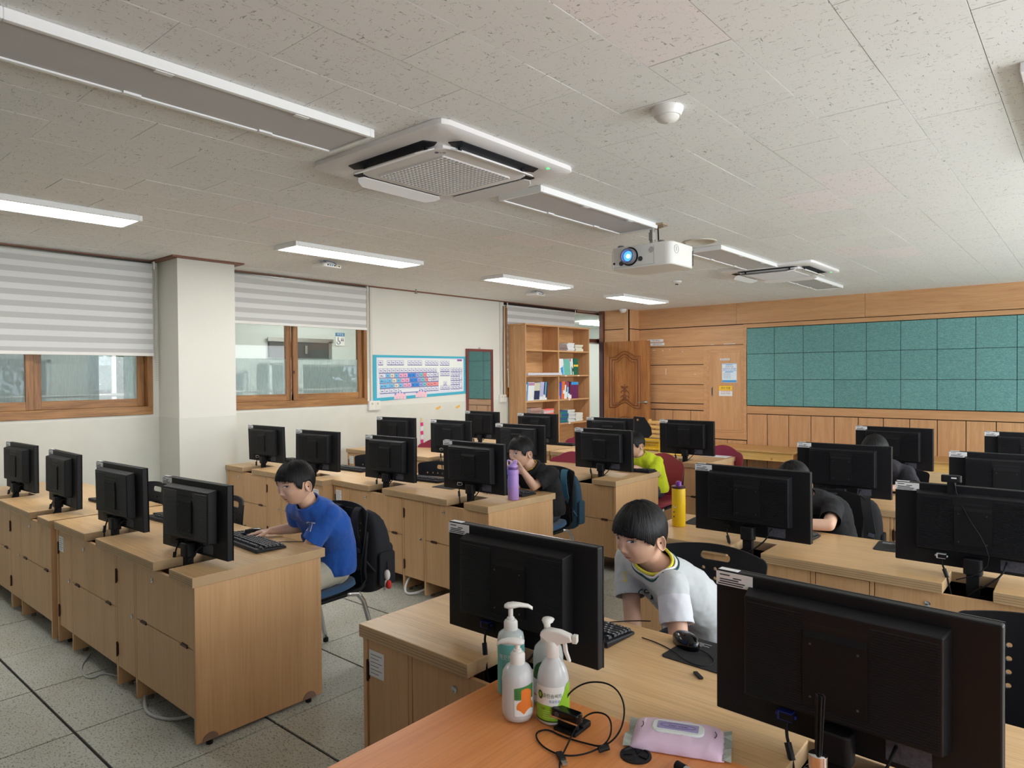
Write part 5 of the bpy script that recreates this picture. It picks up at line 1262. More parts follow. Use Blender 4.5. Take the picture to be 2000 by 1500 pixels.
CH = [ # x, y(seat centre), yaw, label
 ('black', -3.13, 1.995, 3, 'black perforated chair of the boy in blue, with blue seat'),
 ('black', -4.72, 1.63, 2, 'black perforated chair pushed in behind the third monitor of the front left row'),
 ('black', -3.83, 1.69, -3, 'black perforated chair pushed in between the two nearest monitors of the front left row'),
 ('black', -1.16, 2.35, 2, 'black perforated chair of the boy in grey'),
 ('black', -.13, 2.15, -8, 'black perforated chair cut by the right edge of the picture'),
 ('black', -3.12, 3.86, 2, 'black perforated chair of the boy in black with a teal bag'),
 ('black', -4.82, 3.50, 0, 'black chair in the second left row left of the wide monitor'),
 ('black', -3.98, 3.52, 2, 'black chair in the second left row below the third row keyhole drawer'),
 ('black', -1.20, 4.02, 6, 'black chair of the black haired child with a black bag'),
 ('black', -1.10, 5.32, 4, 'black chair of the long haired child'),
 ('maroon', -5.62, 4.98, 3, 'maroon chair under the paper chain'),
 ('maroon', -3.68, 4.86, -3, 'maroon chair behind the boy in black'),
 ('maroon', -4.62, 6.42, 0, 'maroon chair before the bookcase'),
 ('maroon', -2.93, 5.24, 3, 'maroon chair of the boy in the yellow shirt'),
 ('maroon', -2.80, 6.20, 0, 'maroon chair behind the far monitor near the bench'),
]
c0 = {'black': make_chair('black'), 'maroon': make_chair('maroon')}; first = {}
chs = []
for k, x, y, rz, lb in CH:
    if k not in first: o = c0[k]; first[k] = 1
    else: o = dup(c0[k])
    chs.append(o); 
for o, (k, x, y, rz, lb) in zip(chs, CH): o.location = (x, y, 0); o.rotation_euler = (0, 0, RAD(rz)); tag(o, lb, 'chair', k+' stacking chairs')

# ---------------------------------------------------------------- bags on chairs
def backpack(x, y, z, rz, w, h, d, mat, smat, label, straps=True, charm=False):
    """hangs behind a backrest: +Y is away from the chair; z is the bag's top"""
    o = empty('backpack', (x, y, z), RAD(rz), label, 'backpack')
    prof = [(-h, .55, .5), (-h*.97, .85, .85), (-h*.8, .98, 1.0), (-h*.5, 1.0, 1.0), (-h*.25, .97, .85), (-h*.08, .85, .6), (-.005, .6, .32), (0, .3, .15)]
    vs = []; fs = []; n = 28
    for zz, sw, sd in prof:
        for k in range(n):
            a = 2*pi*k/n; c, s = cos(a), sin(a); e = .62
            vs.append((math.copysign(abs(c)**e, c)*w/2*sw + .004*noise.noise(Vector((c*3, s*3, zz*20))), d/2*sd+math.copysign(abs(s)**e, s)*d/2*sd+.004*noise.noise(Vector((s*4, c*3, zz*25))), zz))
    for i in range(len(prof)-1):
        for k in range(n): fs.append((i*n+k, i*n+(k+1) % n, (i+1)*n+(k+1) % n, (i+1)*n+k))
    fs.append(tuple(range(n-1, -1, -1))); fs.append(tuple((len(prof)-1)*n+k for k in range(n)))
    build('main_body', MB().add(vs, fs), mat, parent=o, smooth=True, subsurf=1)
    build('front_pocket', MB().prism(rrect(-w*.36, -h*.88, w*.36, -h*.45, .03), d*.90, d*1.10, 'y'), mat, parent=o, bevel=.012, seg=3, auto=50)
    build('side_pocket', MB().prism(rrect(d*.2, -h*.9, d*.85, -h*.5, .02), w*.47, w*.53, 'x'), mat, parent=o, bevel=.006)
    build('zip', MB().tube([(-w*.44, d*.62, -h*.55), (-w*.40, d*.70, -h*.2), (-w*.2, d*.55, -h*.06), (w*.2, d*.55, -h*.06), (w*.40, d*.70, -h*.2), (w*.45, d*.62, -h*.55)], .004, 6), M['black_soft'], parent=o, smooth=True)
    if straps:
        for sx in (-1, 1):
            pts = [(sx*w*.24, .03, -.03), (sx*w*.25, -.01, .015), (sx*w*.27, -.05, .012), (sx*w*.30, -.075, -.05), (sx*w*.34, -.075, -.15), (sx*w*.38, -.05, -.24), (sx*w*.44, .02, -.33)]
            mb = MB(); pv = [Vector(p) for p in pts]; q = []
            for _ in range(2):
                nn = [pv[0]]
                for i in range(len(pv)-1): nn += [pv[i]*.75+pv[i+1]*.25, pv[i]*.25+pv[i+1]*.75]
                nn.append(pv[-1]); pv = nn
            vs = []; N_ = len(pv)
            for i, p in enumerate(pv):
                t = (pv[min(i+1, N_-1)]-pv[max(i-1, 0)]).normalized(); sd = Vector((1, 0, 0)); nn_ = t.cross(sd).normalized(); wd = .026 if i < N_*.7 else .012
                for a, b in ((-1, -1), (1, -1), (1, 1), (-1, 1)): vs.append(p+sd*wd*a+nn_*.004*b)
            fs = [tuple(range(3, -1, -1)), tuple((N_-1)*4+k for k in range(4))]
            for i in range(N_-1):
                for k in range(4): fs.append((i*4+k, i*4+(k+1) % 4, (i+1)*4+(k+1) % 4, (i+1)*4+k))
            build('strap', mb.add(vs, fs), smat, parent=o, auto=40)
            build('buckle', MB().cbox((sx*w*.36, -.066, -.20), (.030, .010, .022), Matrix.Rotation(.3, 3, 'Y')), M['plate_grey'] if sx > 0 else M['black'], parent=o, bevel=.002)
    return o
navy = flat('black bag cloth', sr(30, 31, 38), .85, bump=.25, bscale=400); teal = flat('dark teal bag cloth', sr(38, 66, 84), .85, bump=.25, bscale=400)
backpack(-3.11, 2.275, .80, 3, .34, .46, .17, navy, navy, 'black backpack hanging behind the boy in blue')
backpack(-3.09, 4.135, .80, 2, .33, .44, .12, teal, flat('teal strap', sr(48, 96, 120), .8, bump=.2, bscale=300), 'dark teal bag hanging behind the boy in black')
backpack(-1.10, 4.31, .80, 6, .34, .42, .15, flat('black bag', sr(24, 25, 28), .8), flat('black strap', sr(22, 22, 25), .7), 'black backpack hanging behind the black haired child')
ch = empty('plush_charm', (-2.925, 2.36, .50), 0, 'small white and red plush charm hanging from the black backpack', 'key charm')
build('ring', MB().tube([(0, 0, .02), (.004, 0, -.01), (0, 0, -.03)], .003, 6), M['black_soft'], parent=ch)
build('white_body', MB().sphere((0, 0, -.055), (.019, .016, .030), 14).sphere((-.003, -.005, -.10), (.010, .010, .022), 10).sphere((-.012, -.004, -.128), (.013, .011, .010), 10), cm(232, 228, 222, .9), parent=ch, smooth=True)
build('red_body', MB().sphere((.010, .002, -.105), (.019, .016, .024), 14), cm(214, 62, 50, .9), parent=ch, smooth=True)

# ---------------------------------------------------------------- things on the tables
def bottle(name, x, y, z, prof, mat, label, cat='bottle'):
    o = empty(name, (x, y, z), 0, label, cat); build('bottle_body', MB().lathe(prof, (0, 0, 0), 40, cap=True), mat, parent=o, auto=50); return o
def wrap(par, name, mat, r, a0, a1, z0, z1, shape=None, off=.0006, n=20):
    """curved label piece on a cylinder; shape(u) -> (zlow, zhigh) in 0..1"""
    mb = MB(); vs = []; fs = []
    for k in range(n+1):
        u = k/n; a = RAD(a0+(a1-a0)*u); lo, hi = shape(u) if shape else (0, 1)
        for t in (lo, hi):
            vs.append(((r+off)*cos(a), (r+off)*sin(a), z0+(z1-z0)*t))
    for k in range(n): fs.append((2*k, 2*k+2, 2*k+3, 2*k+1))
    return build(name, mb.add(vs, fs), mat, parent=par, recalc=False, smooth=True)
def wrap_text(par, txt, size, mat, r, ang, z):
    me = text_mesh(txt, size, 'CENTER', 0.0)
    for v in me.vertices:
        a = RAD(ang)+v.co.x/r; v.co = (r*cos(a), r*sin(a), z+v.co.y)
    me.materials.clear(); me.materials.append(mat); o = bpy.data.objects.new('label_text', me); COL.objects.link(o); o.parent = par; return o
TZ = .7225
def pump(par, z, ang, r=.019, h=.060, L=.05):
    w = M['white_plastic']
    build('collar', MB().lathe([(r, z), (r, z+.022), (r*.8, z+.027), (r*.55, z+.028), (r*.55, z+.033), (.0065, z+.035)], (0, 0, 0), 28), w, parent=par, auto=35)
    build('pump_stem', MB().cyl((0, 0, z+.03), (0, 0, z+h-.004), .0062, n=14), w, parent=par, smooth=False)
    c, s = cos(RAD(ang)), sin(RAD(ang)); m = Matrix.Rotation(RAD(ang), 4, 'Z')
    hb = MB(); secs = [(-.016, .010, .003, .0), (-.008, .0155, .007, .001), (.006, .0150, .008, .002), (.022, .010, .006, .003), (L*.8, .007, .005, .000), (L, .005, .004, -.006)]
    vs = []; n = 12; fs = []
    for x_, wd, hh, dz in secs:
        for k in range(n): a = 2*pi*k/n; vs.append(m @ Vector((x_, wd*cos(a), z+h+dz+hh*sin(a))))
    for i in range(len(secs)-1):
        for k in range(n): fs.append((i*n+k, i*n+(k+1) % n, (i+1)*n+(k+1) % n, (i+1)*n+k))
    fs += [tuple(range(n)), tuple((len(secs)-1)*n+k for k in range(n))]
    build('pump_head', hb.add(vs, fs), w, parent=par, smooth=True)
CAMA = -50  # direction from the bottles towards the viewer (degrees)
milky = flat('milky plastic', sr(208, 211, 214), .3, trans=.0, coat=.2); milky2 = flat('translucent bottle', sr(196, 203, 205), .25, coat=.2); liquid = flat('liquid tinted bottle', sr(200, 204, 204), .3, coat=.2)
# 1 teal dispenser
b = bottle('soap_bottle', -1.128, 1.305, TZ, [(.030, 0), (.034, .004), (.034, .140), (.031, .152), (.020, .160), (.016, .162)], flat('clear bottle', sr(196, 206, 208), .15, coat=.4), 'turquoise labelled pump bottle at the back left of the bottle group')
wrap(b, 'front_label', cm(108, 190, 188, .4), .034, -180, 60, .006, .132); pump(b, .158, 38, .0175, .062, .056)
wrap_text(b, '깨끗한', .014, M['paper'], .0352, -75, .10); wrap_text(b, '충청', .016, cm(30, 60, 100), .0352, -72, .03); wrap(b, 'printed_ring', cm(30, 60, 140), .0345, -80, -60, .055, .068, lambda u: (.5-.5*math.sqrt(max(0, 1-(2*u-1)**2)), .5+.5*math.sqrt(max(0, 1-(2*u-1)**2))))
# 2 front white pump bottle
b = bottle('soap_bottle', -1.030, 1.215, TZ, [(.020, 0), (.031, .005), (.036, .016), (.0375, .03), (.0375, .096), (.035, .112), (.028, .124), (.019, .130), (.016, .132)], milky, 'round shouldered milky pump bottle with orange and green label at the front')
pump(b, .130, 215, .0175, .050, .048)
wrap(b, 'front_label', M['paper'], .0375, CAMA-12, CAMA+62, .022, .086); wrap(b, 'green_patch', cm(70, 130, 66), .0375, CAMA-12, CAMA+62, .060, .086, lambda u: (max(0, .0 if u < .5 else -.9+u*.9), 1+.3*u), .0009)
wrap(b, 'orange_blob', cm(232, 126, 46), .0375, CAMA+12, CAMA+52, .052, .085, lambda u: (.0, .25+.75*math.sqrt(max(0, 1-(1.3*u-.55)**2))), .0012)
wrap(b, 'orange_blob', cm(232, 126, 46), .0375, CAMA-4, CAMA+60, .026, .060, lambda u: ((.35*abs(cos(u*4))), .55+.45*math.sqrt(max(0, 1-(2*u-1)**2))), .0012)
for k in range(5): wrap(b, 'printed_line', cm(40, 70, 40), .0375, CAMA-8, CAMA+10, .079-.005*k, .0796-.005*k, None, .0013)
wrap(b, 'side_label', cm(70, 110, 70), .0375, CAMA-100, CAMA-84, .05, .09, None, .0009)
# 3 rear green pump bottle
b = bottle('soap_bottle', -1.022, 1.322, TZ, [(.030, 0), (.037, .006), (.037, .118), (.033, .138), (.022, .150), (.017, .152)], milky2, 'milky pump bottle with dark green label at the back of the group')
pump(b, .150, -60, .0185, .052, .032)
wrap(b, 'front_label', M['paper'], .037, CAMA-75, CAMA+75, .012, .068); wrap(b, 'green_label', cm(52, 104, 52), .037, CAMA-75, CAMA+75, .068, .118, lambda u: (0, math.sqrt(max(0, 1-(2*u-1)**2))))
wrap(b, 'white_disc', M['paper'], .037, CAMA-22, CAMA+22, .082, .112, lambda u: (.5-.5*math.sqrt(max(0, 1-(2*u-1)**2)), .5+.5*math.sqrt(max(0, 1-(2*u-1)**2))), .0010)
wrap(b, 'orange_line', cm(226, 140, 80), .037, CAMA-75, CAMA+75, .028, .031, None, .0010); wrap_text(b, '향균 핸드워시', .013, M['ink'], .0382, CAMA, .056)
wrap(b, 'green_dot', cm(40, 70, 46), .037, CAMA-8, CAMA+8, .036, .046, lambda u: (.5-.5*math.sqrt(max(0, 1-(2*u-1)**2)), .5+.5*math.sqrt(max(0, 1-(2*u-1)**2))), .0010)
# 4 spray bottle
b = bottle('spray_bottle', -.962, 1.262, TZ, [(.028, 0), (.036, .006), (.0375, .02), (.0375, .088), (.0362, .104), (.0325, .120), (.0255, .134), (.0185, .144), (.0165, .148), (.016, .150)], milky, 'white spray bottle with lime green label on the right of the group')
wrap(b, 'lime_label', cm(150, 198, 44), .0375, CAMA-95, CAMA+95, .010, .095, lambda u: (.05, .42+.05*sin(u*5) if u < .55 else min(1, .42+(u-.55)*2.6)), .0008)
wrap(b, 'white_label', cm(240, 242, 240), .0375, CAMA-90, CAMA+40, .045, .092, lambda u: (.0+.0*u, 1), .0006); wrap(b, 'dark_base_line', cm(60, 90, 40), .0375, CAMA-95, CAMA+95, .012, .0155, None, .0011)
wrap(b, 'round_badge', cm(60, 80, 40), .0375, CAMA-62, CAMA-40, .062, .082, lambda u: (.5-.5*math.sqrt(max(0, 1-(2*u-1)**2)), .5+.5*math.sqrt(max(0, 1-(2*u-1)**2))), .0014)
wrap(b, 'badge_center', cm(150, 190, 60), .0375, CAMA-57, CAMA-45, .067, .078, lambda u: (.5-.5*math.sqrt(max(0, 1-(2*u-1)**2)), .5+.5*math.sqrt(max(0, 1-(2*u-1)**2))), .0018)
wrap_text(b, '클린솜씨트', .0105, cm(70, 90, 60), .0392, CAMA-5, .072); wrap_text(b, '동글동글', .007, cm(90, 130, 200), .0392, CAMA+2, .060); wrap_text(b, 'CO2', .006, M['ink'], .0392, CAMA-40, .042)
for k in range(4): wrap(b, 'printed_line', cm(220, 240, 170), .0375, CAMA-40, CAMA-5+5*k, .037-.005*k, .0377-.005*k, None, .0014)
build('collar', MB().lathe([(.0165, .150), (.0175, .152), (.0165, .180), (.013, .186)], (0, 0, 0), 24), M['white_plastic'], parent=b, auto=40)
m = Matrix.Rotation(RAD(20), 4, 'Z')
sh_ = MB().prism([(-.030, .196), (-.026, .205), (-.010, .214), (.020, .212), (.046, .204), (.050, .190), (.030, .186), (.016, .180), (.012, .172), (-.012, .172), (-.014, .184)], -.011, .011, 'y').tf(m)
build('spray_head', sh_, M['white_plastic'], parent=b, bevel=.004, seg=3, auto=50)
build('nozzle', MB().cbox((.054, 0, .196), (.012, .018, .018)).tf(m), cm(226, 226, 218, .4), parent=b, bevel=.002)
build('trigger', MB().prism([(.024, .188), (.033, .188), (.036, .165), (.044, .142), (.036, .143), (.027, .165)], -.005, .005, 'y').tf(m), M['white_plastic'], parent=b, bevel=.002, auto=50)

# loose webcam with tangled cable on the orange table
w = empty('webcam', (-.905, 1.238, TZ), RAD(2), 'black webcam with tangled cable lying on the orange table', 'webcam')
build('camera_bar', MB().prism(rrect(-.036, -.014, .036, .014, .008), .028, .050), M['black_gloss'], parent=w, bevel=.003, auto=40)
build('chrome_band', MB().box(-.037, -.0146, .030, .037, -.0142, .034), M['chrome'], parent=w)
build('lens', MB().lathe([(.006, 0), (.006, .001)], (-.018, -.0142, .040), 14, RX), M['plate_grey'], parent=w)
build('clip_base', MB().box(-.030, -.012, .0, .030, .03, .008).box(-.026, .0, .008, .026, .012, .030).box(-.03, .02, .0, .03, .055, .014), M['black'], parent=w, bevel=.003)
cab = [(-.03, .0, .045), (-.035, .02, .075), (-.02, .06, .10), (.03, .10, .11), (.075, .11, .085), (.10, .09, .04), (.10, .05, .01), (.06, .02, .003), (.02, -.02, .003), (-.02, -.04, .003), (-.01, -.075, .003), (.05, -.075, .003), (.10, -.04, .003), (.105, .02, .006), (.09, .07, .02), (.04, .09, .045), (-.0, .06, .04), (.01, .02, .02), (.06, -.02, .004), (.11, -.055, .003), (.16, -.07, .003)]
wr_ = Matrix.Rotation(RAD(-37), 4, 'Z')
build('cable', MB().tube([wr_ @ Vector(p) for p in cab], .0019, 8, smooth=3), M['black_soft'], parent=w, smooth=True)
build('ferrite_core', MB().cyl((.103, .035, .009), (.104, .058, .013), .0065, n=12).tf(wr_), M['black'], parent=w)
build('usb_plug', MB().box(.085, -.055, .001, .115, -.041, .010).tf(wr_), M['black'], parent=w, bevel=.002); build('usb_tip', MB().box(.115, -.054, .002, .128, -.042, .007).tf(wr_), M['steel'], parent=w)

# wet wipes pack
wp_ = empty('wipes_pack', (-.695, 1.362, TZ), RAD(22), 'pink wet wipes pack with violet lid lying across the table edge', 'wet wipes')
vs = []; fs = []; nx, ny = 40, 18; Lx, Wy, Hh = .098, .062, .024
for side in (1, -1):
    for j in range(ny+1):
        for i in range(nx+1):
            u, v = -1+2*i/nx, -1+2*j/ny
            e = max(0, 1-abs(u)**6); q = max(0, 1-abs(v)**3.2)
            h = Hh*(e**.6)*(q**.55)
            wr = .0030*noise.noise(Vector((u*5, v*3, side*3)))+.0022*noise.noise(Vector((u*14, v*5, 5)))
            z = (.004+h+wr*e*q) if side > 0 else .0015
            pinch = 1-.10*(1-abs(u))**.5*0-.06*(abs(u)**8)
            vs.append((u*Lx, v*Wy*(1+.05*noise.noise(Vector((u*3, side, 0))))*pinch, z if side > 0 else min(z, .0015)))
    base = 0 if side > 0 else (nx+1)*(ny+1)
    for j in range(ny):
        for i in range(nx): a = base+j*(nx+1)+i; fs.append((a, a+1, a+nx+2, a+nx+1) if side > 0 else (a, a+nx+1, a+nx+2, a+1))
nb = (nx+1)*(ny+1)
for i in range(nx):
    fs.append((i, nb+i, nb+i+1, i+1)); a = ny*(nx+1)+i; fs.append((a, a+1, nb+a+1, nb+a))
for j in range(ny):
    a = j*(nx+1); fs.append((a, a+nx+1, nb+a+nx+1, nb+a)); a += nx; fs.append((a, nb+a, nb+a+nx+1, a+nx+1))
build('pouch', MB().add(vs, fs), flat('pink film', sr(238, 208, 234), .3, coat=.2), parent=wp_, smooth=True)
for sx in (-1, 1):
    mb = MB(); k = 10; vs = []; fs = []
    for i in range(k+1):
        y = -Wy*.96+2*Wy*.96*i/k; z = .004+.003*(i % 2)+.008*sin(i*.7)
        vs += [(sx*Lx*.97, y, .006+.003*(i % 2)), (sx*(Lx+.014), y*1.02, z)]
    for i in range(k): fs.append((2*i, 2*i+2, 2*i+3, 2*i+1))
    o = build('end_seal', mb.add(vs, fs), flat('silver seal', sr(176, 184, 176), .35, metal=.3), parent=wp_, recalc=False); md = o.modifiers.new('s', 'SOLIDIFY'); md.thickness = .0012
lid = build('lid', MB().prism(rrect(-.056, -.026, .056, .026, .018), .025, .0315), cm(236, 244, 242, .3), parent=wp_, bevel=.003, auto=40)
build('lid_window', MB().prism(rrect(-.044, -.015, .044, .015, .003), .0315, .0325), cm(168, 158, 206, .35), parent=lid)
el = MB().tube([(.038*cos(a*pi/12), .0095*sin(a*pi/12), .0326) for a in range(25)], .0006, 4, smooth=0); build('printed_oval', el, cm(110, 96, 160), parent=lid)
text('printed_text', 'clean wipes', .009, cm(110, 96, 160), lid, basis((0, 0, .0328), (1, 0, 0), (0, 1, 0)))
for sx in (-.078, .078): build('printed_mark', MB().tube([(sx, -.012, .0255), (sx+.004, 0, .0265), (sx, .014, .0255)], .0012, 4), cm(90, 70, 90), parent=wp_)
# marker and reed diffuser
mk = empty('marker_pen', (-.625, 1.255, TZ), RAD(-14), 'grey board marker at the bottom edge beside the wipes', 'marker')
build('barrel', MB().cyl((0, 0, .010), (.085, 0, .010), .009, n=18), cm(176, 180, 184, .3), parent=mk, auto=40); build('cap', MB().cyl((-.022, 0, .010), (.0, 0, .010), .0098, n=18), M['black'], parent=mk, auto=40)
build('blue_band', MB().cyl((.035, 0, .010), (.07, 0, .010), .0092, n=18), cm(60, 80, 170), parent=mk, auto=40)
df = empty('reed_diffuser', (-.392, 1.325, TZ), 0, 'dark reed diffuser with chrome collar before the largest monitor', 'reed diffuser')
build('bottle_body', MB().lathe([(.026, 0), (.03, .004), (.03, .055), (.022, .067), (.013, .072)], (0, 0, 0), 28), flat('smoked glass', sr(30, 28, 30), .08, coat=.5), parent=df, auto=40)
build('chrome_collar', MB().lathe([(.0165, .070), (.0165, .096), (.014, .098)], (0, 0, 0), 28), M['chrome'], parent=df, auto=40)
build('front_label', MB().box(-.012, -.0312, .02, .02, -.0302, .05), M['paper'], parent=df)
for k in range(6): a = k*1.05; build('reed', MB().cyl((.004*cos(a), .004*sin(a), .07), (.007*cos(a)+.004, .007*sin(a), .208), .0022, n=8), M['black_soft'], parent=df)
# drink bottles
pb = bottle('drink_bottle', -2.895, 3.385, ZT+.0005, [(.032, 0), (.036, .004), (.036, .155), (.0345, .160), (.036, .165), (.036, .19), (.030, .198)], flat('lilac steel', sr(186, 150, 218), .45), 'lilac drink bottle with loop handle on the desk of the boy in black', 'drink bottle')
lm = flat('lilac plastic', sr(196, 160, 226), .4)
build('cap', MB().lathe([(.030, .196), (.031, .198), (.031, .212), (.029, .216)], (0, 0, 0), 28), cm(120, 80, 140, .4), parent=pb, auto=40)
build('lid', MB().lathe([(.031, .214), (.031, .222), (.022, .232), (.018, .235)], (0, 0, 0), 28), lm, parent=pb, auto=40); build('spout', MB().cbox((.012, 0, .246), (.028, .024, .026)), lm, parent=pb, bevel=.005)
lp = MB(); pts = [Vector((-.010, 0, .240)), Vector((-.030, 0, .262)), Vector((-.045, 0, .245)), Vector((-.042, 0, .21)), Vector((-.030, 0, .175)), Vector((-.046, 0, .165)), Vector((-.052, 0, .20)), Vector((-.05, 0, .235))]
build('loop_handle', lp.tube(pts, .0055, 8, smooth=2), lm, parent=pb, smooth=True); pb.rotation_euler.z = RAD(35)
yb_ = bottle('drink_bottle', -1.700, 3.35, ZT+.0005, [(.032, 0), (.036, .004), (.036, .20), (.0345, .205)], M['yellow'], 'yellow drink bottle with purple cap behind the boy in grey', 'drink bottle')
build('cup_rim', MB().lathe([(.0365, .203), (.037, .213), (.034, .215)], (0, 0, 0), 28), cm(70, 36, 40, .4), parent=yb_, auto=40); build('cap', MB().lathe([(.017, .212), (.015, .222), (.015, .235), (.010, .240)], (0, 0, 0), 20), cm(130, 60, 160, .4), parent=yb_, auto=50)
wrap(yb_, 'printed_mark', M['paper'], .036, -110, -80, .08, .115, lambda u: (1-math.sqrt(max(0, 1-(2*u-1)**2))*.4, 1.15-math.sqrt(max(0, 1-(2*u-1)**2))*.4))
for z in (.05, .075): wrap(yb_, 'printed_mark', M['ink'], .036, -112, -100, z, z+.008)
# yellow basket, black bundle, paper, stand board on the far desks
bk = empty('basket', (-3.84, 6.42, ZT+.001), 0, 'yellow plastic basket on the far desk', 'basket')
fr_ = MB(); Lb, Db, Hb = .36, .27, .10
for (a, b, c, d) in ((0, 0, Lb, .004), (0, Db-.004, Lb, Db), (0, 0, .004, Db), (Lb-.004, 0, Lb, Db)): fr_.box(a, b, Hb-.018, c, d, Hb).box(a, b, 0, c, d, .012)
fr_.box(0, 0, 0, Lb, Db, .003).box(-.008, -.008, Hb-.004, Lb+.008, .004, Hb).box(-.008, Db-.004, Hb-.004, Lb+.008, Db+.008, Hb)
for i in range(25): x_ = i*Lb/24; fr_.box(x_-.0025, 0, 0, x_+.0025, .003, Hb).box(x_-.0025, Db-.003, 0, x_+.0025, Db, Hb)
for i in range(18): y_ = i*Db/17; fr_.box(0, y_-.0025, 0, .003, y_+.0025, Hb).box(Lb-.003, y_-.0025, 0, Lb, y_+.0025, Hb)
for j in range(1, 6): z_ = j*Hb/6; fr_.box(0, 0, z_-.0015, Lb, .003, z_+.0015).box(0, Db-.003, z_-.0015, Lb, Db, z_+.0015).box(0, 0, z_-.0015, .003, Db, z_+.0015).box(Lb-.003, 0, z_-.0015, Lb, Db, z_+.0015)
build('lattice', fr_, M['yellow'], parent=bk)
tag(build('yellow_folder', MB().box(0, 0, 0, .30, .2, .008), M['yellow'], bevel=.002, loc=(-3.40, 6.18, ZT+.001)), 'flat yellow folder beside the basket', 'folder')
tag(build('paper_sheet', MB().box(0, 0, 0, .25, .18, .001), M['paper'], loc=(-2.95, 6.30, ZT+.001)), 'white paper lying behind the far monitor', 'paper')
ms_ = empty('music_stand', (-4.50, 7.80, 0), RAD(8), 'black folding music stand before the carved door', 'music stand')
build('desk_plate', MB().prism([(-.15, .70), (.10, .68), (.16, .74), (.15, .83), (.06, .96), (-.08, .97), (-.15, .86)], 0, .012, 'y'), M['black'], parent=ms_, bevel=.003)
build('round_hole', MB().lathe([(.014, 0), (.014, .002)], (-.03, -.001, .925), 16, RX), cm(180, 130, 90), parent=ms_)
build('pole', MB().cyl((0, .02, .25), (0, .02, .76), .010, n=12), M['black_soft'], parent=ms_)
for k in range(3): a = k*2.09; build('leg', MB().cyl((0, .02, .28), (.28*cos(a), .02+.28*sin(a), .01), .008, n=10), M['black_soft'], parent=ms_)
tb_ = empty('side_table', (-4.25, 7.0, 0), 0, 'low dark blue topped table beside the carved door', 'table')
build('table_top', MB().box(0, 0, .69, .75, .5, .73), cm(48, 58, 78), parent=tb_, bevel=.004)
for a in (.03, .68):
    for b2 in (.03, .43): build('leg', MB().box(a, b2, 0, a+.04, b2+.04, .69), M['black'], parent=tb_)
tag(build('floor_cable', MB().tube([(-4.2, 1.32, .01), (-4.05, 1.22, .006), (-3.85, 1.20, .006), (-3.9, 1.30, .006), (-3.6, 1.34, .006), (-3.5, 1.40, .05)], .005, 6, smooth=2), M['cable_grey'], smooth=True), 'pale cable looping out under the front left desk', 'cable')
tag(build('floor_cable', MB().tube([(-3.55, 1.38, .06), (-3.42, 1.30, .02), (-3.25, 1.24, .008), (-3.1, 1.30, .008), (-3.0, 1.38, .05)], .008, 6, smooth=2), M['cable_grey'], smooth=True), 'thick grey cable under the near end of the front left desk', 'cable')
tag(build('floor_cable', MB().tube([(-3.72, 3.30, .12), (-3.70, 3.18, .10), (-3.68, 3.12, .03), (-3.62, 3.10, .008), (-3.55, 3.20, .03), (-3.50, 3.32, .10)], .008, 6, smooth=2), M['paper'], smooth=True), 'white cable hanging under the desk of the boy in black', 'cable')
# ---------------------------------------------------------------- people
def skin_mat():
    m, nt, b = newmat('skin'); b.inputs['Base Color'].default_value = sr(226, 184, 156); b.inputs['Roughness'].default_value = .5
    b.inputs['Subsurface Weight'].default_value = .12; b.inputs['Subsurface Radius'].default_value = (.01, .004, .002); b.inputs['Subsurface Scale'].default_value = .5
    tc = nt.nodes.new('ShaderNodeTexCoord'); n = nt.nodes.new('ShaderNodeTexNoise'); n.inputs['Scale'].default_value = 14; n.inputs['Detail'].default_value = 3
    nt.links.new(tc.outputs['Object'], n.inputs['Vector']); cr = nt.nodes.new('ShaderNodeValToRGB')
    cr.color_ramp.elements[0].color = sr(208, 162, 136); cr.color_ramp.elements[1].color = sr(220, 180, 154); nt.links.new(n.outputs['Fac'], cr.inputs[0]); nt.links.new(cr.outputs[0], b.inputs['Base Color'])
    return m
def hair_mat():
    m, nt, b = newmat('black hair'); b.inputs['Roughness'].default_value = .42; b.inputs['Specular IOR Level'].default_value = .24
    uv = nt.nodes.new('ShaderNodeUVMap'); mp = nt.nodes.new('ShaderNodeMapping'); mp.inputs['Scale'].default_value = (260, 3, 1)
    n = nt.nodes.new('ShaderNodeTexNoise'); n.inputs['Scale'].default_value = 1; n.inputs['Detail'].default_value = 3
    nt.links.new(uv.outputs[0], mp.inputs[0]); nt.links.new(mp.outputs[0], n.inputs['Vector'])
    cr = nt.nodes.new('ShaderNodeValToRGB'); cr.color_ramp.elements[0].color = sr(6, 6, 7); cr.color_ramp.elements[1].color = sr(26, 24, 25); nt.links.new(n.outputs['Fac'], cr.inputs[0]); nt.links.new(cr.outputs[0], b.inputs['Base Color'])
    bp = nt.nodes.new('ShaderNodeBump'); bp.inputs['Strength'].default_value = .9; bp.inputs['Distance'].default_value = .003; nt.links.new(n.outputs['Fac'], bp.inputs['Height']); nt.links.new(bp.outputs[0], b.inputs['Normal'])
    return m
M['skin'] = skin_mat(); M['hair'] = hair_mat()
M['lip'] = flat('lips', sr(196, 122, 112), .4); M['lip_line'] = flat('mouth line', sr(110, 56, 52), .6); M['eye_white'] = flat('eye white', sr(226, 222, 220), .2); M['iris'] = flat('iris', sr(30, 20, 16), .1)
M['lash'] = flat('lash', sr(34, 26, 24), .6); M['brow'] = flat('brow', sr(96, 72, 60), .8); M['skin_fold'] = flat('lid fold', sr(186, 138, 114), .6); M['nostril'] = flat('nostril', sr(120, 70, 56), .7); M['glint'] = flat('eye glint', (1, 1, 1, 1), .1)
HA, HB, HC = .0735, .090, .104
def gg(x, s): return math.exp(-(x/s)**2)
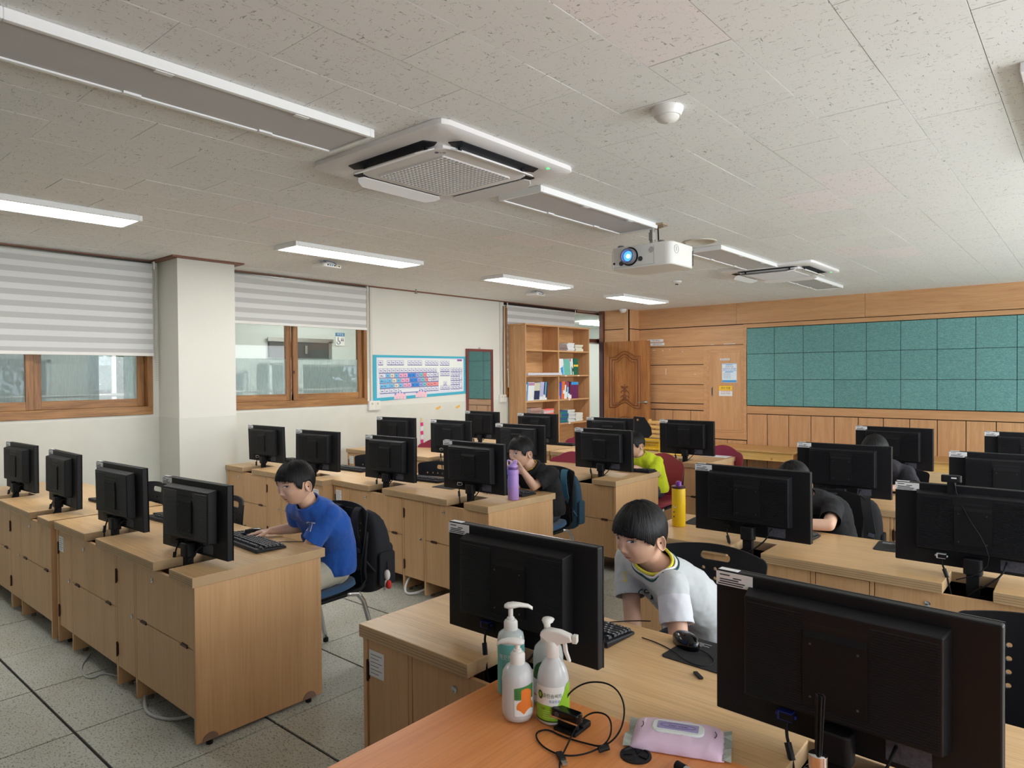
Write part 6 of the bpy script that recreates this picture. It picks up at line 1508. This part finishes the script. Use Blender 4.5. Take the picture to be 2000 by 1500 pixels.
def feat(X, Z):
    ax = abs(X)
    return (.0060*gg(X, .008)*gg(Z+.016, .020)+.0125*gg(X, .0100)*gg(Z+.037, .0105)+.0045*gg(ax-.0115, .0050)*gg(Z+.042, .0060)-.0060*gg(ax-.031, .014)*gg(Z, .0095)+.0018*gg(ax-.03, .02)*gg(Z-.019, .008)
            + .0045*gg(ax-.038, .018)*gg(Z+.036, .018)+.0040*gg(X, .016)*gg(Z+.0595, .0042)+.0046*gg(X, .0135)*gg(Z+.0690, .0050)-.0022*gg(X, .019)*gg(Z+.0642, .0016)-.0022*gg(X, .016)*gg(Z+.0785, .005)+.0040*gg(X, .018)*gg(Z+.092, .010)+.0012*gg(X, .006)*gg(Z+.051, .004)*-1)
def wz(z): return 1-(.26*abs(z)**1.9 if z < 0 else .04*z*z)
def head_pt(x, y, z, f=True):
    X = HA*x*wz(z)*(1+.10*(1-abs(z))*(1-abs(x))*0); Z = HC*z
    if y >= 0: Y = HB*(y**.86)*(1-.10*(max(0, -z)**2))
    else: Y = HB*y*(1.02-.36*(max(0, -z)**1.3))
    if f and y > 0:
        w = min(1, y/.28); Y += feat(X, Z)*w*w*(3-2*w)
    return Vector((X, Y, Z))
def face_y(X, Z):
    z = max(-.999, min(.999, Z/HC)); x = X/(HA*wz(z)); y = math.sqrt(max(0, 1-x*x-z*z)); return head_pt(x, y, z).y
def head_mesh():
    NU, NV = 112, 84; vs = []; fs = []
    for j in range(NV+1):
        t = pi*j/NV
        for i in range(NU):
            a = 2*pi*i/NU; a = a+.42*sin(a)*-1 if False else a - .35*sin(a)   # denser at the front
            vs.append(head_pt(sin(t)*sin(a), sin(t)*cos(a), cos(t)))
    for j in range(NV):
        for i in range(NU): fs.append((j*NU+i, j*NU+(i+1) % NU, (j+1)*NU+(i+1) % NU, (j+1)*NU+i))
    return vs, fs
HV, HF = head_mesh()
def ear_mesh(sx):
    mb = MB(); m = Matrix.Rotation(RAD(24*sx), 3, 'Z') @ Matrix.Rotation(RAD(-10), 3, 'X')
    n = 18; vs = []; fs = []
    for r_, d_ in ((1.0, 0), (1.05, .003), (1.0, .0065), (.90, .0072), (.78, .0045), (.60, .0012), (.40, -.0008), (.15, -.0012)):
        for k in range(n):
            a = 2*pi*k/n; yy = .0160*r_*cos(a)*(1+.22*sin(a)); zz = .0290*r_*sin(a)*(1-.1*(sin(a) < 0))
            vs.append(m @ Vector((sx*(d_+.003), yy-.004, zz)) + Vector((sx*.0745, -.008, -.019)))
    for i in range(7):
        for k in range(n): fs.append((i*n+k, i*n+(k+1) % n, (i+1)*n+(k+1) % n, (i+1)*n+k) if sx > 0 else (i*n+k, (i+1)*n+k, (i+1)*n+(k+1) % n, i*n+(k+1) % n))
    fs.append(tuple(7*n+k for k in range(n)))
    return mb.add(vs, fs)
def patch(u0, u1, lo, hi, n=18, m_=4, eps=.0006, bulge=0):
    """patch following the face between curves lo(X) and hi(X)"""
    vs = []; fs = []
    for i in range(n+1):
        X = u0+(u1-u0)*i/n
        for j in range(m_+1):
            Z = lo(X)+(hi(X)-lo(X))*j/m_
            vs.append(Vector((X, face_y(X, Z)+eps+bulge*max(0, 1-((X-(u0+u1)/2)/((u1-u0)/2))**2), Z)))
    for i in range(n):
        for j in range(m_): a = i*(m_+1)+j; fs.append((a, a+1, a+m_+2, a+m_+1))
    return vs, fs
def make_head(root, Hm, name_gaze=(0, 0), style='bowl', open_=1.0, mouth=0):
    P = lambda vs: [Hm @ v for v in vs]
    gx, gz = name_gaze
    for s in (-1, 1):
        cx_, cz_, hw, hu, hl = s*.0305, -.0005, .0140, .0050*open_, .0036*open_
        def up(X): q = (X-cx_)/hw; return cz_+.0012*s*q*1.0+hu*max(0, 1-q*q)**.62
        def lw(X): q = (X-cx_)/hw; return cz_+.0012*s*q*1.0-hl*max(0, 1-q*q)**.75
        vs, fs = patch(cx_-hw, cx_+hw, lw, up, 36, 14, .0008, .0022)
        e = MB().add(P(vs), fs); me = e.mesh('eye')
        for m in (M['eye_white'], M['iris'], M['glint']): me.materials.append(m)
        ic = Vector((cx_+gx, 0, cz_+.0006+gz))
        for f in me.polygons:
            c = sum((vs[i] for i in f.vertices), Vector())/len(f.vertices); d = math.hypot(c.x-ic.x, c.z-ic.z)
            f.material_index = 1 if d < .0056 else 0
            if math.hypot(c.x-ic.x-.0016, c.z-ic.z-.0018) < .0010: f.material_index = 2
            f.use_smooth = True
        o = bpy.data.objects.new('eye', me); COL.objects.link(o); o.parent = root
        lv, lf = patch(cx_-hw*1.06, cx_+hw*1.06, lambda X: up(X)-.0003, lambda X: up(X)+.0014+.0006*max(0, 1-((X-cx_)/hw)**2), 24, 2, .0020, .0012)
        build('upper_lash', MB().add(P(lv), lf), M['lash'], parent=root, recalc=False, smooth=True)
        fv, ff = patch(cx_-hw*1.0, cx_+hw*1.0, lambda X: up(X)+.0030, lambda X: up(X)+.0036, 20, 1, .0010, .0004)
        build('lid_fold', MB().add(P(fv), ff), M['skin_fold'], parent=root, recalc=False, smooth=True)
        bc_ = s*.0315
        bv, bf = patch(bc_-.0165, bc_+.0165, lambda X: .0150+.0016*(1-((X-bc_)/.0165)**2), lambda X: .0150+.0016*(1-((X-bc_)/.0165)**2)+.0036*max(0, 1-((X-bc_)/.0165)**4)**.5, 22, 2, .0007)
        build('eyebrow', MB().add(P(bv), bf), M['brow'], parent=root, recalc=False, smooth=True)
        nv, nf = patch(s*.0070-.0026, s*.0070+.0026, lambda X: -.0465-.0010*max(0, 1-((X-s*.007)/.0026)**2)**.5, lambda X: -.0465+.0012*max(0, 1-((X-s*.007)/.0026)**2)**.5, 8, 2, .0006)
        build('nostril', MB().add(P(nv), nf), M['nostril'], parent=root, recalc=False)
    w = .0175
    q = lambda X: max(0, 1-(X/w)**2)
    ml = lambda X: -.0642+.0012*(X/w)**2*(-1 if mouth < 0 else 1)
    v, f = patch(-w, w, ml, lambda X: ml(X)+.0050*q(X)**.8-.0012*gg(X, .003), 24, 3, .0004); build('upper_lip', MB().add(P(v), f), M['lip'], parent=root, recalc=False, smooth=True)
    v, f = patch(-w, w, lambda X: ml(X)-.0062*q(X)**.9, ml, 24, 3, .0004); build('lower_lip', MB().add(P(v), f), M['lip'], parent=root, recalc=False, smooth=True)
    v, f = patch(-w*.96, w*.96, lambda X: ml(X)-.0006-.0006*q(X), lambda X: ml(X)+.0005, 20, 1, .0008); build('mouth_line', MB().add(P(v), f), M['lip_line'], parent=root, recalc=False)
    # hair
    NU, NV = 240, 26; vs = []; fs = []; uv = []
    def hem(d):   # d = degrees from the front
        pts = {'bowl': [(0, .031), (35, .027), (55, .018), (66, -.012), (74, -.022), (80, .010), (100, .010), (112, -.030), (140, -.058), (180, -.064)],
               'thick': [(0, .021), (35, .017), (55, .010), (66, -.004), (76, -.016), (82, .008), (100, .008), (112, -.036), (140, -.060), (180, -.066)],
               'long': [(0, .020), (30, .026), (50, .010), (62, -.05), (75, -.11), (90, -.13), (120, -.14), (180, -.14)]}[style]
        for (a, z1), (b, z2) in zip(pts, pts[1:]):
            if a <= d <= b: t = (d-a)/(b-a); t = t*t*(3-2*t); return z1+(z2-z1)*t
        return pts[-1][1]
    tk = {'bowl': .012, 'thick': .0135, 'long': .012}[style]
    seed = hash(root.name) % 50 if False else len(root.name)+Hm.translation.x*7
    for i in range(NU):
        a = 2*pi*i/NU - pi; d = abs(math.degrees(a))
        zh = hem(d)+.0035*noise.noise(Vector((a*9, seed, 0)))+.0022*noise.noise(Vector((a*26, seed, 5)))
        zc = max(-.95, min(.95, zh/(HC+tk*.8))) if style != 'long' else max(-.80, min(.95, zh/(HC+tk)))
        tend = math.acos(zc)
        for j in range(NV+1):
            s = j/NV; t = tend*(s**.9); dr = Vector((sin(t)*sin(a), sin(t)*cos(a), cos(t)))
            p = head_pt(dr.x, dr.y, dr.z, False)
            th = tk*(1.05-.25*gg(math.degrees(t), 30))*(1-.30*gg(d, 45)*s)*(1+.12*noise.noise(Vector((a*3, t*2, seed))))+.0014*noise.noise(Vector((a*38+3*sin(t*3), t*1.5, seed)))
            if style != 'long' and d > 110: th *= 1-.45*max(0, s-.6)/.4
            if style == 'long' and s > .6 and d > 55: p.z -= (s-.6)/.4*(.06); p *= 1
            if style != 'long' and dr.z < 0 and d > 60: pass
            vs.append(p+dr.normalized()*th); uv.append((i/NU, s))
        t = tend; dr = Vector((sin(t)*sin(a), sin(t)*cos(a), cos(t))); p = head_pt(dr.x, dr.y, dr.z, False)
        if style == 'long' and d > 55: p.z -= .06
        vs.append(p*.985); uv.append((i/NU, 1.05))
    W_ = NV+2
    for i in range(NU):
        for j in range(W_-1): a = i*W_+j; b = ((i+1) % NU)*W_+j; fs.append((a, b, b+1, a+1))
    me = bpy.data.meshes.new('hair'); me.from_pydata([Hm @ v for v in vs], [], fs); me.update(); me.materials.append(M['hair'])
    ul = me.uv_layers.new(name='UVMap')
    for l in me.loops: ul.data[l.index].uv = uv[l.vertex_index]
    for p in me.polygons: p.use_smooth = True
    o = bpy.data.objects.new('hair', me); COL.objects.link(o); o.parent = root
    # loose fringe locks
    if style != 'long':
        lk = MB(); r_ = random.Random(int(abs(Hm.translation.x)*1000))
        for k in range(46):
            a = RAD(r_.uniform(-62, 62)); zh = hem(abs(math.degrees(a)))-r_.uniform(-.002, .007)
            pts = []
            for q_ in range(5):
                z = zh+.030*(1-q_/4); zz = max(-.95, min(.95, z/(HC+.012))); t = math.acos(zz); aa = a+.02*q_*r_.uniform(-1, 1); dr = Vector((sin(t)*sin(aa), sin(t)*cos(aa), cos(t)))
                pts.append(Hm @ (head_pt(dr.x, dr.y, dr.z, False)+dr*(tk*.72-.0035*q_/4*1.5)))
            lk.tube(pts, [.0034, .0008], 5, smooth=0)
        tag(build('fringe_locks', lk, M['hair'], parent=root, smooth=True), kind='stuff')
def head_matrix(c, fwd, roll=0):
    f = Vector(fwd).normalized(); up = Vector((0, 0, 1)); x = f.cross(up).normalized(); z = x.cross(f)
    m = Matrix((x, f, z)).transposed().to_4x4(); m = m @ Matrix.Rotation(RAD(roll), 4, 'Y'); m.translation = Vector(c); return m
def caps(mb, p0, p1, r0, r1, n=14):
    p0 = Vector(p0); p1 = Vector(p1); d = p1-p0; L = max(d.length, 1e-4); m = d.to_track_quat('Z', 'Y').to_matrix()
    prof = [(max(.0004, r0*sin(a)), -r0*cos(a)) for a in [pi/2*k/4 for k in range(5)]]+[(max(.0004, r1*cos(a)), L+r1*sin(a)) for a in [pi/2*k/4 for k in range(5)]]
    mb.lathe(prof, p0, n, m)
def slab(mb, c, half, r, ax=(1, 0, 0)):
    a = Vector(ax).normalized()*half; caps(mb, Vector(c)-a, Vector(c)+a, r, r)
def spine(mb, pts, n=5):
    """pts: (centre, half width, radius, axis) - interpolated stack of sideways capsules"""
    for (c0_, h0, r0, a0), (c1, h1, r1, a1) in zip(pts, pts[1:]):
        for k in range(n+1):
            t = k/n; slab(mb, Vector(c0_).lerp(Vector(c1), t), h0+(h1-h0)*t, r0+(r1-r0)*t, Vector(a0).lerp(Vector(a1), t))
def fuse(mb, voxel, smooth_it=4, name='tmp'):
    me = mb.mesh(name); clean(me)
    o = bpy.data.objects.new(name, me); COL.objects.link(o)
    md = o.modifiers.new('r', 'REMESH'); md.mode = 'VOXEL'; md.voxel_size = voxel
    md = o.modifiers.new('s', 'SMOOTH'); md.factor = .6; md.iterations = smooth_it
    out = evalmesh(o); bpy.data.objects.remove(o); return out
def hand(mb, wrist, d, up, side, curl=.5, spread=.16, L=.074, r=.0068, thumb_up=0.0):
    """wrist point, direction of the fingers, back-of-hand direction, side=+1 puts the thumb on d x up"""
    d = Vector(d).normalized(); up = Vector(up); up = (up-d*up.dot(d)).normalized(); s = d.cross(up)*side
    w = Vector(wrist)
    for t in (-.024, -.008, .008, .022): caps(mb, w+s*t*.7, w+d*.062+s*t, .0105, .0085)
    for k, (off, ln) in enumerate(((-.026, .78), (-.010, .95), (.007, 1.0), (.023, .92))):
        p = w+d*.062+s*off; dd = (d+s*(off*spread/.026)).normalized(); a = 0
        for q, seg in enumerate((.42, .32, .26)):
            a += curl*(.35, .75, .55)[q]; v = dd*cos(a)-up*sin(a); p2 = p+v*L*ln*seg; caps(mb, p, p2, r*(1.06-.1*q), r*(.98-.1*q)); p = p2
    p = w+d*.016+s*.024
    for q, (ln, v) in enumerate(((.036, d*.62+s*.78-up*.1+up*thumb_up), (.028, d*.85+s*.45-up*.2+up*thumb_up), (.022, d*.95+s*.10-up*.3+up*thumb_up))):
        v = v.normalized(); caps(mb, p, p+v*ln, .0105-.0015*q, .0095-.0015*q); p = p+v*ln
def cut(me, cuts):
    bm = bmesh.new(); bm.from_mesh(me)
    for c, n_, rad in cuts:
        c = Vector(c); n_ = Vector(n_).normalized()
        fs = [f for f in bm.faces if (f.calc_center_median()-c).length < rad]
        vs = {v for f in fs for v in f.verts}; es = {e for f in fs for e in f.edges}
        bmesh.ops.bisect_plane(bm, geom=list(vs)+list(es)+fs, plane_co=c, plane_no=n_, clear_outer=False, clear_inner=False)
        dl = [f for f in bm.faces if (f.calc_center_median()-c).length < rad*.98 and (f.calc_center_median()-c).dot(n_) > 1e-5]
        bmesh.ops.delete(bm, geom=dl, context='FACES')
    bm.to_mesh(me); bm.free()
def wrinkle(me, amp, sc, seed, stretch=(1, 1, 1)):
    me.update(); nr = [v.normal.copy() for v in me.vertices]
    for v, n_ in zip(me.vertices, nr):
        p = Vector((v.co.x*sc*stretch[0], v.co.y*sc*stretch[1], v.co.z*sc*stretch[2]))+Vector((seed, seed, seed))
        w = noise.noise(p)+.5*noise.noise(p*2.1); w = 1-abs(w)*2.2
        v.co += n_*amp*(w-.3)
def smooth_shade(me):
    me.polygons.foreach_set('use_smooth', [True]*len(me.polygons)); me.update()
def person(label, J, shirt, pants, style, gaze=(0, 0), fine=.0055, prints=None, socks=True, openness=1.0):
    base = Vector((J['pelvis'][0], J['pelvis'][1], 0)); T = Matrix.Translation(-base)
    r = empty('person', base, 0, label, 'person')
    Hm = T @ head_matrix(J['head'], J['face'], J.get('roll', 0))
    b = MB(); ax = J['ax']; t = lambda p: Vector(p)-base
    sp = J['spine']   # list of (centre, half width, radius)
    spine(b, [(t(c), h*.88, rr_*.82, ax) for c, h, rr_ in sp])
    nb = t(sp[-1][0]); hc = Hm.translation
    caps(b, nb+Vector((0, .008, -.03)), Hm @ Vector((0, -.018, -.055)), .038, .040); caps(b, nb, Hm @ Vector((0, -.03, -.03)), .040, .040)
    for sd in ('N', 'F'):
        s_, e_, w_ = t(J['sh'+sd]), t(J['el'+sd]), t(J['wr'+sd])
        caps(b, s_, e_, .036, .031); caps(b, e_, e_.lerp(w_, .4), .031, .030); caps(b, e_.lerp(w_, .4), w_, .029, .0195)
        hd_, hu, hs, hcurl = J['ha'+sd][:4]; hand(b, w_, hd_, hu, hs, hcurl, thumb_up=J['ha'+sd][4] if len(J['ha'+sd]) > 4 else 0)
        h_, k_, a_ = t(J['hip'+sd]), t(J['kn'+sd]), t(J['an'+sd])
        caps(b, h_, k_, .062, .045); caps(b, k_, a_, .044, .028)
    me = fuse(b, fine, 4)
    me2 = bpy.data.meshes.new('h'); me2.from_pydata([Hm @ v for v in HV], [], HF)
    bm = bmesh.new(); bm.from_mesh(me); bm.from_mesh(me2)
    for s in (-1, 1):
        e = ear_mesh(s).tf(Hm).mesh('e'); bm.from_mesh(e); bpy.data.meshes.remove(e)
    bm.to_mesh(me); bm.free(); smooth_shade(me)
    build('body', me, M['skin'], parent=r, recalc=False)
    make_head(r, Hm, gaze, style, openness)
    # shirt
    s = MB(); spine(s, [(t(c), h*(1.06 if k_ == 0 else 1), rr_*(1.08 if k_ == 0 else 1), ax) for k_, (c, h, rr_) in enumerate(sp)]); cuts = []
    caps(s, nb+Vector((0, -.004, -.03)), nb+(hc-nb)*.34, .060, .054)
    for sd in ('N', 'F'):
        s_, e_ = t(J['sh'+sd]), t(J['el'+sd]); k = J.get('sleeve', .78); p = s_.lerp(e_, k)
        caps(s, nb+Vector((0, 0, -.035)), s_, .052, .050); caps(s, s_, p, .050, .052); d = (e_-s_).normalized(); cuts.append((p, d, .085))
    ms2 = fuse(s, .0065, 7, 'shirt'); wrinkle(ms2, .0040, 9, 3.3+base.x, (1, 1, .55)); wrinkle(ms2, .0016, 24, 1.3)
    cuts.append((t(sp[0][0])+Vector((0, 0, -.035)), (0, 0, -1), .26)); cuts.append((nb+(hc-nb)*.20, (hc-nb)+Vector((0, -.02, .02)), .115)); cut(ms2, cuts)
    q = (hc-nb).normalized(); cpt = nb+(hc-nb)*.20; loop = []
    bm = bmesh.new(); bm.from_mesh(ms2)
    for e in bm.edges:
        if len(e.link_faces) == 1 and (e.verts[0].co-cpt).length < .115: loop += [v.co.copy() for v in e.verts]
    bm.free(); smooth_shade(ms2)
    if J.get('slv'):
        s_, e_ = t(J['shN']), t(J['elN']); d = (e_-s_).normalized(); bm = bmesh.new(); bm.from_mesh(ms2); pc0 = s_+d*.032
        fs_ = [f for f in bm.faces if (f.calc_center_median()-pc0).length < .10]; bmesh.ops.bisect_plane(bm, geom=list({v for f in fs_ for v in f.verts})+list({e for f in fs_ for e in f.edges})+fs_, plane_co=pc0, plane_no=d)
        bm.to_mesh(ms2); bm.free(); smooth_shade(ms2)
        for f in ms2.polygons:
            q_ = f.center-s_; a_ = q_.dot(d)
            if a_ > .032 and (q_-d*a_).length < .0685: f.material_index = 1
        ms2.materials.append(J['slv']) if False else None
    so = build('shirt', ms2, [shirt, J['slv']] if J.get('slv') else shirt, parent=r, recalc=False); md = so.modifiers.new('th', 'SOLIDIFY'); md.thickness = .0022; md.offset = 1
    # neckband
    m = q.to_track_quat('Z', 'Y').to_matrix(); mi = m.transposed(); cen = sum(loop, Vector())/max(1, len(loop)); sect = [[] for _ in range(24)]
    for v in loop: l_ = mi @ (v-cen); sect[int((math.atan2(l_.y, l_.x)+pi)/(2*pi)*24) % 24].append(v)
    ring_ = [sum(s_, Vector())/len(s_) for s_ in sect if s_]
    if len(ring_) >= 6:
        rl = [mi @ (p-cen) for p in ring_]; n_ = len(rl)
        for _ in range(6): rl = [(rl[i-1]+rl[i]*2+rl[(i+1) % n_])/4 for i in range(n_)]
        k0_ = sum((mi @ (p-cen)).xy.length for p in ring_)/sum(p.xy.length for p in rl); ring_ = [cen+m @ Vector((p.x*k0_, p.y*k0_, p.z)) for p in rl]
    from mathutils.bvhtree import BVHTree
    bv = BVHTree.FromPolygons([v.co for v in ms2.vertices], [tuple(p.vertices) for p in ms2.polygons])
    def band(nm, k_, dz, tr, mat):
        if len(ring_) < 6: return
        pts = [cen+(p-cen)*k_+q*dz for p in ring_]
        if k_ > 1: pts = [(lambda h: h[0]+h[1]*.0015 if h[0] is not None else p)(bv.find_nearest(p)) for p in pts]
        pts.append(pts[0]); build(nm, MB().tube(pts, tr, 8, smooth=1), mat, parent=so, smooth=True)
    for bd in J.get('bands', [(.99, .001, .0050, shirt)]): band('neckband', *bd)
    for (kind_, C_, D_, s_, mt_) in (prints or []):
        D_ = Vector(D_).normalized(); rx = D_.cross(Vector((0, 0, 1))).normalized(); ry = rx.cross(D_); C_ = t(C_)
        me_ = text_mesh(kind_, s_, 'CENTER', 0.0); bm = bmesh.new(); bm.from_mesh(me_); bmesh.ops.triangulate(bm, faces=bm.faces); bmesh.ops.subdivide_edges(bm, edges=[e for e in bm.edges if e.calc_length() > .008], cuts=2); bm.to_mesh(me_); bm.free()
        for v in me_.vertices:
            o_ = C_+rx*v.co.x+ry*v.co.y-D_*.15; h = bv.ray_cast(o_, D_); v.co = (h[0]-D_*.0045) if h[0] is not None else C_
        me_.materials.clear(); me_.materials.append(mt_); ob = bpy.data.objects.new('printed_letters', me_); COL.objects.link(ob); ob.parent = so
    # shorts
    pmb = MB(); spine(pmb, [(t(sp[0][0])+Vector((0, 0, -.025)), sp[0][1]*.85, sp[0][2]*.86, ax), (t(sp[0][0])+Vector((0, 0, .01)), sp[0][1]*.8, sp[0][2]*.82, ax)]); pc_ = []
    for sd in ('N', 'F'):
        h_, k_ = t(J['hip'+sd]), t(J['kn'+sd]); p = h_.lerp(k_, .92); caps(pmb, h_, p, .068, .062); pc_.append((p, k_-h_, .1))
    mp_ = fuse(pmb, .0075, 5, 'shorts'); wrinkle(mp_, .004, 12, 8.1); cut(mp_, pc_); smooth_shade(mp_); o = build('shorts', mp_, pants, parent=r, recalc=False); md = o.modifiers.new('th', 'SOLIDIFY'); md.thickness = .002; md.offset = 1
    for sd in ('N', 'F'):
        a_ = t(J['an'+sd]); f = MB(); caps(f, a_+Vector((0, .015, -.035)), a_+Vector((0, -.11, -.043)), .034, .030); caps(f, a_, a_+Vector((0, -.05, -.035)), .034, .032)
        fm_ = fuse(f, .008, 3, 'shoe'); smooth_shade(fm_); build('shoe', fm_, cm(230, 230, 232), parent=r, recalc=False)
    return r, so, t
def limb_defaults(J, x, y, seat=.47):
    dx = .075
    J.setdefault('hipN', (x+dx, y-.02, seat+.055)); J.setdefault('hipF', (x-dx, y-.02, seat+.055)); J.setdefault('knN', (x+dx+.03, y-.31, seat+.045)); J.setdefault('knF', (x-dx-.03, y-.31, seat+.045))
    J.setdefault('anN', (x+dx+.03, y-.27, .075)); J.setdefault('anF', (x-dx-.03, y-.27, .075))
    return J
X1 = Vector((1, 0, 0))
blue = flat('royal blue cotton', sr(27, 84, 174), .85, bump=.2, bscale=700, sheen=.2); greyc = flat('light grey cotton', sr(196, 200, 202), .9, bump=.2, bscale=700); blackc = flat('black cotton', sr(24, 24, 27), .85, bump=.2, bscale=700)
lime = flat('lime yellow cotton', sr(206, 218, 40), .85, bump=.2, bscale=700); darkc = flat('charcoal cotton', sr(44, 43, 50), .85, bump=.2, bscale=700); khaki = flat('pale khaki cloth', sr(188, 184, 168), .9, bump=.3, bscale=300); denim = flat('dark shorts cloth', sr(58, 66, 80), .9)
# 1 boy in blue
J = dict(pelvis=(-3.06, 2.07), ax=X1, head=(-2.965, 1.835, 1.010), face=(.12, -.98, -.10), roll=2,
         spine=[((-3.05, 2.07, .555), .080, .088), ((-3.04, 2.075, .66), .070, .090), ((-3.01, 2.02, .775), .082, .088), ((-2.985, 1.955, .855), .060, .066), ((-2.975, 1.925, .885), .022, .052)],
         shN=(-2.88, 1.975, .848), shF=(-3.13, 1.935, .845), elN=(-2.955, 1.865, .650), elF=(-3.16, 1.985, .740), wrN=(-3.0, 1.70, .60), wrF=(-3.215, 1.84, .736),
         haN=((-.3, -.9, -.1), (0, 0, 1), 1, .5), haF=((-.45, -.85, -.02), (0, .1, 1), -1, .3), sleeve=.66)
limb_defaults(J, -3.05, 2.07)
r1, so1, t1 = person('boy in a royal blue T-shirt and pale shorts leaning towards his monitor', J, blue, khaki, 'bowl', (-.003, -.0005), prints=[('ST', (-2.90, 1.84, .795), (-.45, .88, -.1), .062, cm(214, 220, 232, .9))], openness=.75)
# 2 boy in grey
J = dict(pelvis=(-1.12, 2.36), ax=Vector((.86, -.42, -.05)), head=(-1.180, 2.045, .985), face=(-.20, -.97, -.12), roll=-4,
         spine=[((-1.10, 2.36, .555), .082, .090), ((-1.11, 2.34, .66), .072, .092), ((-1.15, 2.22, .775), .082, .088), ((-1.175, 2.145, .848), .060, .064), ((-1.185, 2.125, .876), .022, .052)],
         shN=(-1.065, 2.055, .822), shF=(-1.315, 2.19, .845), elN=(-1.005, 1.985, .655), elF=(-1.245, 2.10, .655), wrN=(-1.07, 1.93, .55), wrF=(-1.16, 1.98, .54),
         haN=((-.6, -.5, -.3), (0, 0, 1), 1, .6), haF=((.6, -.5, -.2), (0, 0, 1), -1, .6), sleeve=.62,
         slv=flat('white undershirt cotton', sr(214, 215, 222), .9, bump=.2, bscale=700), bands=[(.97, .002, .0052, cm(226, 220, 70, .8)), (1.09, -.006, .0040, M['paper']), (1.20, -.013, .0040, cm(26, 74, 70, .8))])
limb_defaults(J, -1.10, 2.36)
r2, so2, t2 = person('boy in a light grey T-shirt with a striped neckband leaning to one side', J, greyc, denim, 'thick', (-.003, -.0012), prints=[('S', (-1.225, 2.0, .80), (-.45, .88, 0), .045, cm(232, 208, 90, .9)), ('co', (-1.15, 2.0, .755), (-.45, .88, 0), .045, cm(30, 84, 76, .9))], openness=.85)
# 3 boy in black, hand at his mouth
J = dict(pelvis=(-3.07, 3.92), ax=X1, head=(-3.075, 3.685, .985), face=(-.14, -.98, -.06), roll=0,
         spine=[((-3.07, 3.92, .555), .080, .090), ((-3.07, 3.92, .66), .070, .090), ((-3.06, 3.86, .765), .082, .088), ((-3.055, 3.80, .835), .060, .068), ((-3.055, 3.775, .860), .022, .054)],
         shN=(-2.915, 3.83, .825), shF=(-3.20, 3.79, .825), elN=(-2.965, 3.685, .752), elF=(-3.24, 3.70, .74), wrN=(-2.995, 3.60, .868), wrF=(-3.20, 3.55, .745),
         haN=((-.96, -.10, .16), (.2, -.95, .15), 1, .30, .55), haF=((.2, -.9, -.1), (0, 0, 1), -1, .4), sleeve=.80, bands=[(.96, -.002, .0050, cm(214, 180, 60, .8)), (1.12, -.014, .013, blackc)])
limb_defaults(J, -3.07, 3.92)
person('boy in a black hooded jacket resting his chin on one hand behind the lilac bottle', J, blackc, denim, 'bowl', (-.003, -.0005))
# 4 boy in yellow
J = dict(pelvis=(-2.97, 5.28), ax=X1, head=(-3.00, 5.10, .925), face=(-.25, -.95, -.10), roll=0,
         spine=[((-2.97, 5.30, .54), .078, .088), ((-2.97, 5.29, .63), .070, .088), ((-2.97, 5.24, .73), .080, .086), ((-2.975, 5.19, .790), .058, .066), ((-2.98, 5.17, .812), .022, .052)],
         shN=(-2.845, 5.22, .775), shF=(-3.11, 5.18, .775), elN=(-2.83, 5.12, .655), elF=(-3.14, 5.10, .66), wrN=(-2.93, 5.0, .745), wrF=(-3.05, 5.0, .745),
         haN=((-.3, -.9, 0), (0, 0, 1), 1, .4), haF=((.3, -.9, 0), (0, 0, 1), -1, .4), sleeve=.8)
limb_defaults(J, -2.97, 5.28)
person('boy in a lime yellow T-shirt seen in profile beside a monitor', J, lime, denim, 'bowl', (-.002, 0), fine=.007)
# 5 black haired child resting on the desk
J = dict(pelvis=(-1.16, 4.02), ax=X1, head=(-1.235, 3.765, .945), face=(-.2, -.95, -.35), roll=0,
         spine=[((-1.16, 4.03, .555), .082, .090), ((-1.16, 4.02, .66), .074, .092), ((-1.17, 3.94, .765), .086, .090), ((-1.195, 3.87, .825), .060, .068), ((-1.21, 3.84, .848), .022, .052)],
         shN=(-1.055, 3.84, .81), shF=(-1.34, 3.83, .81), elN=(-1.030, 3.665, .752), elF=(-1.40, 3.66, .745), wrN=(-1.24, 3.56, .752), wrF=(-1.22, 3.50, .745),
         haN=((-.9, -.2, 0), (0, 0, 1), 1, .4), haF=((.8, -.3, 0), (0, 0, 1), -1, .4), sleeve=.72)
limb_defaults(J, -1.16, 4.02)
person('black haired child in a black T-shirt with one elbow resting on the desk', J, blackc, denim, 'bowl', (0, 0), fine=.007)
# 6 long haired child
J = dict(pelvis=(-1.12, 5.40), ax=X1, head=(-1.165, 5.22, .985), face=(-.1, -.95, -.2), roll=0,
         spine=[((-1.12, 5.42, .555), .080, .088), ((-1.12, 5.42, .67), .070, .088), ((-1.13, 5.36, .785), .082, .086), ((-1.14, 5.31, .850), .060, .066), ((-1.15, 5.29, .878), .022, .052)],
         shN=(-.995, 5.33, .835), shF=(-1.27, 5.30, .835), elN=(-.935, 5.20, .755), elF=(-1.31, 5.16, .745), wrN=(-1.05, 5.06, .752), wrF=(-1.20, 5.02, .745),
         haN=((-.6, -.7, 0), (0, 0, 1), 1, .4), haF=((.6, -.7, 0), (0, 0, 1), -1, .4), sleeve=.98)
limb_defaults(J, -1.12, 5.40)
person('long haired child in a dark top behind a monitor on the right', J, darkc, denim, 'long', (0, 0), fine=.007)
